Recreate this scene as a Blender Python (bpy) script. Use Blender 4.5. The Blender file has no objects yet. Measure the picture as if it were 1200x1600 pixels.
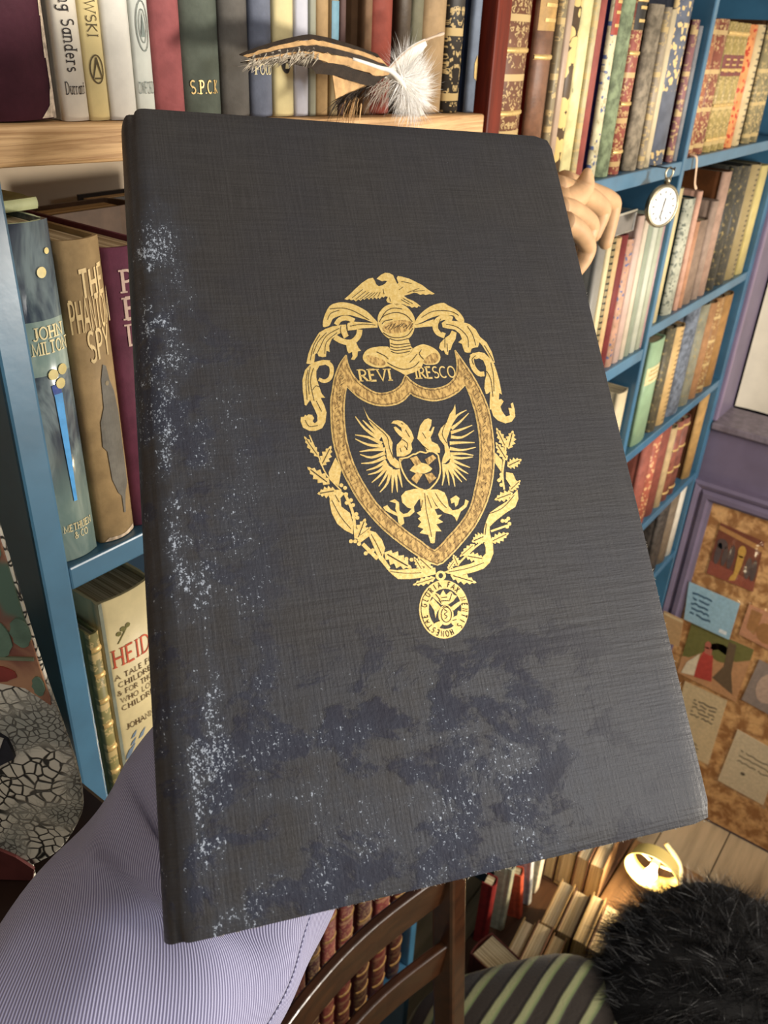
import bpy, bmesh, math, random
import numpy as np
from mathutils import Vector, Matrix
from mathutils.geometry import tessellate_polygon

# ---------------------------------------------------------------- camera, light, exposure
S = bpy.context.scene
C = S.collection
ZC = 1.75                      # height of the lens above the floor
RV = Vector((0.60487827, -0.79512847, 0.04350847))
UV_ = Vector((0.37563509, 0.33308021, 0.86484441))
FW = Vector((0.70215422, 0.50678228, -0.50015114))
cam_d = bpy.data.cameras.new('camera'); cam = bpy.data.objects.new('camera', cam_d); C.objects.link(cam)
cam.matrix_world = Matrix(((RV.x, UV_.x, -FW.x, 0), (RV.y, UV_.y, -FW.y, 0), (RV.z, UV_.z, -FW.z, ZC), (0, 0, 0, 1)))
cam_d.sensor_fit = 'VERTICAL'; cam_d.sensor_height = 36.0; cam_d.lens = 36.0 * 1305 / 1600
cam_d.clip_start = 0.01
cam_d.dof.use_dof = True; cam_d.dof.focus_distance = 0.40; cam_d.dof.aperture_fstop = 22
S.camera = cam
S.view_settings.view_transform = 'Standard'; S.view_settings.look = 'None'
S.view_settings.gamma = 1.0; S.view_settings.use_curve_mapping = False
S.view_settings.exposure = 0.0
W_ = bpy.data.worlds.new('room_light'); S.world = W_; W_.use_nodes = True
W_.node_tree.nodes['Background'].inputs[0].default_value = (1.0, 0.93, 0.84, 1)
W_.node_tree.nodes['Background'].inputs[1].default_value = 0.42

def area(name, loc, aim, size, power, col):
    d = bpy.data.lights.new(name, 'AREA'); d.shape = 'DISK'; d.size = size; d.energy = power; d.color = col
    o = bpy.data.objects.new(name, d); C.objects.link(o); o.location = loc
    o.rotation_euler = (Vector(aim) - Vector(loc)).to_track_quat('-Z', 'Y').to_euler()
    return o
area('room_lamp_light', (1.12, -0.95, ZC - 0.30), (0.80, 0.41, ZC - 0.2), 0.26, 27, (1.0, 0.92, 0.81))
area('overhead_fill', (0.45, -0.85, ZC + 0.85), (0.6, 0.2, ZC - 0.4), 0.5, 6, (1.0, 0.95, 0.9))  # added fill from above for the folio cover; no ceiling fitting exists
area('cool_sleeve_fill', (0.30, -0.55, ZC + 0.12), (0.22, 0.20, ZC - 0.30), 0.14, 3.0, (0.92, 0.94, 1.0))  # added cool fill close to the lens for the sleeve; no window there

# ---------------------------------------------------------------- helpers
def lin(h):
    if not isinstance(h, str): return tuple(h)
    h = h.lstrip('#'); v = [int(h[i:i+2], 16)/255 for i in (0, 2, 4)]
    return tuple(c/12.92 if c <= .04045 else ((c+.055)/1.055)**2.4 for c in v)

def nod(m, t, **kw):
    n = m.node_tree.nodes.new(t)
    for k, v in kw.items():
        if k.startswith('i_'):
            n.inputs[int(k[2:]) if k[2:].isdigit() else k[2:].replace('_', ' ')].default_value = v
        else: setattr(n, k, v)
    return n
def lk(m, a, b): m.node_tree.links.new(a, b)
def math_n(m, op, a, b=None, c=None, clamp=False):
    n = nod(m, 'ShaderNodeMath', operation=op); n.use_clamp = clamp
    for i, v in enumerate((a, b, c)):
        if v is None: continue
        if isinstance(v, (int, float)): n.inputs[i].default_value = v
        else: lk(m, v, n.inputs[i])
    return n.outputs[0]
def mix_c(m, f, a, b):
    n = nod(m, 'ShaderNodeMix', data_type='RGBA')
    if isinstance(f, (int, float)): n.inputs[0].default_value = f
    else: lk(m, f, n.inputs[0])
    for i, v in ((6, a), (7, b)):
        if isinstance(v, tuple): n.inputs[i].default_value = (*v[:3], 1)
        else: lk(m, v, n.inputs[i])
    return n.outputs[2]
def ramp(m, f, a, b):       # smooth 0..1 step between a and b
    n = nod(m, 'ShaderNodeMapRange', interpolation_type='SMOOTHSTEP'); n.inputs[1].default_value = a; n.inputs[2].default_value = b
    lk(m, f, n.inputs[0]); return n.outputs[0]
def noise(m, vec, scale, detail=3, rough=.55, dist=0):
    n = nod(m, 'ShaderNodeTexNoise'); n.inputs['Scale'].default_value = scale; n.inputs['Detail'].default_value = detail
    n.inputs['Roughness'].default_value = rough; n.inputs['Distortion'].default_value = dist
    if vec is not None: lk(m, vec, n.inputs['Vector'])
    return n.outputs[0]
def objco(m): return nod(m, 'ShaderNodeTexCoord').outputs['Object']
def scaled(m, v, s):
    n = nod(m, 'ShaderNodeMapping'); n.inputs['Scale'].default_value = s; lk(m, v, n.inputs[0]); return n.outputs[0]
def bump(m, h, strength, dist=.001):
    n = nod(m, 'ShaderNodeBump'); n.inputs['Strength'].default_value = strength; n.inputs['Distance'].default_value = dist
    lk(m, h, n.inputs['Height']); return n.outputs[0]
def base(name):
    m = bpy.data.materials.new(name); m.use_nodes = True
    return m, m.node_tree.nodes['Principled BSDF']
MC = {}
def mat(name, col, rough=.7, metal=0, var=.25, scale=60, bumps=.15, spec=.3, coat=0, stretch=(1, 1, 1)):
    key = (name, col, rough, metal, var, scale)
    if key in MC: return MC[key]
    m, b = base(name); c = lin(col); v = scaled(m, objco(m), stretch)
    n = noise(m, v, scale, 5, .6)
    f = ramp(m, n, .3, .7)
    lk(m, mix_c(m, f, tuple(x*(1-var) for x in c), tuple(min(1, x*(1+var*.6)) for x in c)), b.inputs['Base Color'])
    b.inputs['Roughness'].default_value = rough; b.inputs['Metallic'].default_value = metal
    b.inputs['Specular IOR Level'].default_value = spec
    if coat: b.inputs['Coat Weight'].default_value = coat; b.inputs['Coat Roughness'].default_value = .12
    if bumps: lk(m, bump(m, noise(m, v, scale*6, 3), bumps, .0006), b.inputs['Normal'])
    MC[key] = m; return m

def obj(name, verts, faces, m, parent=None, smooth=False, mids=None):
    me = bpy.data.meshes.new(name); me.from_pydata([tuple(v) for v in verts], [], [tuple(f) for f in faces]); me.update()
    o = bpy.data.objects.new(name, me); C.objects.link(o)
    for mm in (m if isinstance(m, (list, tuple)) else [m]): me.materials.append(mm)
    if mids is not None: me.polygons.foreach_set('material_index', mids)
    if smooth: me.polygons.foreach_set('use_smooth', [True]*len(me.polygons))
    if parent: o.parent = parent
    return o
def recalc(o):
    bm = bmesh.new(); bm.from_mesh(o.data); bmesh.ops.recalc_face_normals(bm, faces=bm.faces); bm.to_mesh(o.data); bm.free(); return o
def thing(name, label, cat, loc=(0, 0, 0), group=None, rot=None):
    o = bpy.data.objects.new(name, None); o.empty_display_size = .02; C.objects.link(o); o.location = loc
    if rot is not None: o.rotation_euler = rot
    return tag(o, label, cat, group)
def tag(o, label, cat, group=None):
    o['label'] = label; o['category'] = cat
    if group: o['group'] = group
    return o
def struct(o): o['kind'] = 'structure'; return o
def bev(o, w=.002, seg=2):
    d = o.modifiers.new('bevel', 'BEVEL'); d.width = w; d.segments = seg; d.limit_method = 'ANGLE'; return o
def box(name, lo, hi, m, parent=None, bevel=0):
    x0, y0, z0 = lo; x1, y1, z1 = hi
    v = [(x0, y0, z0), (x1, y0, z0), (x1, y1, z0), (x0, y1, z0), (x0, y0, z1), (x1, y0, z1), (x1, y1, z1), (x0, y1, z1)]
    f = [(0, 3, 2, 1), (4, 5, 6, 7), (0, 1, 5, 4), (1, 2, 6, 5), (2, 3, 7, 6), (3, 0, 4, 7)]
    o = obj(name, v, f, m, parent)
    if bevel: bev(o, bevel)
    return o
def tube_v(path, radii, seg=10, squash=1.0, cap=True):
    P = [Vector(p) for p in path]; n = len(P); vs = []; fs = []
    if isinstance(radii, (int, float)): radii = [radii]*n
    up = Vector((0, 0, 1)); t0 = (P[1]-P[0]).normalized()
    a = t0.cross(up); a = a.normalized() if a.length > 1e-4 else Vector((1, 0, 0))
    for i in range(n):
        t = (P[min(i+1, n-1)]-P[max(i-1, 0)]).normalized()
        a = (a - t*a.dot(t)).normalized(); b = t.cross(a)
        for k in range(seg):
            an = 2*math.pi*k/seg; vs.append(P[i]+a*(radii[i]*math.cos(an))+b*(radii[i]*squash*math.sin(an)))
    for i in range(n-1):
        for k in range(seg):
            k2 = (k+1) % seg; fs.append((i*seg+k, i*seg+k2, (i+1)*seg+k2, (i+1)*seg+k))
    if cap: fs.append(tuple(range(seg-1, -1, -1))); fs.append(tuple((n-1)*seg+k for k in range(seg)))
    return vs, fs
def tube(name, path, radii, m, parent=None, seg=10, **kw):
    v, f = tube_v(path, radii, seg, **kw); return recalc(obj(name, v, f, m, parent, True))
def lathe_v(prof, seg=32):
    vs = []; fs = []; n = len(prof)
    for i, (r_, z) in enumerate(prof):
        for k in range(seg):
            a = 2*math.pi*k/seg; vs.append((r_*math.cos(a), r_*math.sin(a), z))
    for i in range(n-1):
        for k in range(seg):
            k2 = (k+1) % seg; fs.append((i*seg+k, i*seg+k2, (i+1)*seg+k2, (i+1)*seg+k))
    return vs, fs
def lathe(name, prof, m, parent=None, seg=32, mids=None):
    v, f = lathe_v(prof, seg); return obj(name, v, f, m, parent, True, mids)
def catmull(P, n=6):
    P = [Vector(p) for p in P]; out = []
    for i in range(len(P)-1):
        p0 = P[max(i-1, 0)]; p1 = P[i]; p2 = P[i+1]; p3 = P[min(i+2, len(P)-1)]
        for j in range(n):
            t = j/n; out.append(.5*((2*p1)+(p2-p0)*t+(2*p0-5*p1+4*p2-p3)*t*t+(3*p1-p0-3*p2+p3)*t**3))
    out.append(P[-1]); return out

# ---- a small lettering kit: capitals and a few small letters drawn as strokes
def A_(cx, cy, rx, ry, a0, a1, n=9):
    return [(cx+rx*math.cos(math.radians(a0+(a1-a0)*i/n)), cy+ry*math.sin(math.radians(a0+(a1-a0)*i/n))) for i in range(n+1)]
GL = {
 'A': (.75, [[(0, 0), (.37, 1), (.75, 0)], [(.14, .36), (.61, .36)]]),
 'B': (.62, [[(.08, 0), (.08, 1)], [(.08, 1)]+A_(.3, .76, .24, .24, 90, -90)+[(.08, .52)], [(.08, .52)]+A_(.32, .26, .28, .26, 90, -90)+[(.08, 0)]]),
 'C': (.7, [A_(.38, .5, .36, .5, 50, 310, 14)]),
 'D': (.7, [[(.08, 0), (.08, 1)], [(.08, 1)]+A_(.25, .5, .42, .5, 90, -90, 12)+[(.08, 0)]]),
 'E': (.56, [[(.08, 0), (.08, 1)], [(.08, 1), (.52, 1)], [(.08, .52), (.42, .52)], [(.08, 0), (.54, 0)]]),
 'F': (.54, [[(.08, 0), (.08, 1)], [(.08, 1), (.52, 1)], [(.08, .52), (.42, .52)]]),
 'G': (.76, [A_(.38, .5, .36, .5, 50, 340, 14)+[(.72, .42)], [(.45, .42), (.74, .42)]]),
 'H': (.7, [[(.08, 0), (.08, 1)], [(.62, 0), (.62, 1)], [(.08, .5), (.62, .5)]]),
 'I': (.26, [[(.13, 0), (.13, 1)]]),
 'J': (.4, [[(.3, 1), (.3, .2)]+A_(.12, .2, .18, .22, 0, -150)]),
 'K': (.66, [[(.08, 0), (.08, 1)], [(.6, 1), (.1, .48), (.64, 0)]]),
 'L': (.54, [[(.08, 1), (.08, 0), (.52, 0)]]),
 'M': (.86, [[(.06, 0), (.1, 1), (.43, .1), (.76, 1), (.8, 0)]]),
 'N': (.72, [[(.08, 0), (.08, 1), (.64, 0), (.64, 1)]]),
 'O': (.78, [A_(.39, .5, .36, .5, 0, 360, 20)]),
 'P': (.58, [[(.08, 0), (.08, 1)], [(.08, 1)]+A_(.28, .74, .26, .26, 90, -90)+[(.08, .48)]]),
 'R': (.64, [[(.08, 0), (.08, 1)], [(.08, 1)]+A_(.28, .74, .26, .26, 90, -90)+[(.08, .48)], [(.28, .48), (.62, 0)]]),
 'S': (.58, [A_(.29, .75, .24, .25, 40, 270, 10)+A_(.29, .25, .26, .25, 90, -140, 10)]),
 'T': (.64, [[(.32, 0), (.32, 1)], [(.02, 1), (.62, 1)]]),
 'U': (.7, [[(.08, 1), (.08, .3)]+A_(.35, .3, .27, .3, 180, 360)+[(.62, 1)]]),
 'V': (.72, [[(.02, 1), (.36, 0), (.7, 1)]]),
 'W': (1.0, [[(.02, 1), (.27, 0), (.5, .9), (.73, 0), (.98, 1)]]),
 'X': (.68, [[(.04, 1), (.64, 0)], [(.64, 1), (.04, 0)]]),
 'Y': (.66, [[(.02, 1), (.33, .5), (.64, 1)], [(.33, .5), (.33, 0)]]),
 '&': (.7, [[(.66, 0), (.2, .72)]+A_(.32, .8, .15, .19, 200, -40)+[(.12, .34)]+A_(.3, .22, .24, .22, 150, 330)+[(.66, .42)]]),
 '.': (.24, [[(.1, .0), (.1, .07)]]), ' ': (.35, []), '-': (.4, [[(.06, .4), (.34, .4)]]),
 'n': (.56, [[(.08, 0), (.08, .64)], [(.08, .45)]+A_(.28, .42, .2, .22, 150, 0)+[(.48, 0)]]),
 'i': (.24, [[(.12, 0), (.12, .64)], [(.12, .84), (.12, .9)]]),
 'g': (.56, [A_(.27, .4, .2, .22, 0, 360, 14), [(.47, .62), (.47, -.1)]+A_(.27, -.1, .2, .2, 0, -150)]),
 'a': (.54, [A_(.26, .3, .2, .3, 0, 360, 14), [(.46, .62), (.46, 0)]]),
 'd': (.56, [A_(.26, .3, .2, .3, 0, 360, 14), [(.46, 1), (.46, 0)]]),
 'e': (.52, [[(.06, .34), (.46, .34)]+A_(.26, .32, .2, .3, 0, 310, 14)]),
 'r': (.4, [[(.08, 0), (.08, .64)], [(.08, .42)]+A_(.26, .42, .18, .2, 160, 50)]),
 's': (.44, [A_(.22, .46, .16, .16, 40, 270, 8)+A_(.22, .15, .17, .15, 90, -140, 8)]),
 'u': (.56, [[(.08, .64), (.08, .22)]+A_(.27, .22, .19, .22, 180, 360)+[(.46, .64)], [(.46, .3), (.46, 0)]]),
 't': (.36, [[(.16, .9), (.16, .12), (.3, .02)], [(.02, .62), (.32, .62)]]),
 'h': (.56, [[(.08, 0), (.08, 1)], [(.08, .45)]+A_(.28, .42, .2, .22, 150, 0)+[(.48, 0)]]),
 'o': (.54, [A_(.27, .32, .21, .32, 0, 360, 14)]),
}
def ribbon(pts, w):
    P = [Vector((p[0], p[1], 0)) for p in pts]; n = len(P); v = []; f = []
    for i in range(n):
        if 0 < i < n-1:
            d1 = (P[i]-P[i-1]).normalized(); d2 = (P[i+1]-P[i]).normalized(); d = d1+d2
            d = d.normalized() if d.length > .2 else d2
            k = 1/max(.5, d.dot(d2))
        else: d = (P[min(i+1, n-1)]-P[max(i-1, 0)]).normalized(); k = 1
        nn = Vector((-d.y, d.x, 0))*(w/2*k); v += [P[i]+nn, P[i]-nn]
    for i in range(n-1): f.append((2*i, 2*i+1, 2*i+3, 2*i+2))
    return v, f
def letters(txt, weight=.14, serif=True, gap=.14):
    V = []; F = []; x = 0
    def put(pts, w):
        v, f = ribbon(pts, w); o = len(V); V.extend(v); F.extend([tuple(i+o for i in q) for q in f])
    for ch in txt:
        adv, sts = GL.get(ch, GL[' '])
        for s_ in sts:
            put([(p[0]+x, p[1]) for p in s_], weight*(.75 if len(s_) > 2 else 1))
            if serif:
                for e, q in ((s_[0], s_[1]), (s_[-1], s_[-2])):
                    dx, dy = abs(e[0]-q[0]), abs(e[1]-q[1])
                    if dy > .3 and dx < .5*dy: put([(e[0]+x-weight*1.1, e[1]), (e[0]+x+weight*1.1, e[1])], weight*.5)
        x += adv+gap
    return [(v.x, v.y) for v in V], F, x-gap

# ---------------------------------------------------------------- tables (metres)
EMBLEM = {
 'crest_eagle': [
  ('g',(9265,23462,9554,23701,9840,23969,10183,24266,10515,24486,10746,24542,10816,24380,10837,24218,10941,24111,11124,24166,11263,24249,11388,24386,11291,24401,11136,24367,11046,24420,10910,24490,11029,24600,11173,24711,11365,24806,11562,24787,11719,24690,11759,24499,11804,24335,11833,24226,11899,24308,11869,24418,11860,24554,11938,24649,12133,24612,12468,24506,12787,24316,13016,24181,13228,23962,13518,23744,13380,23699,13258,23726,13068,23676,12951,23725,12816,23686,12679,23768,12532,23794,12314,23712,12102,23657,12022,23629,12171,23494,12402,23386,12578,23251,12723,23089,12600,23105,12532,23019,12417,23073,12282,23025,12197,23106,12049,23117,12009,23171,11870,23225,11740,23198,11605,23144,11472,23225,11328,23252,11190,23305,11160,23412,11264,23573,11147,23610,11059,23535,10995,23589,10874,23465,10815,23545,10727,23465,10645,23556,10553,23449,10487,23545,10380,23438,10299,23533,10159,23427,10098,23490,9980,23374,9897,23448,9759,23347,9678,23437,9551,23400,9491,23468,9387,23420),[]),
  ('d',(9625,23506,10182,23934,10170,23955,9613,23526),[]),
  ('d',(9782,23437,10314,23854,10302,23875,9770,23458),[]),
  ('d',(9975,23437,10451,23801,10440,23822,9963,23458),[]),
  ('d',(10176,23480,10593,23775,10583,23796,10165,23501),[]),
  ('d',(10376,23507,10717,23776,10705,23796,10364,23528),[]),
  ('d',(10575,23525,10844,23794,10829,23812,10560,23543),[]),
  ('d',(10802,23550,10971,23808,10952,23820,10782,23562),[]),
  ('d',(12231,23780,12831,24002,12828,24027,12227,23806),[]),
  ('d',(12491,23835,13062,23892,13065,23920,12494,23862),[]),
  ('d',(12031,24351,12516,24246,12526,24273,12041,24378),[]),
  ('d',(11858,23916,12090,24081,12079,24102,11847,23938),[]),
  ('d',(11962,23482,12362,23213,12379,23236,11979,23506),[]),
  ('d',(11852,23428,12206,23186,12223,23209,11869,23452),[]),
  ('d',(11102,23974,11102,23704,11128,23710,11127,23979),[]),
  ('d',(11320,23543,11330,23329,11356,23335,11346,23550),[]),
 ],
 'helmet': [
  ('g',(10577,22223,10583,22372,10610,22538,10671,22687,10759,22827,10871,22956,10998,23065,11129,23143,11269,23198,11421,23236,11576,23251,11726,23238,11864,23198,11982,23129,12083,23036,12169,22922,12237,22795,12285,22666,12310,22527,12303,22371,12273,22208,12225,22046,12161,21892,12079,21751,11986,21631,11890,21542,11783,21477,11659,21429,11523,21403,11378,21404,11234,21423,11099,21447,10978,21489,10875,21559,10788,21648,10715,21749,10657,21857,10620,21965,10598,22066,10582,22138),[]),
  ('g',(10963,21541,11818,21528,11852,21319,11885,21110,11939,21005,11776,20801,11529,20662,11253,20617,11011,20751,10830,20898,10921,21179),[]),
  ('g',(9605,20644,9655,20771,9743,20895,9861,20993,10011,21068,10207,21114,10406,21137,10565,21141,10694,21132,10792,21130,10858,21103,10875,21007,10893,20897,10964,20819,11059,20750,11163,20671,11277,20616,11399,20622,11529,20662,11672,20727,11803,20811,11881,20915,11951,21015,12045,21081,12161,21131,12308,21189,12476,21214,12666,21159,12845,21066,12980,20968,13077,20852,13135,20710,13143,20563,13085,20423,12990,20307,12896,20242,12771,20209,12566,20205,12376,20219,12302,20260,12263,20274,12217,20187,12149,20071,12022,19979,11870,19900,11710,19847,11560,19807,11448,19764,11354,19748,11272,19795,11184,19869,11060,19947,10925,20029,10795,20122,10666,20188,10545,20167,10416,20129,10252,20130,10087,20153,9945,20197,9822,20261,9717,20345,9641,20442,9603,20539),[]),
  ('t',(12191,22184,12161,22099,12082,22013,11961,21933,11806,21863,11627,21808,11438,21772,11250,21758,11077,21765,10930,21795,10819,21843,10751,21908,10731,21985,10759,22069,10835,22153,10953,22234,11106,22304,11284,22360,11473,22397,11663,22413,11838,22406,11988,22377,12102,22328,12171,22262),[]),
  ('t',(9807,20716,9885,20732,9996,20712,10125,20666,10263,20604,10408,20542,10526,20471,10573,20377,10565,20292,10495,20243,10385,20221,10247,20224,10105,20253,9986,20311,9891,20385,9831,20459,9800,20539,9786,20637),[]),
  ('t',(12308,20376,12384,20474,12497,20578,12611,20663,12727,20729,12839,20771,12937,20777,13008,20725,13050,20644,13053,20554,13022,20462,12957,20378,12866,20310,12755,20277,12633,20264,12500,20258,12386,20271,12320,20311),[]),
  ('d',(10658,22318,10708,22390,10782,22489,10871,22574,10980,22637,11109,22688,11236,22728,11353,22757,11467,22773,11582,22768,11707,22739,11835,22689,11944,22620,12032,22517,12104,22393,12153,22304,12185,22327,12135,22416,12062,22542,11969,22651,11855,22723,11723,22775,11593,22805,11472,22810,11353,22793,11233,22764,11104,22723,10971,22670,10854,22603,10759,22511,10682,22408,10632,22337),[]),
  ('d',(10769,22475,10844,22577,10952,22720,11067,22839,11182,22912,11305,22964,11430,22992,11569,22988,11711,22960,11812,22938,11825,22975,11724,22997,11579,23025,11434,23030,11301,22999,11171,22945,11048,22866,10928,22742,10818,22597,10743,22494),[]),
  ('d',(10708,21789,10783,21728,10893,21643,11013,21575,11135,21540,11267,21525,11401,21527,11543,21545,11689,21582,11826,21644,11953,21756,12067,21891,12145,21987,12119,22008,12042,21912,11931,21780,11811,21674,11684,21616,11543,21581,11405,21563,11275,21561,11148,21576,11030,21609,10915,21674,10807,21759,10732,21820),[]),
  ('d',(10759,22211,10797,22254,10853,22313,10925,22361,11039,22389,11176,22408,11275,22420,11277,22457,11178,22445,11040,22425,10918,22395,10835,22341,10774,22277,10736,22233),[]),
  ('d',(10639,20351,10712,20294,10819,20212,10938,20139,11066,20078,11206,20024,11354,19999,11513,20014,11677,20057,11823,20116,11948,20200,12052,20299,12123,20369,12101,20392,12031,20323,11930,20227,11812,20147,11672,20091,11513,20049,11361,20034,11220,20059,11083,20111,10958,20171,10841,20243,10735,20323,10662,20381),[]),
  ('d',(10255,20868,10353,20811,10489,20731,10599,20658,10657,20598,10690,20544,10711,20506,10741,20527,10720,20566,10684,20623,10622,20687,10510,20762,10373,20843,10275,20900),[]),
  ('d',(12073,20754,12007,20685,11913,20588,11828,20502,11758,20440,11696,20389,11653,20354,11672,20327,11715,20362,11778,20414,11849,20478,11935,20564,12029,20662,12096,20731),[]),
  ('d',(12344,20491,12296,20561,12232,20658,12201,20744,12228,20813,12288,20884,12334,20935,12311,20957,12264,20905,12199,20828,12165,20737,12200,20637,12265,20537,12314,20467),[]),
  ('d',(10955,21265,11015,21238,11107,21202,11237,21182,11437,21195,11672,21226,11841,21249,11843,21285,11674,21262,11440,21231,11244,21218,11121,21237,11033,21272,10973,21299),[]),
  ('d',(10921,21137,10981,21106,11075,21064,11211,21042,11428,21063,11684,21103,11868,21134,11869,21170,11685,21139,11430,21098,11218,21078,11089,21099,11000,21139,10940,21170),[]),
  ('d',(10895,20998,10955,20969,11048,20929,11186,20909,11409,20929,11675,20969,11867,20999,11868,21035,11677,21005,11411,20965,11192,20945,11062,20964,10973,21002,10914,21031),[]),
  ('d',(10907,20880,10973,20844,11074,20796,11208,20769,11404,20788,11630,20830,11791,20861,11791,20896,11630,20865,11405,20824,11215,20805,11089,20830,10992,20877,10927,20913),[]),
  ('d',(10950,21498,11040,21460,11173,21409,11324,21382,11505,21404,11700,21450,11839,21484,11837,21520,11699,21485,11505,21440,11331,21419,11187,21445,11057,21495,10967,21532),[]),
  ('d',(10862,21999,11076,22154,11062,22179,10848,22024),[]),
  ('d',(10992,21948,11230,22230,11209,22249,10971,21966),[]),
  ('d',(11128,21943,11370,22242,11348,22260,11106,21960),[]),
  ('d',(11270,21986,11488,22152,11473,22177,11256,22010),[]),
  ('d',(11418,22041,11637,22209,11622,22234,11403,22065),[]),
  ('d',(11559,22053,11783,22245,11767,22268,11542,22076),[]),
  ('d',(11687,22007,11903,22154,11890,22180,11674,22033),[]),
  ('d',(11817,21949,12052,22193,12033,22213,11797,21970),[]),
  ('d',(11952,21929,12204,22251,12182,22268,11930,21945),[]),
 ],
 'mantling': [
  ('g',(10567,22302,10510,22406,10416,22539,10308,22699,10181,22856,10035,22971,9880,23067,9729,23155,9570,23225,9387,23277,9201,23304,9027,23300,8862,23268,8702,23215,8555,23122,8423,22953,8310,22759,8218,22574,8151,22399,8110,22236,8107,22118,8169,22095,8255,22116,8334,22144,8407,22192,8458,22263,8501,22345,8542,22425,8596,22499,8689,22555,8801,22601,8917,22640,9048,22667,9211,22682,9382,22676,9541,22630,9698,22570,9860,22518,10016,22463,10155,22397,10282,22330,10406,22264,10505,22224,10559,22241),[]),
  ('g',(10558,22250,10523,22057,10135,22045,9796,22023,9450,21949,9162,21927,9149,22133,9222,22287,9425,22363,9706,22335,10085,22306,10369,22277),[]),
  ('g',(9581,21988,9559,21908,9530,21807,9492,21726,9429,21651,9346,21571,9271,21520,9209,21498,9135,21492,9057,21497,8980,21514,8902,21543,8828,21580,8753,21631,8679,21692,8626,21737,8456,21520,8510,21473,8592,21406,8685,21344,8778,21297,8880,21258,8987,21235,9098,21228,9219,21239,9349,21285,9475,21371,9591,21480,9691,21603,9760,21743,9799,21873,9822,21956),[]),
  ('g',(8859,22204,8849,22114,8837,21979,8838,21836,8868,21709,8909,21607,8937,21542,9192,21699,9165,21762,9132,21845,9112,21919,9113,22013,9125,22131,9135,22219),[]),
  ('g',(8774,22153,8821,22220,8883,22303,8942,22358,9012,22391,9102,22414,9183,22418,9275,22387,9380,22328,9458,22282,9590,22496,9510,22543,9388,22610,9250,22655,9109,22650,8975,22615,8848,22553,8739,22453,8658,22346,8609,22276),[]),
  ('g',(8875,22187,8539,22139,8193,22015,7888,21840,7742,21640,7475,21242,7279,20846,7131,20405,7298,20376,7467,20446,7573,20840,7672,20888,7694,20738,7869,20684,8010,20706,8076,20980,8206,20927,8230,21228,8394,21529,8660,21728,8863,21828),[]),
  ('d',(8799,22048,8629,21964,8390,21841,8179,21695,8029,21512,7909,21309,7813,21142,7741,21028,7692,20948,7660,20895,7683,20881,7715,20934,7764,21014,7836,21128,7932,21296,8050,21496,8195,21673,8401,21815,8637,21936,8807,22020),[]),
  ('d',(8669,21842,8515,21729,8301,21566,8128,21389,8040,21187,7996,20978,7970,20832,7997,20831,8023,20976,8067,21182,8150,21373,8317,21543,8529,21705,8683,21818),[]),
  ('d',(7908,21747,7812,21625,7677,21446,7554,21245,7455,21001,7370,20737,7311,20551,7337,20545,7396,20731,7481,20994,7578,21234,7699,21431,7832,21607,7928,21730),[]),
  ('d',(8203,21847,8083,21734,7914,21570,7761,21395,7642,21198,7540,20992,7470,20847,7494,20837,7564,20981,7665,21186,7782,21379,7932,21550,8099,21712,8219,21825),[]),
  ('d',(8529,22950,8681,22971,8896,22997,9102,23001,9268,22973,9426,22923,9595,22843,9809,22707,10035,22542,10194,22422,10214,22449,10054,22568,9828,22735,9612,22872,9440,22953,9279,23004,9109,23032,8899,23028,8682,23002,8531,22981),[]),
  ('d',(8367,22444,8408,22529,8469,22647,8551,22746,8680,22812,8835,22863,8948,22897,8945,22927,8832,22893,8674,22841,8537,22770,8447,22662,8383,22540,8342,22454),[]),
  ('d',(9291,22116,9444,22147,9662,22189,9877,22214,10087,22204,10296,22177,10443,22157,10452,22188,10305,22209,10095,22236,9882,22245,9663,22220,9444,22178,9291,22147),[]),
  ('d',(8876,22138,8857,22072,8832,21977,8820,21877,8834,21771,8862,21665,8882,21591,8909,21604,8889,21678,8862,21782,8848,21882,8860,21976,8885,22068,8904,22133),[]),
  ('d',(9144,22132,9138,22048,9130,21929,9131,21820,9148,21734,9173,21661,9191,21611,9218,21626,9200,21676,9176,21747,9159,21828,9159,21933,9167,22050,9173,22134),[]),
  ('g',(8977,21240,9256,21362,9440,21334,9495,21103,9587,20949,9441,20927,9379,20700,9209,20528,9074,20556,9169,20705,9179,20907,9027,20834,8978,20961),[]),
  ('g',(8165,20528,7872,20560,7494,20470,7246,20328,7034,20113,6857,19680,6799,19198,6794,18863,6779,18553,6838,18503,6947,18641,7045,18757,7091,18564,7165,18322,7232,18034,7277,17890,7564,18019,7640,18158,7594,18495,7490,18835,7682,18828,7565,19025,7505,19367,7453,19758,7498,20051,7671,20292,7928,20335,8103,20281),[]),
  ('g',(7926,20339,7976,20307,8036,20266,8068,20227,8078,20171,8075,20085,8060,19995,8033,19903,7995,19814,7953,19750,7901,19707,7834,19674,7778,19661,7717,19676,7644,19717,7588,19750,7502,19614,7557,19576,7644,19523,7750,19494,7861,19511,7968,19558,8065,19633,8141,19737,8196,19854,8234,19971,8259,20088,8267,20210,8247,20331,8182,20428,8104,20490,8053,20527),[]),
  ('g',(7232,18034,7196,17800,7072,17712,6998,17809,7086,17947,7019,18092,6869,18122,6806,18054,6736,18114,6678,18023,6546,18019,6510,17833,6564,17550,6804,17397,7066,17383,7347,17486,7520,17737,7623,18111),[]),
  ('d',(7155,20113,7105,19986,7035,19799,6976,19579,6943,19296,6921,18982,6907,18761,6934,18763,6948,18984,6969,19297,7003,19577,7060,19793,7130,19978,7180,20105),[]),
  ('d',(7395,20206,7326,20051,7230,19826,7163,19572,7154,19265,7172,18933,7188,18700,7215,18705,7199,18939,7181,19269,7190,19572,7256,19819,7350,20042,7420,20196),[]),
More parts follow.
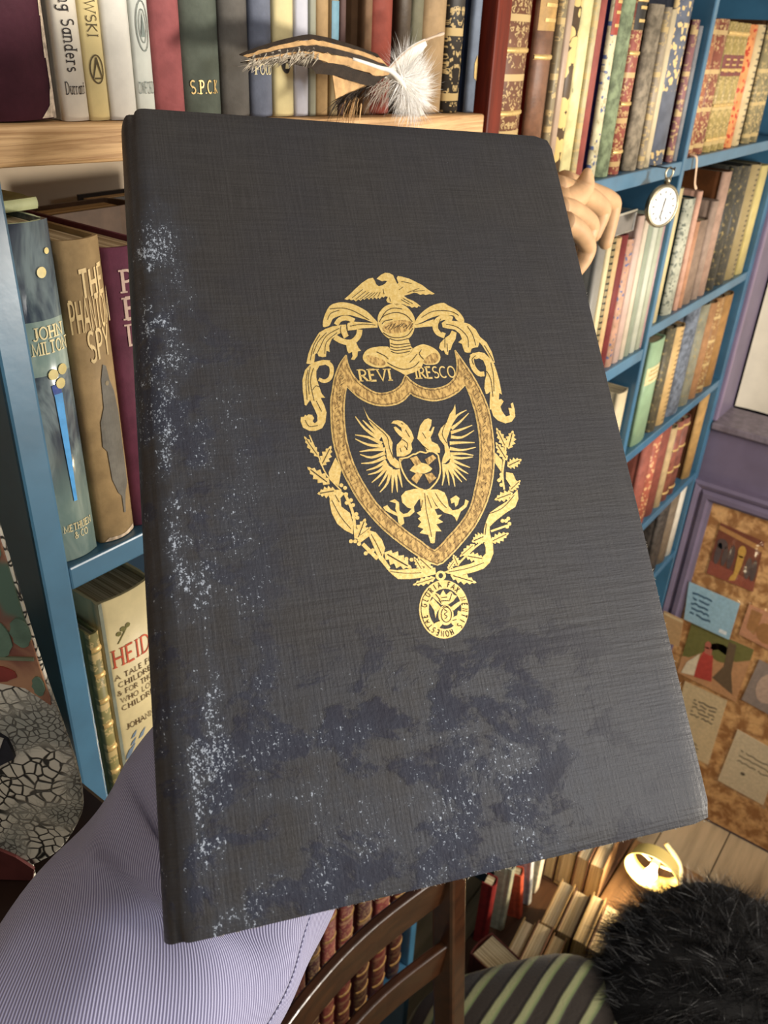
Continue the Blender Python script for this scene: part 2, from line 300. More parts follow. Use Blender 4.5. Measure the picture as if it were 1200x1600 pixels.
  ('d',(7277,18693,7321,18550,7381,18352,7425,18209,7451,18221,7407,18364,7347,18561,7303,18705),[]),
  ('d',(7550,19330,7504,19353,7438,19383,7367,19385,7300,19329,7239,19249,7197,19191,7218,19176,7259,19233,7318,19310,7374,19358,7429,19355,7491,19327,7535,19304),[]),
  ('d',(6687,17865,6713,17779,6755,17658,6825,17570,6946,17556,7089,17579,7190,17598,7188,17625,7087,17606,6948,17584,6839,17595,6778,17674,6738,17790,6712,17876),[]),
  ('d',(7267,20257,7213,20109,7139,19897,7080,19673,7052,19428,7039,19174,7032,18996,7059,18998,7066,19176,7079,19429,7106,19671,7165,19891,7239,20102,7292,20250),[]),
  ('g',(12293,22314,12364,22425,12466,22553,12590,22684,12745,22819,12944,22962,13154,23088,13338,23170,13514,23224,13698,23268,13860,23278,13951,23225,14038,23142,14198,23053,14361,22950,14478,22832,14568,22703,14633,22562,14665,22430,14654,22329,14603,22268,14497,22277,14382,22324,14310,22386,14256,22460,14236,22549,14187,22624,14028,22650,13832,22653,13655,22650,13468,22628,13253,22571,13034,22496,12835,22403,12644,22311,12429,22226,12268,22182,12246,22225),[]),
  ('g',(12237,22155,12578,22232,12906,22363,13201,22441,13130,22093,12747,22071,12236,22023),[]),
  ('g',(14164,22562,14061,22603,13905,22658,13727,22680,13551,22635,13392,22553,13255,22444,13155,22308,13095,22163,13067,22028,13067,21900,13098,21780,13166,21670,13279,21586,13406,21525,13492,21486,13634,21732,13550,21770,13440,21822,13368,21874,13339,21924,13323,21985,13324,22051,13341,22130,13374,22213,13418,22274,13493,22332,13596,22385,13687,22411,13795,22395,13927,22346,14027,22307),[]),
  ('g',(13544,22250,13782,22410,14181,22353,14583,22295,14872,22184,15125,21911,15249,21531,15501,21258,15652,20773,15676,20240,15550,20216,15420,20671,15256,21101,15162,21264,15031,21025,14870,21002,14703,20952,14611,20768,14454,20755,14335,20800,14305,21012,14294,21198,14132,21281,14346,21437,14300,21705,14090,21923,13743,21980,13550,22036),[]),
  ('g',(13950,21871,14158,21761,14038,21442,13829,21180,13697,20918,13591,20894,13516,20660,13401,20714,13364,20899,13258,20875,13160,21008,13259,21243,13541,21503,13803,21659),[]),
  ('g',(14531,20637,14759,20738,15029,20786,15276,20727,15475,20457,15622,20188,15666,19817,15686,19344,15657,18669,15547,18751,15432,18368,15464,17957,14906,17981,14988,18335,15130,18844,15005,18745,14897,18723,14885,19007,14993,19367,15140,19675,15198,20041,15140,20359,14958,20469,14792,20420),[]),
  ('g',(14731,20756,14665,20693,14564,20588,14481,20441,14454,20276,14458,20108,14485,19954,14539,19819,14616,19700,14714,19608,14845,19570,14963,19577,15035,19585,15052,19823,14986,19814,14911,19806,14861,19816,14809,19867,14750,19955,14708,20055,14686,20174,14681,20308,14693,20409,14734,20478,14807,20553,14867,20613),[]),
  ('g',(14976,18034,15004,17673,15173,17445,15498,17292,15822,17358,16048,17597,16100,17929,16096,18265,15971,18214,15974,17990,15813,18025,15811,17663,15604,17618,15489,17845,15430,18069,15662,18339,15577,18454,15286,18410),[]),
  ('d',(13730,22179,13874,22148,14075,22098,14256,22014,14402,21879,14530,21708,14611,21534,14618,21344,14578,21147,14546,21008,14576,21007,14609,21147,14649,21348,14642,21547,14558,21729,14428,21903,14277,22042,14090,22129,13886,22179,13743,22211),[]),
  ('d',(14729,22068,14776,21960,14842,21804,14893,21637,14916,21448,14925,21246,14929,21103,14961,21111,14956,21254,14948,21457,14924,21650,14872,21820,14806,21978,14759,22086),[]),
  ('d',(15345,21091,15399,20942,15474,20733,15536,20554,15570,20436,15591,20347,15605,20288,15636,20301,15623,20360,15601,20449,15567,20569,15505,20748,15430,20958,15376,21108),[]),
  ('d',(12642,22512,12795,22606,13016,22735,13258,22829,13530,22859,13826,22854,14072,22826,14239,22762,14357,22673,14435,22609,14458,22636,14379,22701,14258,22791,14085,22858,13835,22887,13535,22892,13257,22860,13008,22764,12784,22633,12630,22538),[]),
  ('d',(13537,21556,13504,21399,13459,21185,13427,21029,13457,21028,13489,21184,13534,21399,13567,21555),[]),
  ('d',(15462,20241,15463,20083,15463,19855,15447,19612,15400,19335,15338,19043,15294,18837,15324,18837,15369,19042,15431,19336,15478,19614,15495,19860,15495,20089,15494,20248),[]),
  ('d',(15161,19823,15197,19729,15244,19590,15270,19406,15252,19131,15213,18810,15183,18582,15214,18584,15244,18812,15284,19134,15302,19413,15275,19602,15227,19745,15191,19839),[]),
  ('d',(13571,21236,13553,21112,13527,20940,13509,20816,13539,20817,13558,20942,13583,21113,13602,21238),[]),
  ('d',(13524,22470,13463,22353,13382,22188,13331,22037,13347,21920,13394,21824,13430,21760,13458,21780,13422,21843,13377,21934,13362,22039,13410,22180,13491,22343,13551,22460),[]),
  ('d',(14647,20167,14633,20238,14618,20336,14627,20420,14685,20486,14774,20548,14840,20591,14826,20617,14760,20573,14667,20508,14598,20428,14586,20329,14602,20227,14616,20155),[]),
 ],
 'shield': [
  ('t',(8898,20761,8640,20466,8391,20075,8175,19588,8029,19105,7946,18866,7862,18483,7771,17772,7710,16974,7767,16227,7882,15576,8087,14947,8334,14318,8671,13708,9129,13046,9762,12368,10491,11715,11107,11366,11606,11604,12333,12166,13038,12795,13616,13502,14037,14186,14384,14994,14620,15824,14761,16621,14838,17434,14856,17984,14753,18652,14560,19381,14331,19960,14089,20489,13894,20888,13875,20442,13811,20026,13659,19668,13394,19367,13054,19174,12586,19064,12153,19104,11795,19268,11506,19530,11352,19738,11141,19391,10799,19103,10343,18945,9921,18961,9541,19197,9222,19505,9011,19908,8901,20360),[(8682,19326,8550,18939,8409,18364,8306,17603,8279,16896,8340,16192,8490,15489,8734,14831,9056,14126,9526,13502,10083,12871,10643,12364,11106,11967,11786,12463,12400,12951,13009,13602,13382,14339,13698,15041,13940,15761,14105,16497,14180,17194,14202,17902,14177,18115,14138,18624,14026,19218,13645,18898,13195,18661,12722,18529,12325,18504,11908,18611,11553,18775,11405,18881,11142,18642,10769,18434,10235,18358,9733,18429,9263,18668,8946,18973)]),
  ('g',(8879,20780,8765,20657,8619,20483,8490,20296,8367,20086,8252,19846,8149,19595,8068,19336,8003,19111,7958,18986,7919,18871,7878,18707,7835,18485,7788,18154,7744,17771,7704,17374,7683,16971,7701,16587,7741,16221,7789,15887,7856,15567,7951,15249,8062,14936,8178,14619,8310,14305,8466,14001,8648,13693,8859,13365,9108,13028,9408,12687,9742,12349,10109,12001,10473,11695,10798,11462,11101,11340,11360,11405,11621,11583,11972,11840,12350,12147,12713,12453,13058,12778,13367,13130,13639,13488,13866,13826,14063,14177,14250,14573,14412,14988,14544,15406,14649,15823,14730,16224,14791,16623,14838,17045,14869,17437,14889,17723,14887,17991,14849,18316,14784,18663,14695,19034,14590,19395,14478,19699,14360,19976,14237,20253,14118,20507,14005,20740,13923,20906,13866,20870,13948,20704,14060,20472,14179,20218,14302,19943,14419,19667,14530,19366,14634,19009,14723,18640,14787,18297,14825,17976,14827,17714,14807,17431,14776,17040,14730,16620,14670,16224,14590,15826,14486,15413,14356,14999,14195,14588,14011,14195,13816,13849,13592,13515,13322,13160,13018,12812,12677,12490,12316,12185,11940,11880,11590,11624,11339,11451,11112,11392,10829,11508,10509,11736,10147,12041,9782,12387,9449,12725,9151,13063,8904,13397,8694,13724,8513,14030,8358,14332,8227,14643,8112,14958,8002,15271,7908,15586,7842,15902,7794,16234,7754,16597,7737,16977,7758,17376,7798,17772,7842,18153,7889,18482,7931,18701,7972,18861,8009,18973,8055,19099,8120,19326,8201,19581,8302,19828,8415,20063,8535,20268,8661,20450,8803,20620,8916,20742),[]),
  ('g',(13863,20883,13858,20686,13844,20438,13821,20227,13782,20029,13720,19847,13634,19680,13517,19525,13377,19389,13226,19285,13048,19203,12824,19134,12589,19094,12370,19097,12165,19134,11981,19200,11814,19294,11659,19421,11530,19552,11449,19693,11344,19765,11234,19608,11119,19407,10969,19257,10789,19128,10571,19033,10342,18975,10132,18958,9933,18989,9742,19087,9561,19222,9392,19364,9245,19525,9129,19714,9038,19922,8970,20145,8929,20368,8921,20593,8926,20765,8869,20757,8864,20584,8873,20352,8916,20122,8985,19894,9078,19680,9199,19484,9350,19318,9522,19173,9708,19035,9909,18933,10122,18899,10343,18916,10581,18977,10810,19077,11002,19213,11163,19375,11283,19582,11360,19710,11400,19651,11482,19509,11616,19373,11776,19243,11949,19145,12141,19075,12355,19037,12583,19034,12828,19075,13060,19146,13248,19233,13411,19345,13559,19489,13684,19655,13776,19832,13841,20024,13882,20230,13906,20445,13920,20696,13926,20893),[]),
  ('g',(8657,19333,8599,19175,8523,18945,8451,18679,8382,18366,8323,17992,8279,17602,8255,17244,8251,16892,8271,16538,8314,16184,8377,15829,8464,15479,8576,15148,8709,14819,8856,14463,9033,14111,9254,13792,9504,13484,9778,13160,10063,12851,10349,12583,10622,12345,10848,12083,11106,11941,11451,12138,11803,12443,12115,12677,12419,12932,12740,13244,13032,13589,13240,13958,13408,14330,13575,14683,13725,15034,13856,15394,13969,15757,14062,16128,14135,16497,14182,16849,14211,17197,14228,17582,14233,17908,14224,18030,14207,18123,14194,18353,14169,18634,14110,18963,14056,19229,13996,19207,14050,18942,14108,18615,14132,18338,14146,18107,14163,18013,14172,17897,14167,17574,14150,17191,14122,16845,14075,16497,14004,16132,13911,15764,13800,15404,13670,15048,13521,14699,13355,14347,13188,13976,12985,13616,12699,13278,12382,12969,12081,12717,11769,12482,11420,12179,11105,11993,10886,12124,10663,12384,10388,12623,10104,12890,9820,13197,9547,13520,9299,13827,9080,14141,8906,14489,8759,14843,8626,15172,8516,15499,8430,15846,8367,16199,8325,16549,8306,16900,8309,17248,8333,17604,8377,17991,8436,18362,8504,18672,8576,18934,8651,19162,8708,19319),[]),
  ('g',(14008,19239,13846,19094,13630,18922,13415,18794,13188,18689,12952,18610,12722,18558,12523,18531,12333,18534,12125,18575,11922,18639,11729,18721,11572,18801,11492,18878,11398,18908,11270,18801,11127,18664,10962,18553,10765,18462,10510,18408,10239,18388,9988,18403,9744,18457,9502,18560,9281,18692,9112,18836,8968,18994,8817,19189,8706,19345,8659,19306,8772,19149,8924,18952,9071,18791,9245,18643,9471,18507,9721,18401,9972,18345,10231,18329,10510,18350,10774,18406,10984,18502,11158,18620,11305,18760,11411,18853,11454,18828,11534,18749,11698,18666,11894,18583,12102,18517,12317,18475,12517,18472,12723,18499,12958,18553,13202,18633,13436,18742,13659,18874,13880,19051,14044,19197),[]),
  ('d',(8679,20436,8570,20275,8436,20054,8323,19820,8222,19575,8142,19319,8077,19094,8032,18970,7994,18858,7953,18699,7912,18481,7865,18153,7821,17773,7781,17378,7760,16980,7777,16600,7816,16239,7864,15909,7930,15593,8024,15279,8133,14968,8248,14654,8379,14343,8533,14042,8713,13737,8923,13412,9169,13078,9467,12740,9799,12403,10164,12058,10524,11754,10836,11530,11116,11414,11342,11473,11580,11643,11925,11897,12301,12201,12660,12505,13001,12826,13304,13173,13572,13527,13795,13859,13988,14203,14171,14594,14332,15004,14461,15416,14565,15828,14645,16225,14704,16620,14750,17039,14781,17428,14801,17708,14799,17970,14761,18289,14697,18631,14609,18998,14505,19354,14394,19654,14277,19929,14142,20229,14036,20457,14016,20444,14122,20217,14257,19917,14373,19643,14484,19344,14588,18989,14676,18623,14740,18282,14777,17965,14779,17705,14760,17426,14729,17037,14683,16619,14624,16225,14544,15829,14441,15419,14312,15007,14152,14599,13970,14210,13777,13867,13556,13536,13289,13184,12987,12838,12647,12518,12289,12215,11913,11911,11569,11657,11335,11489,11120,11432,10847,11545,10537,11769,10177,12072,9813,12417,9482,12753,9184,13090,8938,13423,8729,13748,8549,14052,8396,14352,8265,14663,8151,14976,8041,15287,7948,15600,7882,15914,7835,16243,7796,16604,7779,16982,7800,17379,7839,17773,7884,18153,7931,18481,7972,18697,8013,18854,8050,18966,8095,19090,8160,19315,8240,19570,8340,19814,8452,20045,8586,20265,8694,20426),[]),
  ('d',(13932,20448,13909,20257,13866,20020,13799,19825,13705,19644,13577,19474,13425,19326,13258,19211,13065,19122,12828,19050,12581,19008,12349,19012,12131,19050,11936,19121,11760,19220,11595,19353,11465,19487,11413,19621,11361,19685,11284,19549,11178,19357,11017,19197,10819,19055,10586,18953,10343,18891,10115,18875,9899,18909,9696,19012,9506,19152,9331,19299,9179,19467,9057,19665,8962,19881,8892,20138,8849,20345,8830,20337,8873,20130,8944,19872,9040,19653,9163,19453,9317,19283,9493,19135,9684,18993,9891,18889,10112,18854,10343,18871,10590,18934,10826,19037,11029,19181,11194,19346,11302,19541,11370,19667,11394,19609,11447,19474,11580,19336,11747,19202,11925,19102,12123,19030,12343,18991,12579,18987,12830,19029,13069,19102,13266,19193,13436,19310,13592,19462,13723,19635,13819,19820,13887,20019,13931,20258,13954,20449),[]),
  ('d',(8482,18951,8417,18708,8340,18368,8281,17992,8236,17601,8213,17240,8209,16886,8230,16529,8272,16173,8337,15815,8424,15463,8536,15131,8670,14799,8819,14441,8996,14087,9219,13767,9471,13456,9745,13131,10031,12822,10316,12553,10593,12313,10837,12044,11105,11900,11460,12099,11827,12411,12144,12648,12448,12904,12772,13220,13068,13568,13278,13940,13449,14317,13617,14672,13768,15025,13900,15386,14013,15752,14108,16126,14181,16497,14229,16851,14258,17202,14276,17589,14280,17916,14271,18039,14255,18135,14234,18404,14216,18648,14195,18642,14212,18399,14233,18129,14250,18033,14259,17912,14254,17586,14237,17199,14208,16850,14160,16497,14087,16127,13993,15755,13880,15390,13749,15029,13598,14677,13430,14322,13260,13947,13052,13578,12758,13232,12435,12917,12132,12662,11815,12425,11450,12114,11105,11919,10850,12059,10607,12327,10329,12567,10046,12835,9760,13144,9486,13469,9235,13779,9013,14097,8836,14450,8688,14808,8554,15139,8442,15470,8355,15821,8291,16178,8249,16533,8228,16888,8232,17241,8255,17601,8300,17992,8359,18367,8436,18705,8501,18948),[]),
  ('d',(13611,18961,13422,18854,13177,18732,12946,18655,12721,18604,12529,18578,12345,18580,12142,18620,11943,18684,11756,18763,11596,18843,11494,18924,11393,18953,11257,18845,11107,18701,10947,18593,10758,18506,10510,18453,10245,18433,10000,18447,9763,18500,9525,18601,9309,18731,9127,18894,9001,19028,8986,19013,9113,18878,9296,18714,9514,18583,9754,18480,9995,18427,10243,18412,10510,18433,10761,18486,10954,18575,11118,18686,11269,18830,11396,18933,11482,18905,11584,18825,11745,18744,11933,18664,12134,18600,12339,18559,12527,18557,12722,18583,12948,18635,13182,18713,13429,18836,13618,18943),[]),
  ('d',(8540,19852,8632,19938,8625,19948,8533,19861),[]),
  ('d',(8561,19735,8653,19821,8645,19830,8554,19744),[]),
  ('d',(8515,19746,8607,19833,8599,19842,8508,19756),[]),
  ('d',(8537,19666,8628,19752,8621,19762,8529,19676),[]),
  ('d',(8512,19611,8604,19697,8596,19706,8505,19621),[]),
  ('d',(8447,19779,8538,19865,8531,19875,8439,19788),[]),
  ('d',(8400,19715,8492,19801,8484,19810,8393,19724),[]),
  ('d',(8516,19506,8607,19592,8599,19601,8508,19516),[]),
  ('d',(8401,19580,8492,19666,8485,19675,8394,19589),[]),
  ('d',(8397,19585,8488,19671,8481,19680,8389,19595),[]),
  ('d',(8504,19392,8596,19477,8588,19487,8497,19401),[]),
  ('d',(8408,19473,8499,19559,8491,19568,8400,19482),[]),
  ('d',(8457,19372,8548,19457,8541,19466,8450,19381),[]),
  ('d',(8384,19409,8475,19495,8468,19504,8377,19419),[]),
  ('d',(8398,19336,8489,19421,8481,19430,8391,19345),[]),
  ('d',(8291,19362,8381,19448,8374,19457,8283,19372),[]),
  ('d',(8348,19191,8439,19276,8431,19285,8341,19200),[]),
  ('d',(8398,19176,8489,19261,8481,19270,8390,19185),[]),
  ('d',(8288,19082,8379,19167,8371,19176,8281,19092),[]),
  ('d',(8334,19069,8425,19154,8417,19163,8327,19078),[]),
  ('d',(8285,18961,8376,19045,8368,19055,8278,18971),[]),
  ('d',(8159,19001,8249,19086,8242,19095,8152,19011),[]),
  ('d',(8293,18926,8384,19011,8376,19020,8286,18936),[]),
  ('d',(8257,18933,8347,19017,8340,19026,8249,18942),[]),
  ('d',(8182,18913,8272,18997,8264,19006,8174,18922),[]),
  ('d',(8121,18917,8211,19001,8203,19010,8113,18926),[]),
  ('d',(8280,18805,8370,18889,8363,18898,8273,18814),[]),
  ('d',(8194,18823,8284,18907,8277,18916,8186,18833),[]),
  ('d',(8240,18785,8330,18869,8322,18878,8232,18795),[]),
  ('d',(8276,18782,8366,18866,8359,18875,8269,18791),[]),
  ('d',(8209,18673,8299,18756,8291,18765,8201,18682),[]),
  ('d',(8255,18663,8345,18747,8337,18756,8247,18672),[]),
  ('d',(8127,18642,8217,18725,8209,18734,8120,18651),[]),
  ('d',(8220,18637,8310,18720,8303,18730,8213,18646),[]),
  ('d',(8111,18518,8200,18601,8193,18611,8103,18528),[]),
  ('d',(8220,18502,8310,18586,8303,18595,8213,18512),[]),
  ('d',(8179,18357,8269,18439,8261,18449,8171,18366),[]),
  ('d',(8008,18394,8097,18477,8090,18486,8001,18403),[]),
  ('d',(8002,18293,8091,18376,8083,18385,7994,18303),[]),
  ('d',(8020,18295,8109,18377,8102,18386,8013,18304),[]),
  ('d',(8162,18126,8252,18209,8244,18218,8155,18136),[]),
  ('d',(8043,18120,8132,18202,8125,18211,8035,18129),[]),
  ('d',(8060,17930,8149,18012,8141,18021,8052,17939),[]),
  ('d',(7987,17927,8076,18008,8069,18018,7980,17936),[]),
  ('d',(8010,17735,8099,17816,8092,17825,8003,17744),[]),
  ('d',(7984,17733,8072,17815,8065,17824,7976,17743),[]),
  ('d',(7956,17541,8045,17621,8037,17630,7949,17550),[]),
  ('d',(8008,17543,8097,17624,8089,17633,8001,17552),[]),
  ('d',(7991,17353,8080,17433,8072,17442,7984,17362),[]),
  ('d',(8063,17359,8152,17439,8144,17448,8055,17368),[]),
  ('d',(8001,17167,8090,17247,8082,17256,7994,17176),[]),
  ('d',(8057,17174,8146,17254,8138,17263,8050,17183),[]),
  ('d',(8036,16989,8124,17069,8116,17078,8028,16998),[]),
  ('d',(8066,16994,8155,17074,8147,17083,8059,17003),[]),
  ('d',(7996,16799,8084,16879,8077,16888,7989,16808),[]),
  ('d',(7882,16776,7970,16855,7962,16864,7875,16785),[]),
  ('d',(8048,16627,8136,16706,8129,16715,8041,16636),[]),
  ('d',(8071,16632,8160,16711,8152,16720,8064,16641),[]),
  ('d',(8073,16450,8161,16529,8153,16538,8065,16459),[]),
  ('d',(7999,16432,8086,16510,8079,16519,7991,16441),[]),
  ('d',(8050,16263,8138,16341,8131,16350,8043,16272),[]),
  ('d',(7940,16235,8027,16313,8020,16322,7932,16244),[]),
  ('d',(8099,16096,8187,16174,8180,16183,8092,16105),[]),
  ('d',(8042,16082,8130,16160,8123,16169,8035,16091),[]),
  ('d',(8006,15898,8094,15975,8086,15984,7999,15907),[]),
  ('d',(7957,15887,8044,15965,8037,15974,7950,15896),[]),
  ('d',(8165,15755,8253,15832,8245,15841,8158,15764),[]),
  ('d',(8195,15760,8283,15837,8276,15846,8188,15769),[]),
  ('d',(8018,15618,8106,15694,8098,15703,8011,15627),[]),
  ('d',(8167,15692,8254,15769,8247,15778,8159,15701),[]),
  ('d',(8128,15485,8215,15561,8208,15570,8120,15494),[]),
  ('d',(8074,15459,8161,15536,8154,15545,8067,15468),[]),
  ('d',(8152,15310,8239,15386,8232,15395,8145,15319),[]),
  ('d',(8249,15353,8337,15430,8330,15439,8242,15362),[]),
  ('d',(8324,15200,8412,15276,8404,15285,8317,15209),[]),
  ('d',(8155,15128,8242,15203,8235,15212,8147,15137),[]),
  ('d',(8329,15018,8416,15093,8409,15102,8321,15027),[]),
  ('d',(8212,14969,8299,15045,8292,15054,8205,14978),[]),
  ('d',(8411,14866,8499,14942,8491,14951,8404,14875),[]),
  ('d',(8330,14834,8418,14909,8411,14918,8323,14843),[]),
  ('d',(8510,14716,8598,14792,8591,14801,8503,14725),[]),
  ('d',(8531,14724,8619,14800,8612,14808,8524,14733),[]),
  ('d',(8498,14521,8585,14595,8578,14604,8490,14529),[]),
  ('d',(8604,14556,8692,14631,8685,14640,8597,14565),[]),
  ('d',(8495,14416,8583,14491,8575,14500,8488,14425),[]),
  ('d',(8451,14385,8539,14459,8532,14468,8444,14394),[]),
  ('d',(8625,14288,8713,14363,8705,14372,8618,14297),[]),
  ('d',(8518,14218,8605,14292,8598,14301,8511,14227),[]),
  ('d',(8630,14078,8718,14152,8711,14160,8623,14087),[]),
  ('d',(8670,14101,8758,14175,8751,14184,8663,14110),[]),
  ('d',(8798,13962,8886,14036,8879,14045,8791,13971),[]),
  ('d',(8711,13915,8799,13988,8792,13997,8704,13923),[]),
  ('d',(8787,13745,8875,13819,8868,13827,8780,13754),[]),
  ('d',(8949,13830,9037,13903,9030,13912,8942,13838),[]),
  ('d',(8899,13680,8987,13753,8980,13762,8892,13689),[]),
  ('d',(8999,13787,9088,13861,9080,13870,8992,13796),[]),
  ('d',(9103,13618,9191,13692,9184,13701,9095,13627),[]),
  ('d',(9021,13530,9109,13603,9102,13612,9013,13539),[]),
  ('d',(9154,13383,9242,13456,9235,13465,9147,13392),[]),
  ('d',(9163,13394,9252,13467,9244,13476,9156,13403),[]),
  ('d',(9311,13255,9400,13328,9392,13337,9304,13264),[]),
  ('d',(9304,13247,9392,13319,9385,13328,9296,13255),[]),
  ('d',(9436,13076,9525,13148,9517,13157,9429,13085),[]),
  ('d',(9445,13087,9534,13159,9527,13168,9438,13096),[]),
  ('d',(9736,12874,9825,12947,9818,12955,9729,12883),[]),
  ('d',(9647,12820,9736,12892,9729,12901,9640,12829),[]),
  ('d',(9785,12650,9874,12722,9867,12731,9778,12659),[]),
  ('d',(9842,12689,9931,12761,9924,12770,9835,12698),[]),
  ('d',(9906,12468,9995,12540,9988,12549,9898,12477),[]),
  ('d',(9917,12478,10007,12549,9999,12558,9910,12486),[]),
  ('d',(10197,12434,10287,12505,10279,12514,10189,12442),[]),
  ('d',(10118,12359,10208,12430,10201,12439,10111,12368),[]),
  ('d',(10286,12216,10376,12287,10369,12296,10279,12225),[]),
  ('d',(10204,12117,10294,12188,10287,12197,10197,12126),[]),
  ('d',(10482,11990,10572,12061,10565,12070,10475,11999),[]),
  ('d',(10512,12015,10602,12086,10595,12095,10504,12024),[]),
  ('d',(10567,11792,10657,11862,10650,11871,10560,11801),[]),
  ('d',(10656,11884,10747,11955,10740,11964,10649,11893),[]),
  ('d',(10793,11775,10884,11846,10877,11855,10786,11784),[]),
  ('d',(10720,11682,10811,11753,10803,11761,10713,11691),[]),
  ('d',(10864,11726,10955,11797,10948,11806,10857,11735),[]),
  ('d',(10853,11693,10944,11763,10937,11772,10846,11702),[]),
  ('d',(11005,11683,11096,11753,11089,11762,10998,11692),[]),
  ('d',(10986,11609,11077,11680,11070,11689,10979,11618),[]),
  ('d',(11066,11673,11158,11743,11150,11752,11059,11682),[]),
  ('d',(11066,11680,11158,11751,11150,11760,11059,11689),[]),
  ('d',(11155,11516,11246,11586,11239,11595,11148,11525),[]),
  ('d',(11153,11525,11244,11595,11237,11604,11146,11534),[]),
  ('d',(11170,11692,11262,11763,11255,11772,11163,11701),[]),
  ('d',(11142,11754,11234,11825,11227,11834,11135,11763),[]),
  ('d',(11345,11673,11437,11744,11430,11753,11338,11682),[]),
  ('d',(11328,11716,11420,11786,11413,11795,11321,11725),[]),
  ('d',(11380,11789,11473,11860,11465,11868,11373,11797),[]),
  ('d',(11418,11742,11510,11813,11503,11822,11411,11751),[]),
  ('d',(11581,11872,11674,11943,11667,11952,11574,11881),[]),
  ('d',(11588,11863,11681,11934,11674,11943,11581,11872),[]),
  ('d',(11763,12022,11856,12093,11849,12102,11755,12031),[]),
  ('d',(11732,12063,11825,12135,11818,12144,11725,12072),[]),
  ('d',(11955,12158,12048,12230,12041,12239,11947,12167),[]),
  ('d',(11944,12172,12037,12244,12030,12253,11936,12181),[]),
  ('d',(12055,12375,12150,12448,12142,12457,12048,12384),[]),
  ('d',(12171,12251,12266,12324,12258,12333,12164,12260),[]),
  ('d',(12253,12474,12348,12547,12340,12556,12246,12483),[]),
  ('d',(12225,12499,12320,12572,12313,12581,12218,12508),[]),
  ('d',(12464,12574,12559,12648,12552,12657,12457,12583),[]),
  ('d',(12479,12562,12575,12635,12568,12645,12472,12571),[]),
  ('d',(12537,12785,12632,12859,12625,12868,12529,12795),[]),
  ('d',(12643,12713,12739,12787,12731,12796,12635,12722),[]),
  ('d',(12816,12865,12912,12939,12905,12948,12808,12874),[]),
  ('d',(12768,12895,12864,12969,12857,12979,12761,12904),[]),
  ('d',(12877,13092,12974,13167,12966,13176,12869,13101),[]),
  ('d',(12990,13022,13087,13097,13080,13106,12983,13031),[]),
  ('d',(13099,13222,13197,13297,13189,13306,13092,13231),[]),
  ('d',(13097,13223,13194,13298,13187,13308,13090,13232),[]),
  ('d',(13140,13455,13238,13531,13230,13540,13133,13464),[]),
  ('d',(13215,13411,13313,13487,13306,13496,13208,13421),[]),
  ('d',(13254,13636,13352,13712,13345,13721,13247,13645),[]),
  ('d',(13390,13559,13488,13635,13481,13644,13382,13568),[]),
  ('d',(13423,13674,13522,13750,13514,13759,13416,13683),[]),
  ('d',(13346,13687,13445,13764,13437,13773,13339,13697),[]),
  ('d',(13387,13877,13485,13953,13478,13963,13379,13886),[]),
  ('d',(13495,13854,13594,13931,13587,13940,13488,13863),[]),
  ('d',(13646,14018,13745,14096,13737,14105,13638,14028),[]),
  ('d',(13672,14012,13772,14090,13764,14099,13665,14022),[]),
  ('d',(13657,14218,13757,14295,13749,14305,13650,14227),[]),
  ('d',(13746,14197,13846,14275,13838,14284,13738,14206),[]),
  ('d',(13673,14418,13773,14496,13765,14505,13665,14427),[]),
  ('d',(13664,14419,13764,14498,13757,14507,13657,14429),[]),
  ('d',(13925,14575,14026,14653,14018,14663,13918,14584),[]),
  ('d',(13900,14579,14000,14658,13993,14667,13892,14588),[]),
  ('d',(13837,14788,13938,14868,13930,14877,13830,14798),[]),
  ('d',(13882,14783,13983,14862,13975,14872,13875,14793),[]),
  ('d',(13954,15087,14055,15167,14047,15176,13946,15096),[]),
  ('d',(14068,15045,14169,15125,14162,15134,14060,15054),[]),
  ('d',(14188,15223,14290,15303,14282,15312,14180,15232),[]),
  ('d',(14147,15235,14249,15316,14241,15325,14140,15245),[]),
  ('d',(14081,15466,14183,15547,14175,15557,14074,15476),[]),
  ('d',(14213,15431,14315,15512,14307,15521,14205,15440),[]),
  ('d',(14248,15633,14350,15714,14343,15723,14240,15642),[]),
  ('d',(14230,15637,14332,15718,14325,15727,14223,15646),[]),
  ('d',(14279,15832,14381,15914,14373,15923,14271,15842),[]),
  ('d',(14281,15832,14384,15913,14376,15923,14274,15841),[]),
  ('d',(14196,16047,14299,16129,14291,16138,14189,16056),[]),
  ('d',(14389,16015,14492,16097,14484,16107,14381,16024),[]),
  ('d',(14464,16203,14568,16285,14560,16295,14457,16212),[]),
  ('d',(14229,16237,14332,16319,14324,16329,14221,16246),[]),
  ('d',(14277,16421,14380,16504,14373,16514,14270,16431),[]),
  ('d',(14251,16425,14354,16508,14346,16517,14243,16434),[]),
  ('d',(14416,16597,14520,16680,14512,16690,14409,16606),[]),
  ('d',(14287,16607,14390,16691,14382,16700,14279,16617),[]),
  ('d',(14314,16792,14418,16875,14410,16885,14307,16801),[]),
  ('d',(14493,16787,14597,16871,14589,16880,14485,16796),[]),
  ('d',(14378,16979,14482,17063,14474,17073,14370,16989),[]),
  ('d',(14355,16978,14458,17063,14450,17072,14347,16988),[]),
  ('d',(14414,17167,14518,17252,14510,17262,14406,17177),[]),
  ('d',(14451,17171,14555,17255,14547,17265,14443,17180),[]),
  ('d',(14522,17362,14626,17447,14619,17457,14514,17371),[]),
  ('d',(14509,17361,14613,17446,14605,17456,14501,17370),[]),
  ('d',(14548,17533,14652,17619,14644,17628,14540,17543),[]),
  ('d',(14589,17534,14694,17619,14686,17629,14582,17543),[]),
  ('d',(14458,17592,14562,17678,14554,17688,14450,17602),[]),
  ('d',(14537,17609,14642,17695,14634,17705,14529,17619),[]),
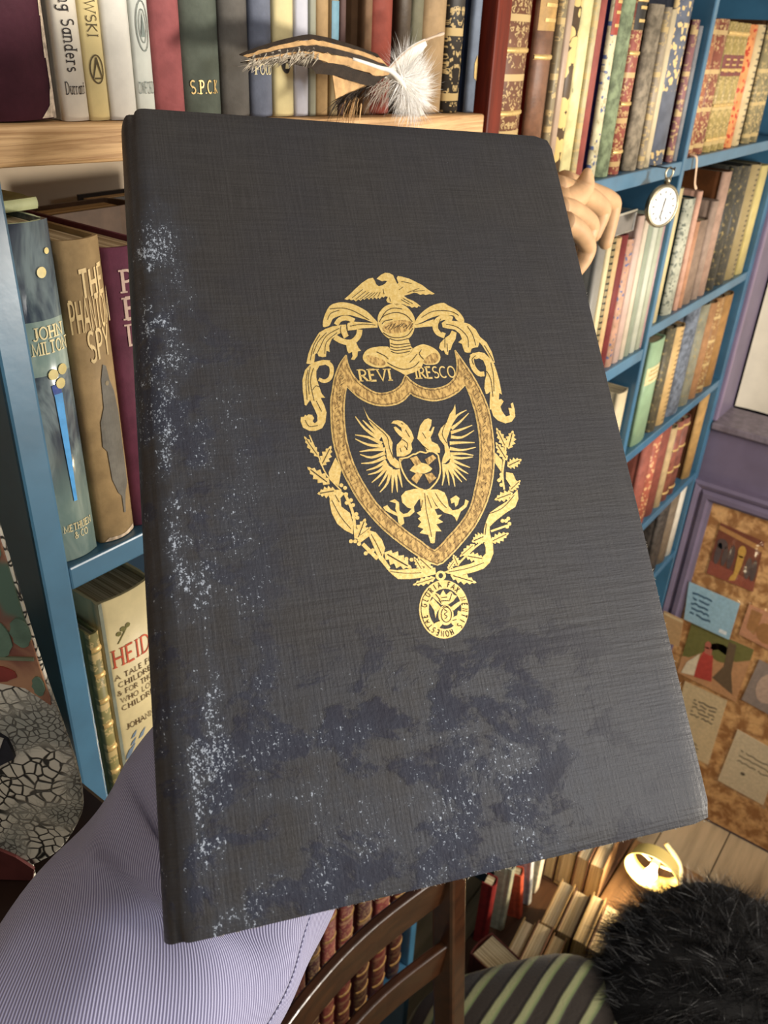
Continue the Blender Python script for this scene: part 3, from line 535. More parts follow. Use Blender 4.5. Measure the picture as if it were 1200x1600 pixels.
  ('d',(14403,17740,14507,17826,14499,17836,14395,17750),[]),
  ('d',(14604,17766,14709,17852,14701,17862,14597,17776),[]),
  ('d',(14377,17879,14481,17965,14473,17975,14369,17888),[]),
  ('d',(14432,17885,14536,17972,14528,17982,14424,17895),[]),
  ('d',(14365,17984,14469,18071,14461,18081,14357,17994),[]),
  ('d',(14372,17986,14476,18073,14468,18082,14364,17996),[]),
  ('d',(14348,18128,14452,18215,14444,18225,14340,18138),[]),
  ('d',(14430,18153,14535,18240,14527,18250,14423,18163),[]),
  ('d',(14550,18385,14655,18473,14648,18483,14542,18395),[]),
  ('d',(14367,18347,14472,18434,14464,18444,14359,18356),[]),
  ('d',(14485,18538,14590,18626,14582,18635,14477,18547),[]),
  ('d',(14454,18529,14559,18617,14551,18627,14446,18539),[]),
  ('d',(14341,18663,14446,18751,14438,18761,14333,18673),[]),
  ('d',(14372,18674,14477,18763,14470,18772,14365,18684),[]),
  ('d',(14361,18857,14466,18945,14458,18955,14353,18867),[]),
  ('d',(14245,18806,14350,18895,14342,18904,14237,18816),[]),
  ('d',(14275,19016,14380,19105,14373,19114,14268,19026),[]),
  ('d',(14333,19043,14438,19132,14430,19142,14325,19053),[]),
  ('d',(14299,19262,14404,19352,14396,19362,14291,19272),[]),
  ('d',(14169,19223,14274,19312,14266,19322,14161,19233),[]),
  ('d',(14223,19327,14328,19417,14320,19426,14215,19337),[]),
  ('d',(14165,19288,14270,19378,14262,19387,14157,19298),[]),
  ('d',(14215,19424,14320,19514,14313,19524,14207,19434),[]),
  ('d',(14241,19453,14347,19543,14339,19552,14233,19463),[]),
  ('d',(14156,19457,14261,19547,14253,19557,14148,19467),[]),
  ('d',(14115,19389,14220,19479,14212,19489,14107,19399),[]),
  ('d',(14172,19632,14277,19722,14269,19732,14164,19641),[]),
  ('d',(14096,19448,14201,19538,14193,19547,14088,19458),[]),
  ('d',(14060,19455,14165,19545,14157,19554,14052,19465),[]),
  ('d',(14072,19496,14176,19585,14169,19595,14064,19505),[]),
  ('d',(14047,19540,14152,19630,14144,19639,14039,19550),[]),
  ('d',(14106,19872,14211,19963,14203,19972,14098,19882),[]),
  ('d',(14034,19677,14139,19768,14131,19777,14026,19687),[]),
  ('d',(14022,19570,14127,19660,14119,19670,14015,19580),[]),
  ('d',(14022,20026,14128,20117,14120,20127,14015,20036),[]),
  ('d',(14017,19913,14122,20004,14114,20014,14009,19923),[]),
 ],
 'double_headed_eagle': [
  ('g',(9236,18377,9286,18132,9396,17837,9625,17561,9899,17283,10123,16983,10208,16692,10124,16364,10118,16081,10326,15832,10319,15551,10160,15561,9944,15763,9836,16051,9864,16332,9853,16522,9819,16714,9793,16954,9607,17202,9400,17596,9313,17889),[]),
  ('g',(9743,16932,9582,17052,9362,17227,9171,17406,9030,17599,8914,17803,8831,17946,8801,17927,8864,17772,8963,17552,9091,17335,9273,17130,9481,16935,9626,16796),[]),
  ('g',(9811,16991,9687,17127,9518,17322,9370,17491,9264,17610,9179,17705,9119,17766,9092,17743,9134,17666,9200,17556,9288,17421,9419,17236,9570,17026,9675,16874),[]),
  ('g',(9792,16745,9644,16824,9434,16938,9224,17034,9019,17087,8821,17119,8682,17135,8672,17102,8803,17064,8991,17010,9177,16939,9365,16828,9558,16696,9691,16597),[]),
  ('g',(9787,16635,9618,16645,9382,16666,9165,16706,8972,16786,8788,16889,8658,16960,8638,16931,8755,16840,8929,16716,9122,16610,9346,16544,9581,16500,9745,16467),[]),
  ('g',(9845,16504,9685,16493,9459,16482,9242,16467,9045,16444,8860,16417,8732,16394,8731,16361,8858,16361,9042,16366,9234,16367,9444,16359,9666,16347,9823,16335),[]),
  ('g',(9789,16345,9622,16276,9390,16190,9186,16143,9018,16167,8857,16230,8743,16275,8725,16245,8829,16179,8986,16093,9175,16042,9406,16071,9651,16139,9823,16186),[]),
  ('g',(9773,16155,9629,16086,9425,15996,9230,15928,9040,15899,8849,15890,8714,15883,8709,15850,8842,15835,9034,15822,9237,15830,9451,15881,9666,15952,9817,16000),[]),
  ('g',(9752,15976,9638,15899,9477,15796,9319,15709,9159,15651,8996,15605,8881,15571,8884,15538,9001,15551,9170,15576,9344,15617,9521,15689,9697,15775,9820,15833),[]),
  ('g',(9764,15869,9662,15765,9517,15628,9371,15518,9212,15455,9039,15414,8916,15384,8918,15351,9042,15360,9222,15380,9406,15430,9582,15533,9748,15661,9865,15749),[]),
  ('g',(9787,15768,9695,15658,9562,15508,9424,15367,9274,15239,9115,15117,9005,15029,9021,15003,9142,15073,9314,15179,9482,15294,9640,15426,9792,15564,9899,15659),[]),
  ('g',(9832,15688,9769,15572,9677,15410,9579,15254,9466,15103,9345,14953,9262,14847,9285,14827,9384,14919,9521,15056,9654,15199,9774,15350,9887,15504,9968,15610),[]),
  ('g',(9859,15621,9801,15438,9713,15185,9616,14970,9496,14817,9360,14688,9264,14598,9283,14573,9392,14648,9547,14766,9697,14923,9822,15147,9934,15400,10014,15578),[]),
  ('g',(9934,15533,9911,15386,9875,15178,9841,14982,9811,14806,9783,14641,9767,14526,9799,14522,9837,14634,9886,14797,9938,14970,9994,15165,10052,15370,10096,15516),[]),
  ('g',(10018,15493,10018,15367,10012,15188,10007,15009,10001,14831,9996,14653,9995,14529,10028,14530,10051,14654,10078,14832,10106,15011,10134,15191,10161,15371,10184,15498),[]),
  ('g',(10136,15496,10153,15402,10173,15267,10191,15128,10208,14979,10223,14824,10237,14716,10270,14721,10278,14832,10285,14990,10291,15144,10295,15289,10297,15428,10303,15526),[]),
  ('g',(10298,17552,10436,17666,10628,17681,10806,17624,11003,17420,11135,17122,11173,16829,11010,16598,11011,16359,10881,16176,10600,16051,10278,16071,10317,16400,10375,16587,10596,16766,10665,16882,10548,17008,10421,17207,10383,17378,10480,17398,10616,17246,10714,17144,10704,17338,10545,17491,10412,17536),[]),
  ('g',(12129,17619,11988,17706,11791,17636,11557,17381,11418,17070,11316,16812,11453,16595,11566,16379,11632,16192,11934,16148,12186,16106,12234,16287,12163,16502,11931,16647,11917,16832,12063,17036,12194,17295,12116,17299,11970,17094,11903,17150,12049,17356),[]),
  ('g',(13343,18302,13205,18056,12999,17848,12788,17480,12470,17228,12280,16945,12310,16704,12463,16431,12424,16118,12267,15866,12162,15613,12353,15652,12603,15845,12653,16209,12619,16422,12622,16687,12793,16997,13003,17361,13242,17728,13322,18051),[]),
  ('g',(12982,17317,13077,17436,13215,17600,13358,17740,13519,17841,13694,17926,13819,17987,13811,18017,13680,17976,13494,17909,13309,17817,13137,17678,12978,17522,12867,17414),[]),
  ('g',(12972,17109,13077,17184,13231,17291,13396,17413,13578,17564,13769,17730,13902,17850,13884,17874,13738,17770,13536,17621,13346,17489,13177,17388,13016,17301,12903,17244),[]),
  ('g',(12879,16914,13017,16958,13216,17017,13414,17079,13608,17147,13799,17219,13932,17273,13927,17304,13790,17271,13596,17220,13402,17173,13204,17132,13005,17094,12865,17071),[]),
  ('g',(12804,16729,12932,16713,13121,16690,13330,16707,13561,16801,13797,16931,13962,17029,13951,17057,13778,16979,13539,16870,13325,16802,13148,16808,12980,16850,12862,16887),[]),
  ('g',(12707,16442,12851,16453,13058,16462,13267,16469,13482,16469,13701,16467,13855,16468,13863,16500,13713,16521,13498,16545,13286,16566,13078,16580,12874,16592,12732,16603),[]),
  ('g',(12638,16210,12776,16184,12976,16145,13194,16129,13437,16159,13689,16212,13866,16254,13865,16286,13687,16264,13439,16233,13211,16225,13015,16260,12830,16318,12702,16365),[]),
  ('g',(12630,15947,12769,15960,12964,15972,13156,15973,13345,15950,13536,15916,13671,15894,13684,15925,13557,15968,13372,16023,13181,16068,12984,16088,12788,16097,12651,16106),[]),
  ('g',(12587,15819,12722,15803,12917,15778,13114,15765,13309,15778,13501,15804,13635,15827,13637,15859,13505,15857,13317,15852,13133,15860,12952,15893,12769,15938,12640,15975),[]),
  ('g',(12544,15724,12661,15670,12826,15589,12988,15515,13140,15452,13287,15396,13391,15360,13408,15389,13316,15444,13181,15519,13043,15600,12896,15692,12745,15791,12640,15863),[]),
  ('g',(12484,15631,12591,15549,12739,15429,12884,15317,13021,15224,13154,15140,13248,15084,13270,15110,13190,15183,13073,15284,12953,15392,12826,15519,12694,15655,12604,15753),[]),
  ('g',(12440,15590,12521,15500,12635,15367,12752,15228,12879,15077,13010,14920,13106,14812,13133,14832,13056,14954,12943,15125,12834,15290,12734,15443,12639,15590,12575,15694),[]),
  ('g',(12376,15581,12447,15448,12544,15259,12639,15086,12730,14948,12818,14830,12881,14751,12910,14770,12865,14861,12796,14991,12727,15137,12653,15317,12576,15516,12525,15659),[]),
  ('g',(12316,15565,12371,15431,12442,15240,12495,15057,12517,14880,12522,14703,12527,14579,12559,14582,12575,14708,12592,14891,12591,15082,12556,15283,12505,15487,12471,15630),[]),
  ('g',(12231,15561,12251,15433,12274,15251,12290,15078,12291,14917,12284,14759,12282,14650,12314,14650,12337,14761,12365,14920,12386,15089,12391,15272,12390,15461,12391,15593),[]),
  ('g',(12170,15608,12160,15472,12140,15281,12112,15102,12068,14941,12014,14786,11978,14677,12007,14668,12063,14772,12137,14924,12205,15090,12255,15276,12297,15470,12329,15606),[]),
  ('g',(10342,15967,10334,15805,10340,15587,10380,15366,10446,15151,10528,14969,10665,14800,10923,14603,11206,14469,11423,14519,11602,14653,11781,14808,11936,14995,12039,15195,12102,15410,12124,15661,12121,15882,12127,15997,12090,16086,11963,16195,11804,16269,11672,16227,11573,16178,11464,16216,11331,16255,11197,16206,11096,16153,11052,16157,10980,16153,10862,16090,10725,16028,10538,16008,10379,16004,10372,15937,10534,15941,10734,15963,10885,16030,10996,16090,11043,16089,11109,16089,11218,16145,11324,16187,11435,16151,11567,16110,11690,16164,11787,16201,11920,16136,12034,16038,12058,15979,12052,15873,12054,15655,12034,15413,11975,15212,11880,15027,11735,14851,11563,14701,11400,14578,11226,14534,10963,14660,10714,14851,10586,15009,10509,15181,10445,15389,10407,15601,10402,15813,10409,15973),[]),
  ('t',(10816,15958,11138,16041,11280,15722,10998,15586),[]),
  ('t',(11463,15865,11862,16048,11984,15884,11564,15600),[]),
  ('t',(10999,15330,11230,15212,10900,14828,10690,15046),[]),
  ('t',(11331,15205,11650,15260,11806,15018,11452,14788),[]),
  ('g',(10713,15426,10838,15545,11018,15687,11282,15732,11524,15654,11711,15436,11614,15339,11339,15245,10987,15270,10803,15369),[]),
  ('g',(11051,14565,11376,14540,11461,14080,11536,13823,11641,13714,11455,13679,11530,13424,11735,13432,11525,13275,11719,13110,11400,13039,11564,12729,11316,12751,11169,12276,11090,12259,10997,12292,10967,12636,10614,12741,10819,12894,10593,13012,10778,13192,10660,13349,10802,13436,10658,13596,10875,13678,10913,14123),[]),
  ('g',(11351,14542,11756,14522,12031,14364,12101,14080,12089,13778,12224,13566,12488,13595,12785,13772,12886,13993,13023,13906,12866,13665,12568,13487,12413,13249,12301,13084,12262,13262,12137,13398,11850,13497,11641,13714,11501,14026),[]),
  ('g',(12227,14070,12514,14200,12640,14063,12505,13795,12382,13704,12373,13907,12236,13867),[]),
  ('g',(11112,14608,10741,14613,10359,14549,10140,14359,10133,14085,10316,13843,10487,13783,10273,13619,10085,13590,9954,13736,9999,14096,9845,14245,9605,14173,9856,14062,9792,13840,9825,13657,9587,13834,9487,14023,9293,13949,9358,13808,9639,13627,9823,13522,9817,13252,9903,13110,10058,13209,10059,13456,10337,13478,10574,13639,10595,13866,10830,14122,11039,14243),[]),
  ('d',(10641,16799,10703,16749,10785,16678,10833,16603,10818,16512,10771,16407,10734,16332,10759,16322,10796,16398,10845,16507,10861,16612,10808,16699,10723,16772,10661,16822),[]),
  ('d',(10859,17226,10896,17123,10946,16983,10982,16881,11009,16894,10973,16996,10923,17136,10886,17239),[]),
  ('d',(9368,17731,9459,17627,9589,17478,9713,17330,9826,17200,9934,17071,10009,16935,10028,16786,10016,16625,10013,16462,10042,16283,10082,16105,10110,15981,10137,15991,10109,16115,10070,16292,10041,16467,10044,16627,10056,16790,10036,16947,9958,17089,9849,17220,9735,17350,9611,17499,9481,17648,9390,17752),[]),
  ('d',(10732,17517,10757,17502,10791,17480,10816,17465,10834,17490,10809,17505,10774,17527,10749,17543),[]),
  ('d',(10473,16435,10476,16378,10480,16301,10483,16244,10511,16249,10508,16306,10504,16383,10501,16440),[]),
  ('d',(10677,16513,10708,16455,10749,16374,10780,16316,10805,16332,10775,16390,10733,16470,10703,16529),[]),
  ('d',(11158,14404,11135,14231,11103,13986,11080,13759,11074,13591,11077,13439,11081,13262,11081,13006,11082,12724,11082,12525,11107,12528,11107,12727,11106,13009,11106,13264,11103,13443,11099,13593,11105,13760,11128,13986,11160,14231,11183,14404),[]),
  ('d',(11433,16534,11509,16452,11613,16339,11688,16257,11709,16276,11633,16358,11529,16471,11453,16553),[]),
  ('d',(11585,17054,11616,16975,11657,16865,11688,16785,11712,16797,11682,16877,11640,16987,11610,17067),[]),
  ('d',(12714,17435,12633,17312,12523,17136,12455,16961,12472,16794,12531,16634,12577,16524,12601,16536,12556,16647,12498,16803,12481,16961,12546,17127,12655,17300,12735,17423),[]),
  ('d',(11238,14294,11265,14128,11302,13901,11328,13736,11353,13742,11327,13907,11290,14135,11263,14301),[]),
  ('d',(11000,14118,10965,14017,10917,13878,10882,13778,10906,13773,10941,13873,10989,14011,11024,14112),[]),
  ('d',(11610,14364,11653,14251,11715,14090,11780,13946,11853,13835,11929,13741,11982,13677,12003,13694,11950,13758,11875,13851,11804,13960,11739,14102,11677,14262,11634,14375),[]),
 ],
 'wreath': [
  ('g',(7019,16228,7031,16309,7059,16449,6979,16499,7010,16666,6901,16698,6899,16870,6778,16895,6753,17029,6665,17049,6620,17133,6552,17178,6551,17090,6590,17002,6558,16908,6645,16814,6600,16686,6728,16592,6694,16473,6837,16412,6831,16311,6952,16261),[]),
  ('d',(6975,16348,6634,17042,6612,17028,6952,16335),[]),
  ('g',(7050,15860,7131,15879,7278,15903,7268,16004,7442,16035,7398,16159,7554,16226,7494,16360,7600,16436,7558,16535,7604,16614,7600,16701,7517,16669,7463,16595,7355,16592,7328,16466,7180,16465,7182,16297,7050,16286,7092,16117,6996,16084,7033,15941),[]),
  ('d',(7129,15951,7530,16565,7503,16582,7101,15969),[]),
  ('g',(7274,15074,7275,15171,7285,15344,7170,15352,7180,15557,7031,15528,6996,15719,6832,15673,6775,15808,6656,15777,6581,15843,6485,15852,6499,15753,6566,15679,6542,15556,6674,15503,6638,15334,6823,15306,6801,15153,7000,15170,7012,15054,7180,15071),[]),
  ('d',(7193,15182,6616,15750,6590,15721,7166,15154),[]),
  ('g',(7490,14788,7443,14850,7365,14967,7303,14889,7210,15026,7149,14900,7040,14996,6980,14849,6887,14893,6842,14788,6773,14776,6720,14712,6774,14660,6843,14661,6890,14565,6982,14627,7044,14493,7151,14609,7213,14496,7305,14651,7367,14585,7444,14717),[]),
  ('d',(7397,14798,6835,14742,6835,14705,7397,14760),[]),
  ('g',(6750,17203,6816,16938,6908,16565,6994,16219,7049,15954,7100,15712,7185,15472,7348,15203,7544,14938,7685,14754,7727,14789,7587,14973,7392,15236,7233,15500,7150,15732,7101,15970,7045,16237,6959,16583,6867,16957,6802,17222),[]),
  ('g',(7694,16186,7853,15670,7627,14958,7310,15297,7310,15570),[]),
  ('g',(7218,14719,7619,14509,7597,14109,7898,13818,7953,13371,7880,12938,7568,13141,7313,13427,7170,13878,7155,14322),[]),
  ('g',(7103,14817,7627,14823,7814,14629,7612,14465,7183,14498),[]),
  ('g',(7766,14654,7786,14573,7814,14456,7844,14333,7877,14216,7910,14096,7936,13972,7955,13860,7967,13745,7968,13583,7951,13308,7923,12987,7902,12757,8014,12756,8035,12985,8064,13309,8082,13588,8080,13761,8068,13885,8048,14003,8021,14132,7987,14256,7955,14372,7925,14493,7897,14610,7877,14692),[]),
  ('g',(7958,14595,7934,14547,7887,14519,7837,14523,7801,14557,7793,14608,7817,14656,7863,14684,7914,14680,7950,14646),[]),
  ('g',(7920,14239,7896,14191,7850,14164,7800,14168,7764,14202,7756,14252,7780,14300,7826,14327,7877,14323,7913,14290),[]),
  ('g',(8112,14336,8088,14288,8042,14260,7991,14265,7955,14298,7947,14349,7971,14397,8018,14424,8069,14420,8105,14387),[]),
  ('g',(8165,14130,8141,14082,8095,14055,8044,14059,8008,14093,8001,14143,8025,14191,8071,14218,8122,14214,8158,14181),[]),
  ('g',(8232,13745,8208,13698,8161,13671,8111,13675,8075,13709,8067,13759,8091,13807,8137,13834,8188,13829,8224,13796),[]),
  ('g',(8249,13588,8225,13541,8178,13514,8128,13519,8092,13552,8084,13602,8108,13650,8155,13677,8205,13672,8241,13639),[]),
  ('g',(8101,13623,8077,13576,8031,13549,7981,13553,7945,13587,7937,13637,7961,13684,8007,13711,8058,13707,8094,13673),[]),
  ('g',(8000,12644,7976,12597,7930,12572,7880,12576,7845,12610,7838,12659,7861,12705,7907,12731,7957,12726,7992,12693),[]),
  ('g',(8131,12522,8107,12476,8062,12451,8011,12455,7976,12489,7969,12538,7992,12584,8038,12610,8088,12605,8124,12572),[]),
  ('g',(7829,12660,7806,12613,7760,12588,7710,12592,7675,12626,7667,12675,7691,12721,7736,12747,7786,12742,7822,12709),[]),
  ('g',(8644,12212,8620,12166,8574,12140,8523,12145,8488,12179,8480,12228,8505,12274,8551,12300,8601,12295,8637,12261),[]),
  ('g',(8486,12184,8462,12138,8416,12113,8366,12118,8330,12151,8323,12200,8347,12246,8393,12272,8443,12267,8479,12233),[]),
  ('g',(8335,12121,8311,12075,8266,12049,8216,12054,8180,12088,8173,12137,8197,12183,8242,12208,8293,12203,8328,12170),[]),
  ('g',(7825,14989,7801,14940,7755,14912,7704,14916,7668,14950,7660,15001,7684,15050,7730,15077,7781,15074,7818,15040),[]),
  ('g',(7959,14866,7935,14817,7888,14789,7837,14793,7801,14827,7794,14878,7818,14927,7864,14955,7915,14951,7951,14917),[]),
  ('g',(9950,11734,9925,11688,9878,11663,9826,11668,9790,11702,9784,11751,9809,11797,9856,11823,9908,11818,9944,11784),[]),
  ('g',(10155,11679,10130,11632,10082,11607,10030,11612,9994,11646,9988,11696,10013,11742,10060,11767,10112,11762,10148,11728),[]),
  ('g',(8015,12708,8099,12729,8252,12759,8229,12856,8410,12894,8346,13012,8503,13084,8421,13211,8524,13289,8466,13383,8504,13461,8488,13546,8404,13511,8357,13437,8242,13430,8230,13306,8073,13299,8097,13136,7958,13120,8026,12958,7928,12922,7987,12785),[]),
  ('d',(8087,12799,8432,13411,8400,13427,8055,12815),[]),
  ('g',(8080,12833,8132,12821,8223,12794,8251,12856,8359,12826,8374,12912,8484,12908,8494,13004,8579,13019,8588,13089,8639,13123,8665,13175,8609,13180,8554,13151,8492,13180,8436,13113,8352,13154,8298,13054,8220,13085,8188,12972,8123,12980,8097,12885),[]),
  ('d',(8154,12864,8582,13115,8572,13133,8145,12882),[]),
  ('g',(8512,13057,8800,12942,9007,12615,9074,12258,8926,11924,9150,11468,9040,11350,8738,11856,8614,12389,8510,12793),[]),
  ('g',(8079,12552,8187,12616,8337,12705,8463,12775,8540,12810,8596,12828,8636,12840,8602,12990,8560,12977,8492,12954,8399,12913,8266,12838,8114,12748,8007,12683),[]),
  ('g',(8136,12467,8188,12397,8264,12297,8348,12186,8447,12054,8555,11912,8630,11812,8759,11909,8683,12009,8576,12152,8476,12284,8392,12395,8316,12496,8263,12565),[]),
  ('g',(9000,12090,9007,11980,9008,11782,9146,11792,9150,11559,9326,11616,9382,11406,9576,11483,9655,11341,9797,11394,9893,11331,10012,11336,9989,11446,9902,11519,9924,11664,9758,11702,9792,11902,9563,11903,9579,12082,9339,12028,9316,12159,9114,12111),[]),
  ('d',(9106,11982,9844,11431,9875,11467,9136,12018),[]),
  ('g',(10435,11205,10457,11256,10502,11346,10443,11376,10495,11483,10409,11501,10434,11610,10336,11623,10336,11708,10266,11718,10241,11771,10192,11798,10176,11742,10195,11687,10154,11626,10213,11568,10155,11486,10247,11429,10201,11353,10310,11318,10290,11253,10384,11224),[]),
  ('d',(10416,11280,10238,11713,10218,11704,10395,11271),[]),
  ('g',(8984,11425,9389,11331,9921,11328,10454,11299,10991,11269,10965,11009,10380,10928,9842,10921,9374,10971,9174,11173),[]),
  ('g',(11316,11057,11870,11191,12495,11272,12988,11417,13269,11634,13324,11875,13292,12075,13675,12039,13610,11600,13359,11233,13053,11021,12621,10921,11947,10848,11472,10970),[]),
  ('g',(13425,12661,13606,12996,13841,13331,14264,13551,14744,13769,15346,14243,15284,13830,15054,13487,14572,13270,14020,12960,13704,12736,13648,12490,13654,12290,13678,11940,13321,11974,13322,12321),[]),
  ('g',(14996,15057,15306,14983,15380,14608,15062,14421,14922,14746),[]),
  ('g',(14694,15980,14958,15590,14781,15071,14584,15508),[]),
  ('g',(15354,16101,15442,16132,15601,16178,15568,16267,15757,16324,15678,16428,15838,16514,15739,16625,15841,16711,15771,16792,15805,16870,15779,16948,15694,16906,15650,16830,15529,16810,15528,16692,15362,16666,15403,16516,15256,16484,15343,16339,15242,16293,15317,16172),[]),
  ('d',(15422,16197,15732,16814,15697,16825,15387,16208),[]),
  ('g',(15258,16161,15291,16236,15357,16366,15286,16424,15362,16579,15256,16623,15299,16788,15178,16826,15187,16957,15100,16987,15074,17073,15015,17124,14990,17040,15008,16952,14950,16866,15018,16765,14936,16650,15046,16544,14980,16435,15114,16359,15082,16263,15196,16201),[]),
  ('d',(15242,16281,15065,16984,15038,16974,15215,16271),[]),
  ('g',(15174,15576,15206,15654,15271,15789,15187,15832,15262,15993,15139,16018,15176,16182,15037,16198,15038,16325,14937,16339,14902,16416,14832,16455,14810,16371,14836,16290,14777,16198,14860,16113,14777,15989,14908,15907,14842,15791,14998,15741,14968,15644,15101,15604),[]),
  ('d',(15148,15688,14898,16330,14869,16316,15118,15674),[]),
  ('g',(15112,15314,15172,15269,15275,15182,15319,15269,15442,15167,15475,15298,15605,15239,15634,15390,15737,15373,15759,15483,15827,15512,15867,15586,15800,15620,15731,15601,15662,15678,15583,15596,15491,15704,15409,15567,15321,15656,15264,15489,15188,15533,15141,15391),[]),
  ('d',(15206,15329,15757,15527,15748,15562,15197,15363),[]),
  ('g',(14960,14220,15024,14205,15139,14172,15158,14249,15294,14212,15293,14318,15425,14314,15416,14433,15513,14452,15508,14539,15562,14581,15582,14646,15513,14651,15455,14616,15375,14651,15322,14568,15213,14619,15171,14495,15071,14533,15058,14393,14978,14403,14969,14285),[]),
  ('d',(15042,14259,15496,14570,15480,14593,15026,14282),[]),
  ('g',(15095,14105,15030,14152,14921,14244,14857,14158,14726,14264,14669,14134,14525,14199,14471,14049,14354,14070,14313,13962,14232,13936,14177,13866,14249,13829,14331,13845,14400,13767,14502,13844,14595,13733,14709,13864,14799,13773,14889,13937,14973,13890,15049,14029),[]),
  ('d',(14981,14093,14311,13918,14316,13884,14986,14059),[]),
  ('g',(13609,12095,13676,12058,13791,11985,13846,12067,13984,11981,14029,12103,14176,12056,14216,12196,14334,12187,14366,12288,14445,12319,14495,12388,14420,12416,14338,12394,14263,12460,14168,12380,14066,12473,13965,12344,13868,12419,13794,12263,13708,12299,13647,12167),[]),
  ('d',(13719,12115,14365,12328,14357,12359,13710,12145),[]),
  ('g',(13409,12362,13357,12415,13266,12517,13230,12432,13122,12550,13096,12420,12984,12495,12963,12345,12875,12373,12859,12265,12803,12243,12771,12174,12828,12131,12886,12143,12946,12057,13011,12131,13091,12011,13158,12139,13235,12039,13280,12202,13347,12148,13385,12287),[]),
  ('d',(13328,12358,12862,12220,12870,12184,13336,12322),[]),
  ('g',(12876,12065,12808,12072,12690,12091,12652,12016,12513,12037,12490,11937,12348,11927,12332,11817,12224,11789,12211,11709,12144,11664,12110,11602,12181,11604,12251,11642,12329,11617,12404,11700,12510,11663,12583,11784,12683,11758,12729,11890,12813,11890,12851,12002),[]),
  ('d',(12777,12019,12217,11680,12229,11661,12789,11999),[]),
  ('g',(12369,11625,12396,11559,12438,11439,12526,11477,12577,11336,12681,11411,12762,11296,12873,11387,12954,11318,13037,11383,13112,11367,13190,11397,13151,11458,13078,11483,13062,11576,12946,11562,12926,11690,12776,11639,12749,11751,12603,11664,12561,11738,12439,11663),[]),
  ('d',(12461,11583,13060,11416,13072,11445,12473,11612),[]),
  ('g',(11979,11228,12014,11271,12083,11345,12027,11370,12108,11458,12020,11475,12072,11565,11971,11577,11991,11647,11918,11657,11904,11701,11858,11724,11828,11678,11836,11632,11778,11582,11826,11533,11745,11466,11831,11417,11763,11355,11872,11324,11836,11270,11928,11245),[]),
  ('d',(11976,11291,11888,11653,11864,11646,11952,11284),[]),
  ('g',(11507,11133,11554,11130,11638,11119,11641,11172,11741,11161,11726,11232,11818,11241,11795,11321,11860,11343,11845,11400,11877,11434,11881,11479,11833,11476,11797,11447,11736,11463,11711,11402,11628,11425,11616,11338,11541,11354,11551,11259,11494,11258,11504,11178),[]),
  ('d',(11558,11168,11832,11420,11818,11434,11544,11181),[]),
  ('g',(10865,11152,10874,11221,10897,11341,10813,11358,10839,11501,10726,11495,10717,11633,10592,11617,10562,11717,10471,11707,10421,11761,10350,11777,10352,11706,10395,11647,10366,11562,10459,11512,10417,11397,10552,11359,10522,11254,10670,11247,10669,11164,10794,11159),[]),
  ('d',(10814,11236,10439,11692,10416,11674,10792,11219),[]),
  ('g',(14811,14806,14782,14756,14729,14727,14673,14731,14635,14766,14630,14819,14659,14869,14712,14898,14768,14894,14806,14859),[]),
  ('g',(14680,14710,14651,14660,14598,14632,14542,14636,14505,14671,14499,14723,14529,14774,14581,14802,14637,14798,14675,14763),[]),
  ('g',(14738,14497,14709,14447,14656,14419,14601,14423,14563,14458,14558,14510,14587,14560,14639,14589,14695,14585,14733,14550),[]),
  ('g',(14706,13003,14677,12955,14625,12928,14570,12932,14533,12967,14528,13018,14557,13067,14609,13094,14664,13089,14701,13054),[]),
  ('g',(14578,12912,14549,12864,14497,12837,14442,12842,14405,12876,14400,12928,14429,12976,14480,13003,14535,12998,14573,12963),[]),
  ('g',(14705,12774,14676,12726,14624,12699,14569,12704,14532,12739,14527,12790,14556,12838,14608,12865,14663,12860,14700,12825),[]),
  ('g',(14571,12659,14542,12611,14490,12585,14435,12589,14398,12624,14393,12675,14422,12723,14474,12750,14528,12745,14566,12710),[]),
  ('g',(14421,12926,14392,12878,14340,12851,14286,12856,14249,12890,14243,12941,14272,12989,14323,13016,14378,13012,14415,12977),[]),
  ('g',(12474,11712,12448,11666,12399,11640,12346,11646,12310,11679,12305,11728,12331,11775,12380,11800,12432,11795,12469,11761),[]),
  ('g',(12717,11884,12690,11837,12641,11812,12588,11817,12552,11851,12546,11900,12573,11947,12622,11972,12675,11967,12711,11933),[]),
  ('g',(14848,14961,14818,14911,14765,14882,14709,14886,14671,14921,14666,14974,14696,15025,14749,15053,14805,15050,14843,15014),[]),
  ('g',(15253,16328,15186,16132,15090,15855,14997,15593,14914,15381,14833,15178,14768,14967,14727,14716,14704,14463,14689,14286,14776,14292,14791,14468,14814,14719,14853,14961,14916,15163,14996,15362,15080,15577,15174,15841,15270,16118,15338,16314),[]),
  ('g',(13588,12330,13396,12242,13119,12113,12824,11953,12496,11732,12155,11484,11917,11310,11962,11251,12200,11426,12540,11672,12863,11889,13152,12045,13425,12173,13617,12260),[]),
  ('g',(13716,12492,13947,12545,14266,12619,14500,12673,14488,12760,14254,12706,13935,12631,13704,12578),[]),
  ('d',(13779,13271,13957,13310,14213,13373,14468,13471,14717,13639,14962,13842,15134,13988,15114,14010,14942,13863,14699,13661,14455,13496,14206,13401,13953,13339,13776,13300),[]),
  ('d',(11535,11020,11749,11032,12055,11050,12355,11079,12639,11132,12915,11198,13109,11245,13104,11272,12911,11225,12635,11160,12353,11107,12055,11078,11750,11060,11536,11049),[]),
  ('d',(13568,12900,13520,12756,13453,12558,13405,12414,13435,12408,13483,12552,13550,12750,13598,12895),[]),
  ('d',(7242,14399,7299,14216,7383,13958,7478,13713,7597,13496,7728,13294,7820,13154,7842,13169,7750,13309,7620,13511,7502,13726,7407,13968,7324,14226,7267,14409),[]),
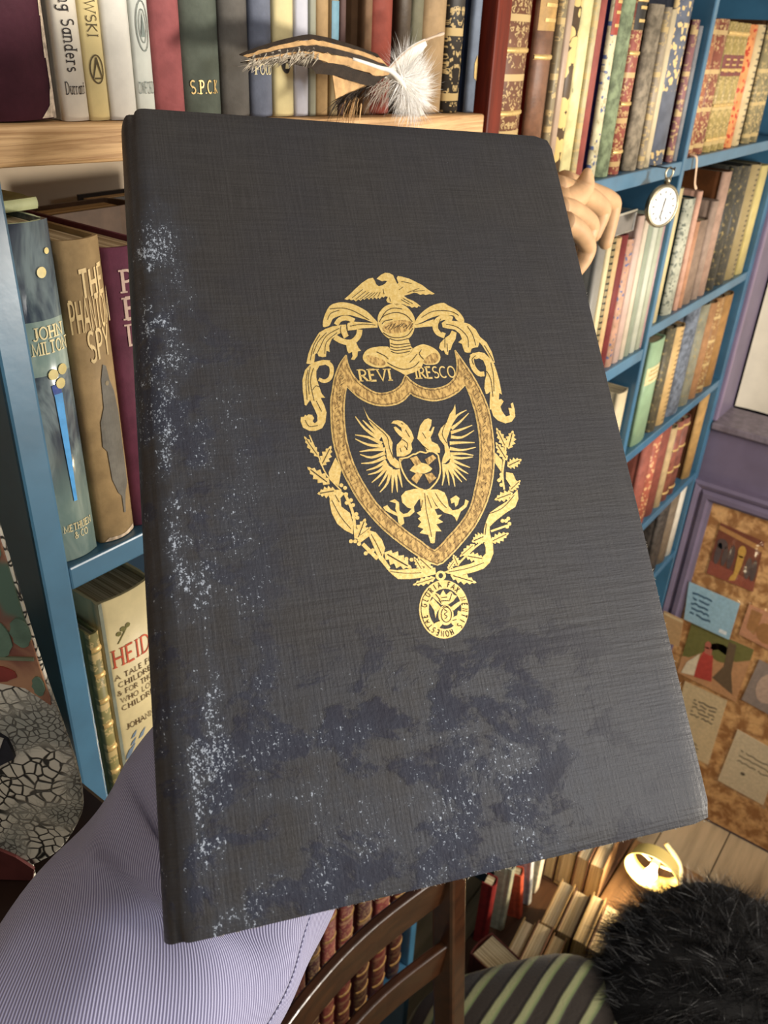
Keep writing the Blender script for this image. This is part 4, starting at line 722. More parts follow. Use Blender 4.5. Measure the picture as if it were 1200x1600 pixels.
  ('d',(8599,12866,8647,12733,8715,12545,8774,12368,8818,12213,8853,12067,8877,11967,8903,11975,8879,12075,8843,12221,8799,12377,8740,12555,8672,12744,8624,12877),[]),
  ('d',(9115,11286,9281,11249,9518,11197,9754,11155,9984,11132,10212,11119,10372,11111,10376,11137,10216,11145,9988,11157,9759,11180,9525,11222,9288,11274,9122,11311),[]),
  ('d',(7406,14608,7442,14513,7492,14381,7528,14286,7552,14297,7516,14393,7467,14524,7431,14620),[]),
  ('g',(10917,10862,10851,10894,10740,10956,10665,10894,10532,10966,10462,10873,10313,10915,10245,10809,10121,10821,10070,10744,9981,10724,9917,10673,9991,10648,10081,10662,10149,10608,10264,10665,10355,10589,10486,10684,10576,10621,10685,10739,10771,10707,10862,10807),[]),
  ('d',(10794,10851,10064,10713,10067,10689,10797,10827),[]),
  ('g',(11555,10914,11588,10833,11637,10687,11752,10711,11812,10539,11950,10602,12048,10453,12196,10534,12298,10437,12407,10494,12505,10458,12606,10475,12559,10554,12466,10598,12449,10708,12298,10717,12278,10869,12082,10842,12052,10976,11860,10908,11808,11002,11648,10943),[]),
  ('d',(11672,10847,12439,10526,12456,10557,11689,10877),[]),
 ],
 'medal': [
  ('g',(12036,9456,11984,9279,11908,9109,11810,8952,11693,8811,11559,8689,11412,8590,11257,8516,11096,8467,10933,8446,10772,8452,10618,8486,10474,8546,10342,8631,10227,8740,10131,8868,10056,9014,10004,9173,9976,9343,9973,9519,9996,9697,10043,9873,10114,10042,10208,10200,10321,10344,10452,10470,10598,10574,10754,10654,10917,10708,11083,10734,11247,10731,11406,10699,11556,10639,11692,10552,11811,10441,11910,10309,11986,10158,12037,9993,12063,9818,12063,9638),[(11733,9511,11687,9358,11616,9214,11524,9086,11415,8977,11292,8893,11161,8835,11026,8806,10893,8808,10766,8839,10651,8898,10551,8984,10470,9093,10412,9221,10378,9363,10370,9515,10388,9669,10432,9821,10500,9965,10589,10095,10697,10206,10819,10294,10951,10355,11088,10386,11223,10387,11353,10357,11471,10297,11573,10209,11655,10098,11714,9967,11747,9822,11754,9668)]),
  ('g',(11370,10898,11352,10847,11320,10801,11277,10763,11226,10736,11170,10722,11113,10721,11058,10734,11011,10760,10973,10796,10947,10841,10935,10891,10939,10944,10956,10994,10988,11040,11031,11078,11082,11105,11138,11120,11195,11121,11250,11108,11298,11083,11336,11046,11362,11001,11374,10950),[(11252,10910,11236,10871,11208,10839,11171,10819,11132,10815,11096,10827,11069,10853,11055,10890,11056,10931,11072,10971,11100,11003,11137,11022,11176,11027,11212,11014,11239,10988,11253,10952)]),
  ('g',(10453,9919,10654,10060,10897,9680,10715,9514,10592,9273,10604,9574),[]),
  ('g',(11280,9611,11587,9764,11791,9835,11749,9698,11401,9480),[]),
  ('g',(10474,9056,10827,9221,10861,9031,10656,8872),[]),
  ('g',(11188,9061,11377,9248,11508,9279,11572,9459,11708,9396,11644,9216,11508,9045,11319,8859,11217,8964),[]),
  ('g',(10620,10135,10776,10294,10905,10197,10968,10142,11135,10349,11216,10138,11416,10258,11483,10215,11534,10102,11671,10039,11455,9850,11207,9738,10940,9769,10780,9952),[]),
  ('g',(11360,9309,11327,9207,11275,9114,11208,9038,11130,8983,11046,8953,10962,8949,10884,8973,10817,9022,10766,9092,10733,9180,10722,9280,10732,9384,10764,9486,10815,9578,10882,9655,10960,9711,11045,9742,11129,9747,11208,9723,11276,9674,11328,9603,11360,9514,11371,9413),[]),
  ('d',(11261,9334,11232,9247,11187,9173,11130,9117,11068,9086,11007,9081,10951,9101,10905,9145,10874,9211,10861,9291,10869,9379,10897,9464,10942,9539,10999,9594,11061,9626,11122,9632,11178,9612,11225,9568,11256,9502,11269,9420,11260,9330,11295,9330,11303,9423,11290,9512,11254,9587,11199,9640,11129,9664,11053,9657,10979,9619,10915,9557,10866,9475,10836,9383,10827,9288,10841,9200,10876,9126,10931,9074,11000,9049,11076,9056,11150,9093,11214,9155,11264,9236,11294,9326),[]),
  ('d',(11011,9559,11046,9530,11091,9492,11108,9468,11080,9453,11015,9429,10968,9391,10996,9343,11047,9305,11069,9282,11049,9264,11001,9237,10963,9218,10978,9190,11017,9210,11070,9240,11104,9284,11072,9329,11022,9366,11002,9386,11030,9401,11094,9425,11141,9462,11119,9513,11070,9555,11035,9584),[]),
  ('d',(10974,9636,11002,9655,11039,9679,11074,9690,11116,9677,11166,9650,11202,9629,11222,9657,11185,9678,11132,9706,11077,9722,11026,9708,10983,9681,10955,9661),[]),
  ('d',(10920,9896,10971,9897,11044,9899,11116,9896,11186,9887,11257,9873,11306,9863,11316,9895,11266,9905,11195,9919,11122,9929,11047,9931,10973,9930,10921,9928),[]),
  ('d',(10996,10028,11069,10027,11170,10025,11244,10024,11247,10056,11173,10058,11072,10060,10999,10061),[]),
  ('d',(10768,10202,10812,10127,10871,10024,10914,9949,10945,9967,10902,10041,10842,10144,10799,10219),[]),
  ('d',(11455,10164,11410,10092,11349,9993,11304,9921,11333,9906,11378,9978,11440,10077,11485,10150),[]),
  ('d',(10865,9956,10886,9912,10913,9851,10934,9807,10966,9822,10945,9866,10918,9927,10897,9971),[]),
  ('d',(10538,9102,10605,9114,10699,9131,10767,9143,10762,9175,10694,9162,10601,9145,10533,9133),[]),
  ('d',(11272,9082,11325,9089,11398,9099,11451,9106,11448,9138,11395,9131,11322,9121,11269,9113),[]),
  ('d',(10550,10458,10407,10333,10243,10160,10144,9972,10080,9776,10046,9589,10043,9405,10069,9218,10119,9046,10196,8899,10264,8796,10289,8812,10222,8913,10146,9057,10098,9225,10072,9408,10075,9588,10108,9771,10171,9963,10266,10145,10427,10315,10569,10439),[]),
 ],
}
ROWS = {
 'wood': [
  (0.2512,0.0489,1.7023,0.2350,'#4e2230','cloth','thick maroon cloth book with a scuffed pale edge',{'wear': 1, 'd': 0.17}),
  (0.2850,0.0139,1.7014,0.2150,'#e6dcc6','jacket','cream paper-jacketed book with black serif author name',{'txt': 'sanders'}),
  (0.2989,0.0118,1.7011,0.2150,'#e6cf8a','jacket','yellow-spined book lettered down the spine beside the cream jacket',{'txt': 'kowski'}),
  (0.3149,0.0166,1.7007,0.2100,'#ddd8ca','jacket','plain off-white book between the yellow spine and the oval-stamped spine',{}),
  (0.3299,0.0114,1.7003,0.2000,'#cfd2c6','jacket','pale grey-white narrow book with an oval crest stamped on its spine',{'txt': 'oxf'}),
  (0.3484,0.0208,1.6998,0.2200,'#a05252','cloth','dusty red cloth book beside the green lettered book',{}),
  (0.3740,0.0283,1.6992,0.2200,'#586054','cloth','dark sage green book with small gilt initials at the spine foot',{'txt': 'spck'}),
  (0.4003,0.0221,1.6985,0.2250,'#625e57','cloth','plain brown-grey cloth book behind the striped feather tip',{}),
  (0.4220,0.0179,1.6979,0.2200,'#686f80','cloth','slate blue book with pale letters near the spine foot',{'txt': 'foud'}),
  (0.4413,0.0171,1.6974,0.2100,'#e2d094','jacket','cream-yellow spine with a dark oval badge behind the feather',{'txt': 'badge'}),
  (0.4575,0.0117,1.6970,0.2050,'#c8c8d2','jacket','slim lavender-white book behind the striped feather',{}),
  (0.4675,0.0057,1.6967,0.2000,'#9a9a86','jacket','very thin grey-green book beside the lavender-white spine',{}),
  (0.4781,0.0118,1.6965,0.2100,'#b08d5c','cloth','tan cloth book behind the striped feather, left of the blue-banded spine',{}),
  (0.4896,0.0074,1.6962,0.2000,'#a08a62','jacket','thin tan book with a blue band across the spine',{'band': '#6c94a4'}),
  (0.4981,0.0056,1.6960,0.2100,'#5e4540','cloth','thin plum-brown book next to the blue-banded spine',{}),
  (0.5260,0.0082,1.6952,0.2150,'#7c5a3c','cloth','brown book with a broad shaded side left of the dull red book',{'d': 0.16}),
  (0.5445,0.0246,1.6948,0.2100,'#8f3b2c','cloth','dull brick-red book behind the white down feather',{}),
  (0.5703,0.0148,1.6941,0.2100,'#4a3a2a','leather','dark brown leather book with gilt bands beside the olive book',{'gold': 1, 'bands': 4}),
  (0.5860,0.0137,1.6937,0.2100,'#6e6a50','cloth','olive cloth book behind the white curled feather',{}),
  (0.6125,0.0296,1.6930,0.2050,'#a8875c','cloth','light tan leather book right of the white feather down',{}),
  (0.6408,0.0221,1.6923,0.2150,'#2c2822','gilt','black book with dense gilt scroll ornament down the spine',{'gold': 1}),
  (0.6689,0.0114,1.6916,0.2150,'#6f7a8c','cloth','blue-grey book with navy sides at the end of the wooden shelf',{'side': '#232c40', 'fleck': 1}),
 ],
 'upper': [
  (0.7387,0.0534,1.6136,0.2450,'#6e4028','leather','big brown leather book with gilt panels and red sides nearest the wooden upright',{'gold': 2, 'bands': 5, 'side': '#5c140c', 'd': 0.2}),
  (0.7939,0.0337,1.6136,0.2350,'#7c5034','leather','brown leather book with a broad tan panel and red sides',{'gold': 1, 'bands': 3, 'label': '#b08a50', 'side': '#6e1c0e', 'd': 0.18}),
  (0.8190,0.0100,1.6136,0.2300,'#8a7a5a','gilt','thin marbled book beside the tan-panelled leather',{'gold': 1}),
  (0.8324,0.0103,1.6136,0.2300,'#b89a80','jacket','thin pinkish-tan book next to the marbled spine',{}),
  (0.8484,0.0176,1.6136,0.2250,'#57422a','gilt','dark book with big gold blossom blocks stacked up the spine',{'gold': 3}),
  (0.8713,0.0242,1.6136,0.2350,'#e4d692','gilt','bright yellow-gold book with a dark curved flourish',{'gold': 0}),
  (0.8904,0.0099,1.6136,0.2300,'#c0b080','gilt','mottled gold and grey narrow book beside the yellow spine',{'gold': 1}),
  (0.9041,0.0163,1.6136,0.2300,'#9c4a40','cloth','rosy red book with navy sides gap at its right',{}),
  (0.9390,0.0173,1.6136,0.2350,'#d8cca0','gilt','cream book patterned with blue flowers and a red label',{'gold': 4, 'label': '#9c4030', 'side': '#22204a', 'd': 0.17}),
  (0.9725,0.0320,1.6136,0.2500,'#7c8a66','cloth','tall sage green mottled book beside the black-labelled red leather',{'mott': 1}),
  (1.0041,0.0264,1.6136,0.2450,'#94483a','leather','red leather book with gilt bands and a black title label',{'gold': 2, 'bands': 5, 'label': '#26221e'}),
  (1.0547,0.0363,1.6136,0.1731,'#8a7c66','cloth','wide taupe book with dark sides and a worn head',{'side': '#2a261e', 'mott': 1, 'd': 0.17}),
  (1.0822,0.0135,1.6136,0.1715,'#a09078','gilt','thin speckled taupe book beside the cream spine',{'gold': 1}),
  (1.0986,0.0139,1.6136,0.1697,'#d0bc94','jacket','thin cream book right of the speckled taupe spine',{}),
  (1.1383,0.0519,1.6136,0.2350,'#5c6270','gilt','blue-grey book with gilt lettering blocks over the upper spine',{'gold': 5}),
  (1.1818,0.0156,1.6136,0.1626,'#8a5a5a','gilt','maroon book with pink-gold ornament next to the divider',{'gold': 1, 'side': '#3c1016', 'd': 0.16}),
  (1.1982,0.0113,1.6136,0.1565,'#7c7c80','cloth','thin grey cloth book standing against the blue divider',{}),
 ],
 'uright': [
  (1.2531,0.0328,1.6156,0.1636,'#a05c3c','gilt','orange-brown book with gilt scrolls beside the blue divider',{'gold': 1}),
  (1.2927,0.0399,1.6156,0.1648,'#8a4a38','gilt','red-brown book with fine gilt tooling right of the orange-brown one',{'gold': 1}),
  (1.3298,0.0277,1.6156,0.1632,'#a08a4c','leather','first of three matching gold-green volumes with maroon bands',{'gold': 2, 'bands': 4, 'label': '#74403a'}),
  (1.3600,0.0287,1.6156,0.1627,'#a08a4c','leather','middle of three matching gold-green volumes with maroon bands',{'gold': 2, 'bands': 4, 'label': '#74403a'}),
  (1.3906,0.0283,1.6156,0.1628,'#a08a4c','leather','last of three matching gold-green volumes with maroon bands',{'gold': 2, 'bands': 4, 'label': '#74403a'}),
  (1.4263,0.0358,1.6156,0.1623,'#e6904e','gilt','bright orange book with red ornament on the top right shelf',{'gold': 6}),
  (1.4643,0.0325,1.6156,0.1633,'#c8b48c','gilt','cream book dotted with dark motifs and brown sides',{'gold': 7}),
  (1.5206,0.0311,1.6156,0.1703,'#8a7c54','gilt','gold and grey ornamented book with dark side near the frame edge',{'gold': 1, 'side': '#3a2410'}),
  (1.5602,0.0398,1.6156,0.1714,'#7c7250','gilt','grey-gold ornamented book at the right frame edge',{'gold': 1}),
 ],
 'mright': [
  (1.2501,0.0248,1.3810,0.1930,'#d2bd84','jacket','cream-yellow book beside the divider under the ribbon',{}),
  (1.3126,0.0376,1.3810,0.1728,'#b4b49c','gilt','light mottled book with dark teal side',{'gold': 8, 'side': '#123a40', 'd': 0.16}),
  (1.3428,0.0152,1.3810,0.1797,'#cf9a80','cloth','thin salmon-orange book standing taller than its neighbours',{}),
  (1.3620,0.0156,1.3810,0.1337,'#bb8460','cloth','short orange book under the salmon spine',{}),
  (1.3953,0.0432,1.3810,0.1324,'#8e7460','cloth','short wide taupe book beside the orange one',{}),
  (1.4330,0.0241,1.3810,0.1564,'#9c8270','cloth','narrow dusty pink-brown book taller than the taupe one',{}),
  (1.4672,0.0360,1.3810,0.1970,'#aa8670','cloth','tall pinkish book with a broad brown side showing above the row',{'side': '#5a3418', 'd': 0.19}),
  (1.5142,0.0418,1.3810,0.2014,'#3a3830','gilt','black book with gilt flecks beside the tall pink spine',{'gold': 9}),
  (1.5679,0.0484,1.3810,0.1977,'#454238','gilt','second black gilt-flecked book of the pair',{'gold': 9}),
  (1.6248,0.0558,1.3810,0.1958,'#6c6448','gilt','dark book with a column of gilt ring ornaments',{'gold': 7}),
  (1.6781,0.0406,1.3810,0.1898,'#d0bb70','jacket','yellow-cream book at the right end against the purple frame',{}),
 ],
 'mid': [
  (1.0061,0.0219,1.3514,0.1812,'#8a8478','jacket','grey-violet glossy book behind the carved hand fingertips',{}),
  (1.0258,0.0121,1.3514,0.1911,'#ddc894','jacket','tall cream book just under the carved hand',{}),
  (1.0397,0.0102,1.3514,0.1843,'#4a4a3a','gilt','thin dark book with cream scrollwork',{'gold': 7}),
  (1.0544,0.0159,1.3514,0.1825,'#d2a870','cloth','tan book between the scrollwork spine and the dark red one',{}),
  (1.0751,0.0198,1.3514,0.1831,'#7c2c2a','cloth','dark red cloth book under the flat silver-edged book',{}),
  (1.0982,0.0205,1.3514,0.1750,'#c89478','gilt','peach and blue-grey patterned book',{'gold': 4}),
  (1.1208,0.0188,1.3514,0.2017,'#d0ae9c','jacket','pale pink book beside the peach patterned one',{}),
  (1.1404,0.0143,1.3514,0.1934,'#d8c4a8','jacket','cream-pink slim book left of the green-white pair',{}),
  (1.1593,0.0173,1.3514,0.1895,'#98a088','jacket','sage green slim book with a white stripe beside it',{}),
  (1.1800,0.0178,1.3514,0.1906,'#c6c8b0','jacket','green-white slim book in the middle of the slim row',{}),
  (1.2000,0.0156,1.3514,0.1926,'#b0b498','jacket','pale green book under the pocket watch',{}),
  (1.2091,-0.0012,1.3514,0.1907,'#c49c98','jacket','dusty pink thin book next to the divider under the watch',{}),
 ],
 'lowright': [
  (1.2985,0.0573,1.1630,0.1799,'#8fae84','jacket','pale green glossy book with a cream title panel next to the divider',{'label': '#d8cc9a'}),
  (1.3617,0.0342,1.1630,0.1850,'#57503c','gilt','dark mottled book with gold flecks right of the green one',{'gold': 9}),
  (1.4027,0.0395,1.1630,0.1788,'#c89a5c','gilt','tan ornamented book between the gold-flecked and blue-grey ones',{'gold': 7}),
  (1.4654,0.0621,1.1630,0.1994,'#6c7482','cloth','blue-grey mottled book right of the tan ornamented one',{'mott': 1}),
  (1.5238,0.0454,1.1630,0.1914,'#86826c','gilt','grey-green mottled narrow book',{'gold': 9}),
  (1.5687,0.0345,1.1630,0.1851,'#a8764a','cloth','light brown book beside the grey-green one',{}),
  (1.6114,0.0407,1.1630,0.1868,'#9a6a3c','gilt','gold-brown ornamented book beside the ochre one',{'gold': 1}),
  (1.6609,0.0477,1.1630,0.1823,'#a8783e','cloth','ochre brown book at the right end of its shelf',{}),
 ],
 'bottom': [
  (1.3745,0.0443,0.9500,0.1940,'#9a5040','cloth','red book next to the dark folio edge',{}),
  (1.4185,0.0348,0.9500,0.1940,'#a85c48','gilt','red book with pale ornament on the fourth shelf',{'gold': 6}),
  (1.4630,0.0450,0.9500,0.1940,'#8a4436','cloth','deep red book below the shelf',{}),
  (1.5053,0.0298,0.9500,0.1720,'#c0a070','cloth','tan narrow book beside the red ones',{}),
  (1.5407,0.0310,0.9500,0.1740,'#94503e','leather','red book with dull gilt bands',{'gold': 1, 'bands': 4}),
  (1.5775,0.0323,0.9500,0.1693,'#84483a','leather','brown-red banded book left of the tall tan one',{'gold': 1, 'bands': 4}),
  (1.6765,0.0462,0.9500,0.1940,'#b98c4c','cloth','tall tan-spined book with a brown side',{'side': '#4a2a12', 'd': 0.2}),
 ],
 'base': [
  (1.5832,0.0591,0.7500,0.1791,'#4a4038','cloth','dark book on the lowest visible shelf',{'mott': 1}),
  (1.6421,0.0470,0.7500,0.1747,'#7c6a54','cloth','brown-grey book on the lowest visible shelf',{}),
  (1.6824,0.0325,0.7500,0.1810,'#ddd2bc','jacket','cream book with a white spine by the purple frame',{}),
 ],
 'gap': [
  (1.1834,0.0364,1.1450,0.1436,'#d0bc90','jacket','cream book alone beneath the middle blue shelf',{}),
 ],
 'left': [
  (0.2464,0.0264,1.4512,0.2046,'#5f7078','gloss','glossy blue-grey book with gold dots and a blue sword on its spine',{'txt': 'john'}),
  (0.2766,0.0270,1.4512,0.1919,'#a88a5c','cloth','brown book with a grey cloaked figure lettered The Phantom Spy',{'txt': 'spy'}),
  (0.3077,0.0326,1.4512,0.1837,'#6c3046','cloth','plum-purple book with pale stacked letters partly behind the black folio',{'txt': 'pee'}),
  (0.3436,0.0360,1.4512,0.1700,'#4c443c','cloth','dark grey-brown book hidden behind the folio on the left shelf',{}),
 ],
 'leftlow': [
  (0.2456,0.0081,1.2200,0.1695,'#8a824c','leather','olive green book with pale gold bands beside the blue upright',{'gold': 2, 'bands': 7}),
  (0.2756,0.0456,1.2200,0.1876,'#dcc890','jacket','thick cream book with red title lettering and mountain drawing',{'txt': 'heidi', 'd': 0.15}),
 ],
 'red': [
  (0.4477,0.0178,0.4500,0.3600,'#6c2624','leather','1',{'gold': 10, 'bands': 8}),
  (0.4751,0.0191,0.4500,0.3650,'#441e1a','leather','2',{'gold': 10, 'bands': 8}),
  (0.5053,0.0220,0.4500,0.3600,'#7a302c','leather','3',{'gold': 10, 'bands': 8}),
  (0.5407,0.0254,0.4500,0.3700,'#6c2624','leather','4',{'gold': 10, 'bands': 8}),
  (0.5816,0.0280,0.4500,0.3600,'#4e2420','leather','5',{'gold': 10, 'bands': 8}),
  (0.6249,0.0308,0.4500,0.3650,'#7a302c','leather','6',{'gold': 10, 'bands': 8}),
  (0.6678,0.0280,0.4500,0.3600,'#5c2422','leather','7',{'gold': 10, 'bands': 8}),
 ],
}
BADGE = [(0.11408, 0.10519, -0.369), (0.11582, 0.10425, -0.647), (0.11726, 0.10285, -0.917), (0.11831, 0.10106, -1.17), (0.11893, 0.099, -1.404), (0.11908, 0.09677, -1.62), (0.11875, 0.0945, -1.824), (0.11797, 0.09231, -2.022), (0.11678, 0.09033, -2.22), (0.11524, 0.08865, -2.424), (0.11345, 0.08737, -2.64), (0.1115, 0.08655, -2.871), (0.1095, 0.08623, -3.121), (0.10754, 0.08643, 2.897), (0.10574, 0.08712, 2.625), (0.10419, 0.08828, 2.356), (0.10296, 0.08984, 2.101), (0.10212, 0.09172, 1.863), (0.10172, 0.09383, 1.642), (0.10177, 0.09605, 1.435), (0.10229, 0.09827, 1.237), (0.10323, 0.10037, 1.042), (0.10457, 0.10224, 0.843), (0.10622, 0.10377, 0.634), (0.1081, 0.10489, 0.411), (0.11011, 0.10551, 0.168), (0.11214, 0.10562, -0.093)]
# ---------------------------------------------------------------- colours shared by many things
PAT = {}
def gilt(basec, mode):
    """cloth or leather printed with ornament, in the spine's own coordinates"""
    key = (basec, mode)
    if key in PAT: return PAT[key]
    m, b = base('ornamented_cloth'); c = lin(basec); co = objco(m)
    sp = nod(m, 'ShaderNodeSeparateXYZ'); lk(m, co, sp.inputs[0])
    cb = nod(m, 'ShaderNodeCombineXYZ'); ax = math_n(m, 'ABSOLUTE', sp.outputs[0]); lk(m, ax, cb.inputs[0]); lk(m, sp.outputs[2], cb.inputs[2])
    v = cb.outputs[0]; z = sp.outputs[2]
    GOLD = lin('#d0b47c'); DARK = tuple(x*.35 for x in c)
    sc = {0: 60, 1: 190, 2: 210, 3: 75, 4: 120, 5: 120, 6: 110, 7: 95, 8: 160, 9: 150, 10: 200}[mode]
    nz = nod(m, 'ShaderNodeTexNoise'); nz.inputs['Scale'].default_value = sc*.8; nz.inputs['Detail'].default_value = 2; lk(m, v, nz.inputs['Vector'])
    dv = nod(m, 'ShaderNodeVectorMath', operation='MULTIPLY_ADD'); lk(m, nz.outputs[1], dv.inputs[0]); dv.inputs[1].default_value = (.012,)*3; lk(m, v, dv.inputs[2])
    vo = nod(m, 'ShaderNodeTexVoronoi'); vo.inputs['Scale'].default_value = sc; lk(m, dv.outputs[0], vo.inputs['Vector'])
    d = vo.outputs['Distance']
    def wave(period, duty):
        s = math_n(m, 'SINE', math_n(m, 'MULTIPLY', z, 2*math.pi/period)); return math_n(m, 'GREATER_THAN', s, duty)
    rough_n = ramp(m, noise(m, co, 45, 5), .3, .7)
    ground = mix_c(m, rough_n, tuple(x*.75 for x in c), tuple(min(1, x*1.2) for x in c))
    if mode == 0:
        f = math_n(m, 'GREATER_THAN', noise(m, scaled(m, v, (1, 1, .4)), 70, 2), .66); col = mix_c(m, f, ground, DARK)
    elif mode in (1, 2, 10):
        a = ramp(m, d, .34, .42); a2 = math_n(m, 'LESS_THAN', d, .2)
        f = math_n(m, 'MAXIMUM', math_n(m, 'SUBTRACT', 1, math_n(m, 'MAXIMUM', a, a2)), wave(.046, .93))
        col = mix_c(m, math_n(m, 'MULTIPLY', f, {1: .8, 2: .75, 10: .22}[mode]), ground, GOLD)
    elif mode == 3:
        f = math_n(m, 'LESS_THAN', d, .5); col = mix_c(m, f, ground, lin('#dcc07c'))
    elif mode == 4:
        f = math_n(m, 'LESS_THAN', d, .3); col = mix_c(m, f, ground, lin('#5c6a90')); f2 = math_n(m, 'GREATER_THAN', noise(m, co, 200, 2), .6); col = mix_c(m, math_n(m, 'MULTIPLY', f2, .5), col, lin('#8c7a50'))
    elif mode == 5:
        f = math_n(m, 'MULTIPLY', math_n(m, 'LESS_THAN', d, .42), math_n(m, 'GREATER_THAN', z, .085)); f = math_n(m, 'MAXIMUM', f, math_n(m, 'MULTIPLY', math_n(m, 'LESS_THAN', d, .4), math_n(m, 'LESS_THAN', z, .018))); col = mix_c(m, f, ground, lin('#d9bb83'))
    elif mode == 6:
        f = math_n(m, 'LESS_THAN', d, .36); col = mix_c(m, f, ground, lin('#b8432e') if basec != '#a85c48' else lin('#d8a878'))
    elif mode == 7:
        s = math_n(m, 'SINE', math_n(m, 'MULTIPLY', z, 2*math.pi/.017)); q = math_n(m, 'ADD', math_n(m, 'MULTIPLY', math_n(m, 'MULTIPLY', ax, ax), 9000), math_n(m, 'ABSOLUTE', s))
        f = math_n(m, 'LESS_THAN', q, .55); col = mix_c(m, f, mix_c(m, .4, ground, GOLD), DARK)
    elif mode == 8:
        f = math_n(m, 'LESS_THAN', d, .34); col = mix_c(m, f, ground, lin('#6f7468'))
    else:
        f = ramp(m, noise(m, v, 130, 4, .7), .54, .66); col = mix_c(m, math_n(m, 'MULTIPLY', f, .75), ground, lin('#a8925c'))
    lk(m, col, b.inputs['Base Color']); b.inputs['Roughness'].default_value = .5; b.inputs['Specular IOR Level'].default_value = .35
    PAT[key] = m; return m

def page_mat(axis=0):
    key = 'pages%d' % axis
    if key in MC: return MC[key]
    m, b = base('page_edges'); co = objco(m)
    s = [3, 3, 3]; s[axis] = 900
    n = noise(m, scaled(m, co, tuple(s)), 1.0, 3, .6)
    lk(m, mix_c(m, ramp(m, n, .3, .7), lin('#8f7752'), lin('#dcc9a2')), b.inputs['Base Color']); b.inputs['Roughness'].default_value = .9
    lk(m, bump(m, n, .5, .0006), b.inputs['Normal']); MC[key] = m; return m
GOLDLEAF = mat('gilt_lettering', '#d4b272', .4, .35, .15, 300, .1)
DARKINK = mat('dark_ink', '#2a2422', .7, 0, .1, 100, 0)
WEAR = mat('worn_pale_edge', '#c9b49a', .9, 0, .5, 200, .4)

def arc_y(x, w, b): return -b*(1-min(1, (2*x/w))**2) if w else 0
def spine_patch(name, w, b, z0, z1, off, m, parent, frac=1.0, n=8):
    v = []; f = []
    for i in range(n+1):
        x = -w/2*frac+w*frac*i/n; y = -b*(1-(2*x/w)**2)-off
        v += [(x, y, z0), (x, y, z1)]
    for i in range(n): f.append((2*i, 2*i+2, 2*i+3, 2*i+1))
    return obj(name, v, f, m, parent, True)
def spine_shape(name, polys, w, b, off, m, parent):
    """flat print (a list of outlines in x, z) laid on the round of a spine"""
    bm = bmesh.new()
    for p in polys:
        vs = [bm.verts.new((x, 0, z)) for x, z in p]
        for t in tessellate_polygon([[Vector((x, z, 0)) for x, z in p]]):
            try: bm.faces.new([vs[i] for i in t])
            except ValueError: pass
    k = 14
    for i in range(1, k):
        bmesh.ops.bisect_plane(bm, geom=bm.verts[:]+bm.edges[:]+bm.faces[:], plane_co=(-w/2+w*i/k, 0, 0), plane_no=(1, 0, 0))
    for v in bm.verts:
        xx = max(-w/2, min(w/2, v.co.x)); v.co.y = -b*(1-(2*xx/w)**2)-off
    bm.normal_update()
    for f in bm.faces:
        if f.normal.y > 0: f.normal_flip()
    me = bpy.data.meshes.new(name); bm.to_mesh(me); bm.free(); me.materials.append(m)
    o = bpy.data.objects.new(name, me); C.objects.link(o); o.parent = parent
    return o
def spine_text(txt, w, b, cx, z, size, m, parent, down=False, fit=None, serif=True, weight=.14, off=.0005, name='spine_lettering', skew=0):
    V, F, L = letters(txt, weight, serif)
    k = size; kx = size if fit is None else fit/L
    out = []
    for x, y in V:
        if down: X = cx+y*k-.5*k; Z = z-x*kx
        else: X = cx+(x-L/2)*kx; Z = z+y*k+skew*X
        xx = max(-w/2, min(w/2, X)); out.append((X, -b*(1-(2*xx/w)**2)-off, Z))
    return obj(name, out, F, m, parent)

def book_mesh(w, h, d, b, seg=8, t=.0022):
    out = [(-w/2, d), (-w/2, .012), (-w/2+.0008, .007), (-w/2, .0035)]
    for i in range(seg+1):
        x = -w/2+w*i/seg; out.append((x, -b*(1-(2*x/w)**2)))
    out += [(w/2, .0035), (w/2-.0008, .007), (w/2, .012), (w/2, d)]
    ns0 = 3; ns1 = 4+seg+1
    inn = []
    tt = min(t, w*.22)
    for x, y in out:
        inn.append((max(-w/2+tt, min(w/2-tt, x)), y+tt if y < .004 else y))
    n = len(out); V = [(x, y, 0) for x, y in out]+[(x, y, 0) for x, y in inn]+[(x, y, h) for x, y in out]+[(x, y, h) for x, y in inn]
    F = []; M = []
    for i in range(n-1):
        side = 0 if ns0 <= i < ns1 else 1
        F.append((i, i+1, 2*n+i+1, 2*n+i)); M.append(side)
        F.append((n+i+1, n+i, 3*n+i, 3*n+i+1)); M.append(1)
        F.append((i+1, i, n+i, n+i+1)); M.append(side)
        F.append((2*n+i, 2*n+i+1, 3*n+i+1, 3*n+i)); M.append(side)
    F.append((0, 2*n, 3*n, n)); F.append((n-1, n+n-1, 3*n+n-1, 2*n+n-1)); M += [1, 1]
    return V, F, M
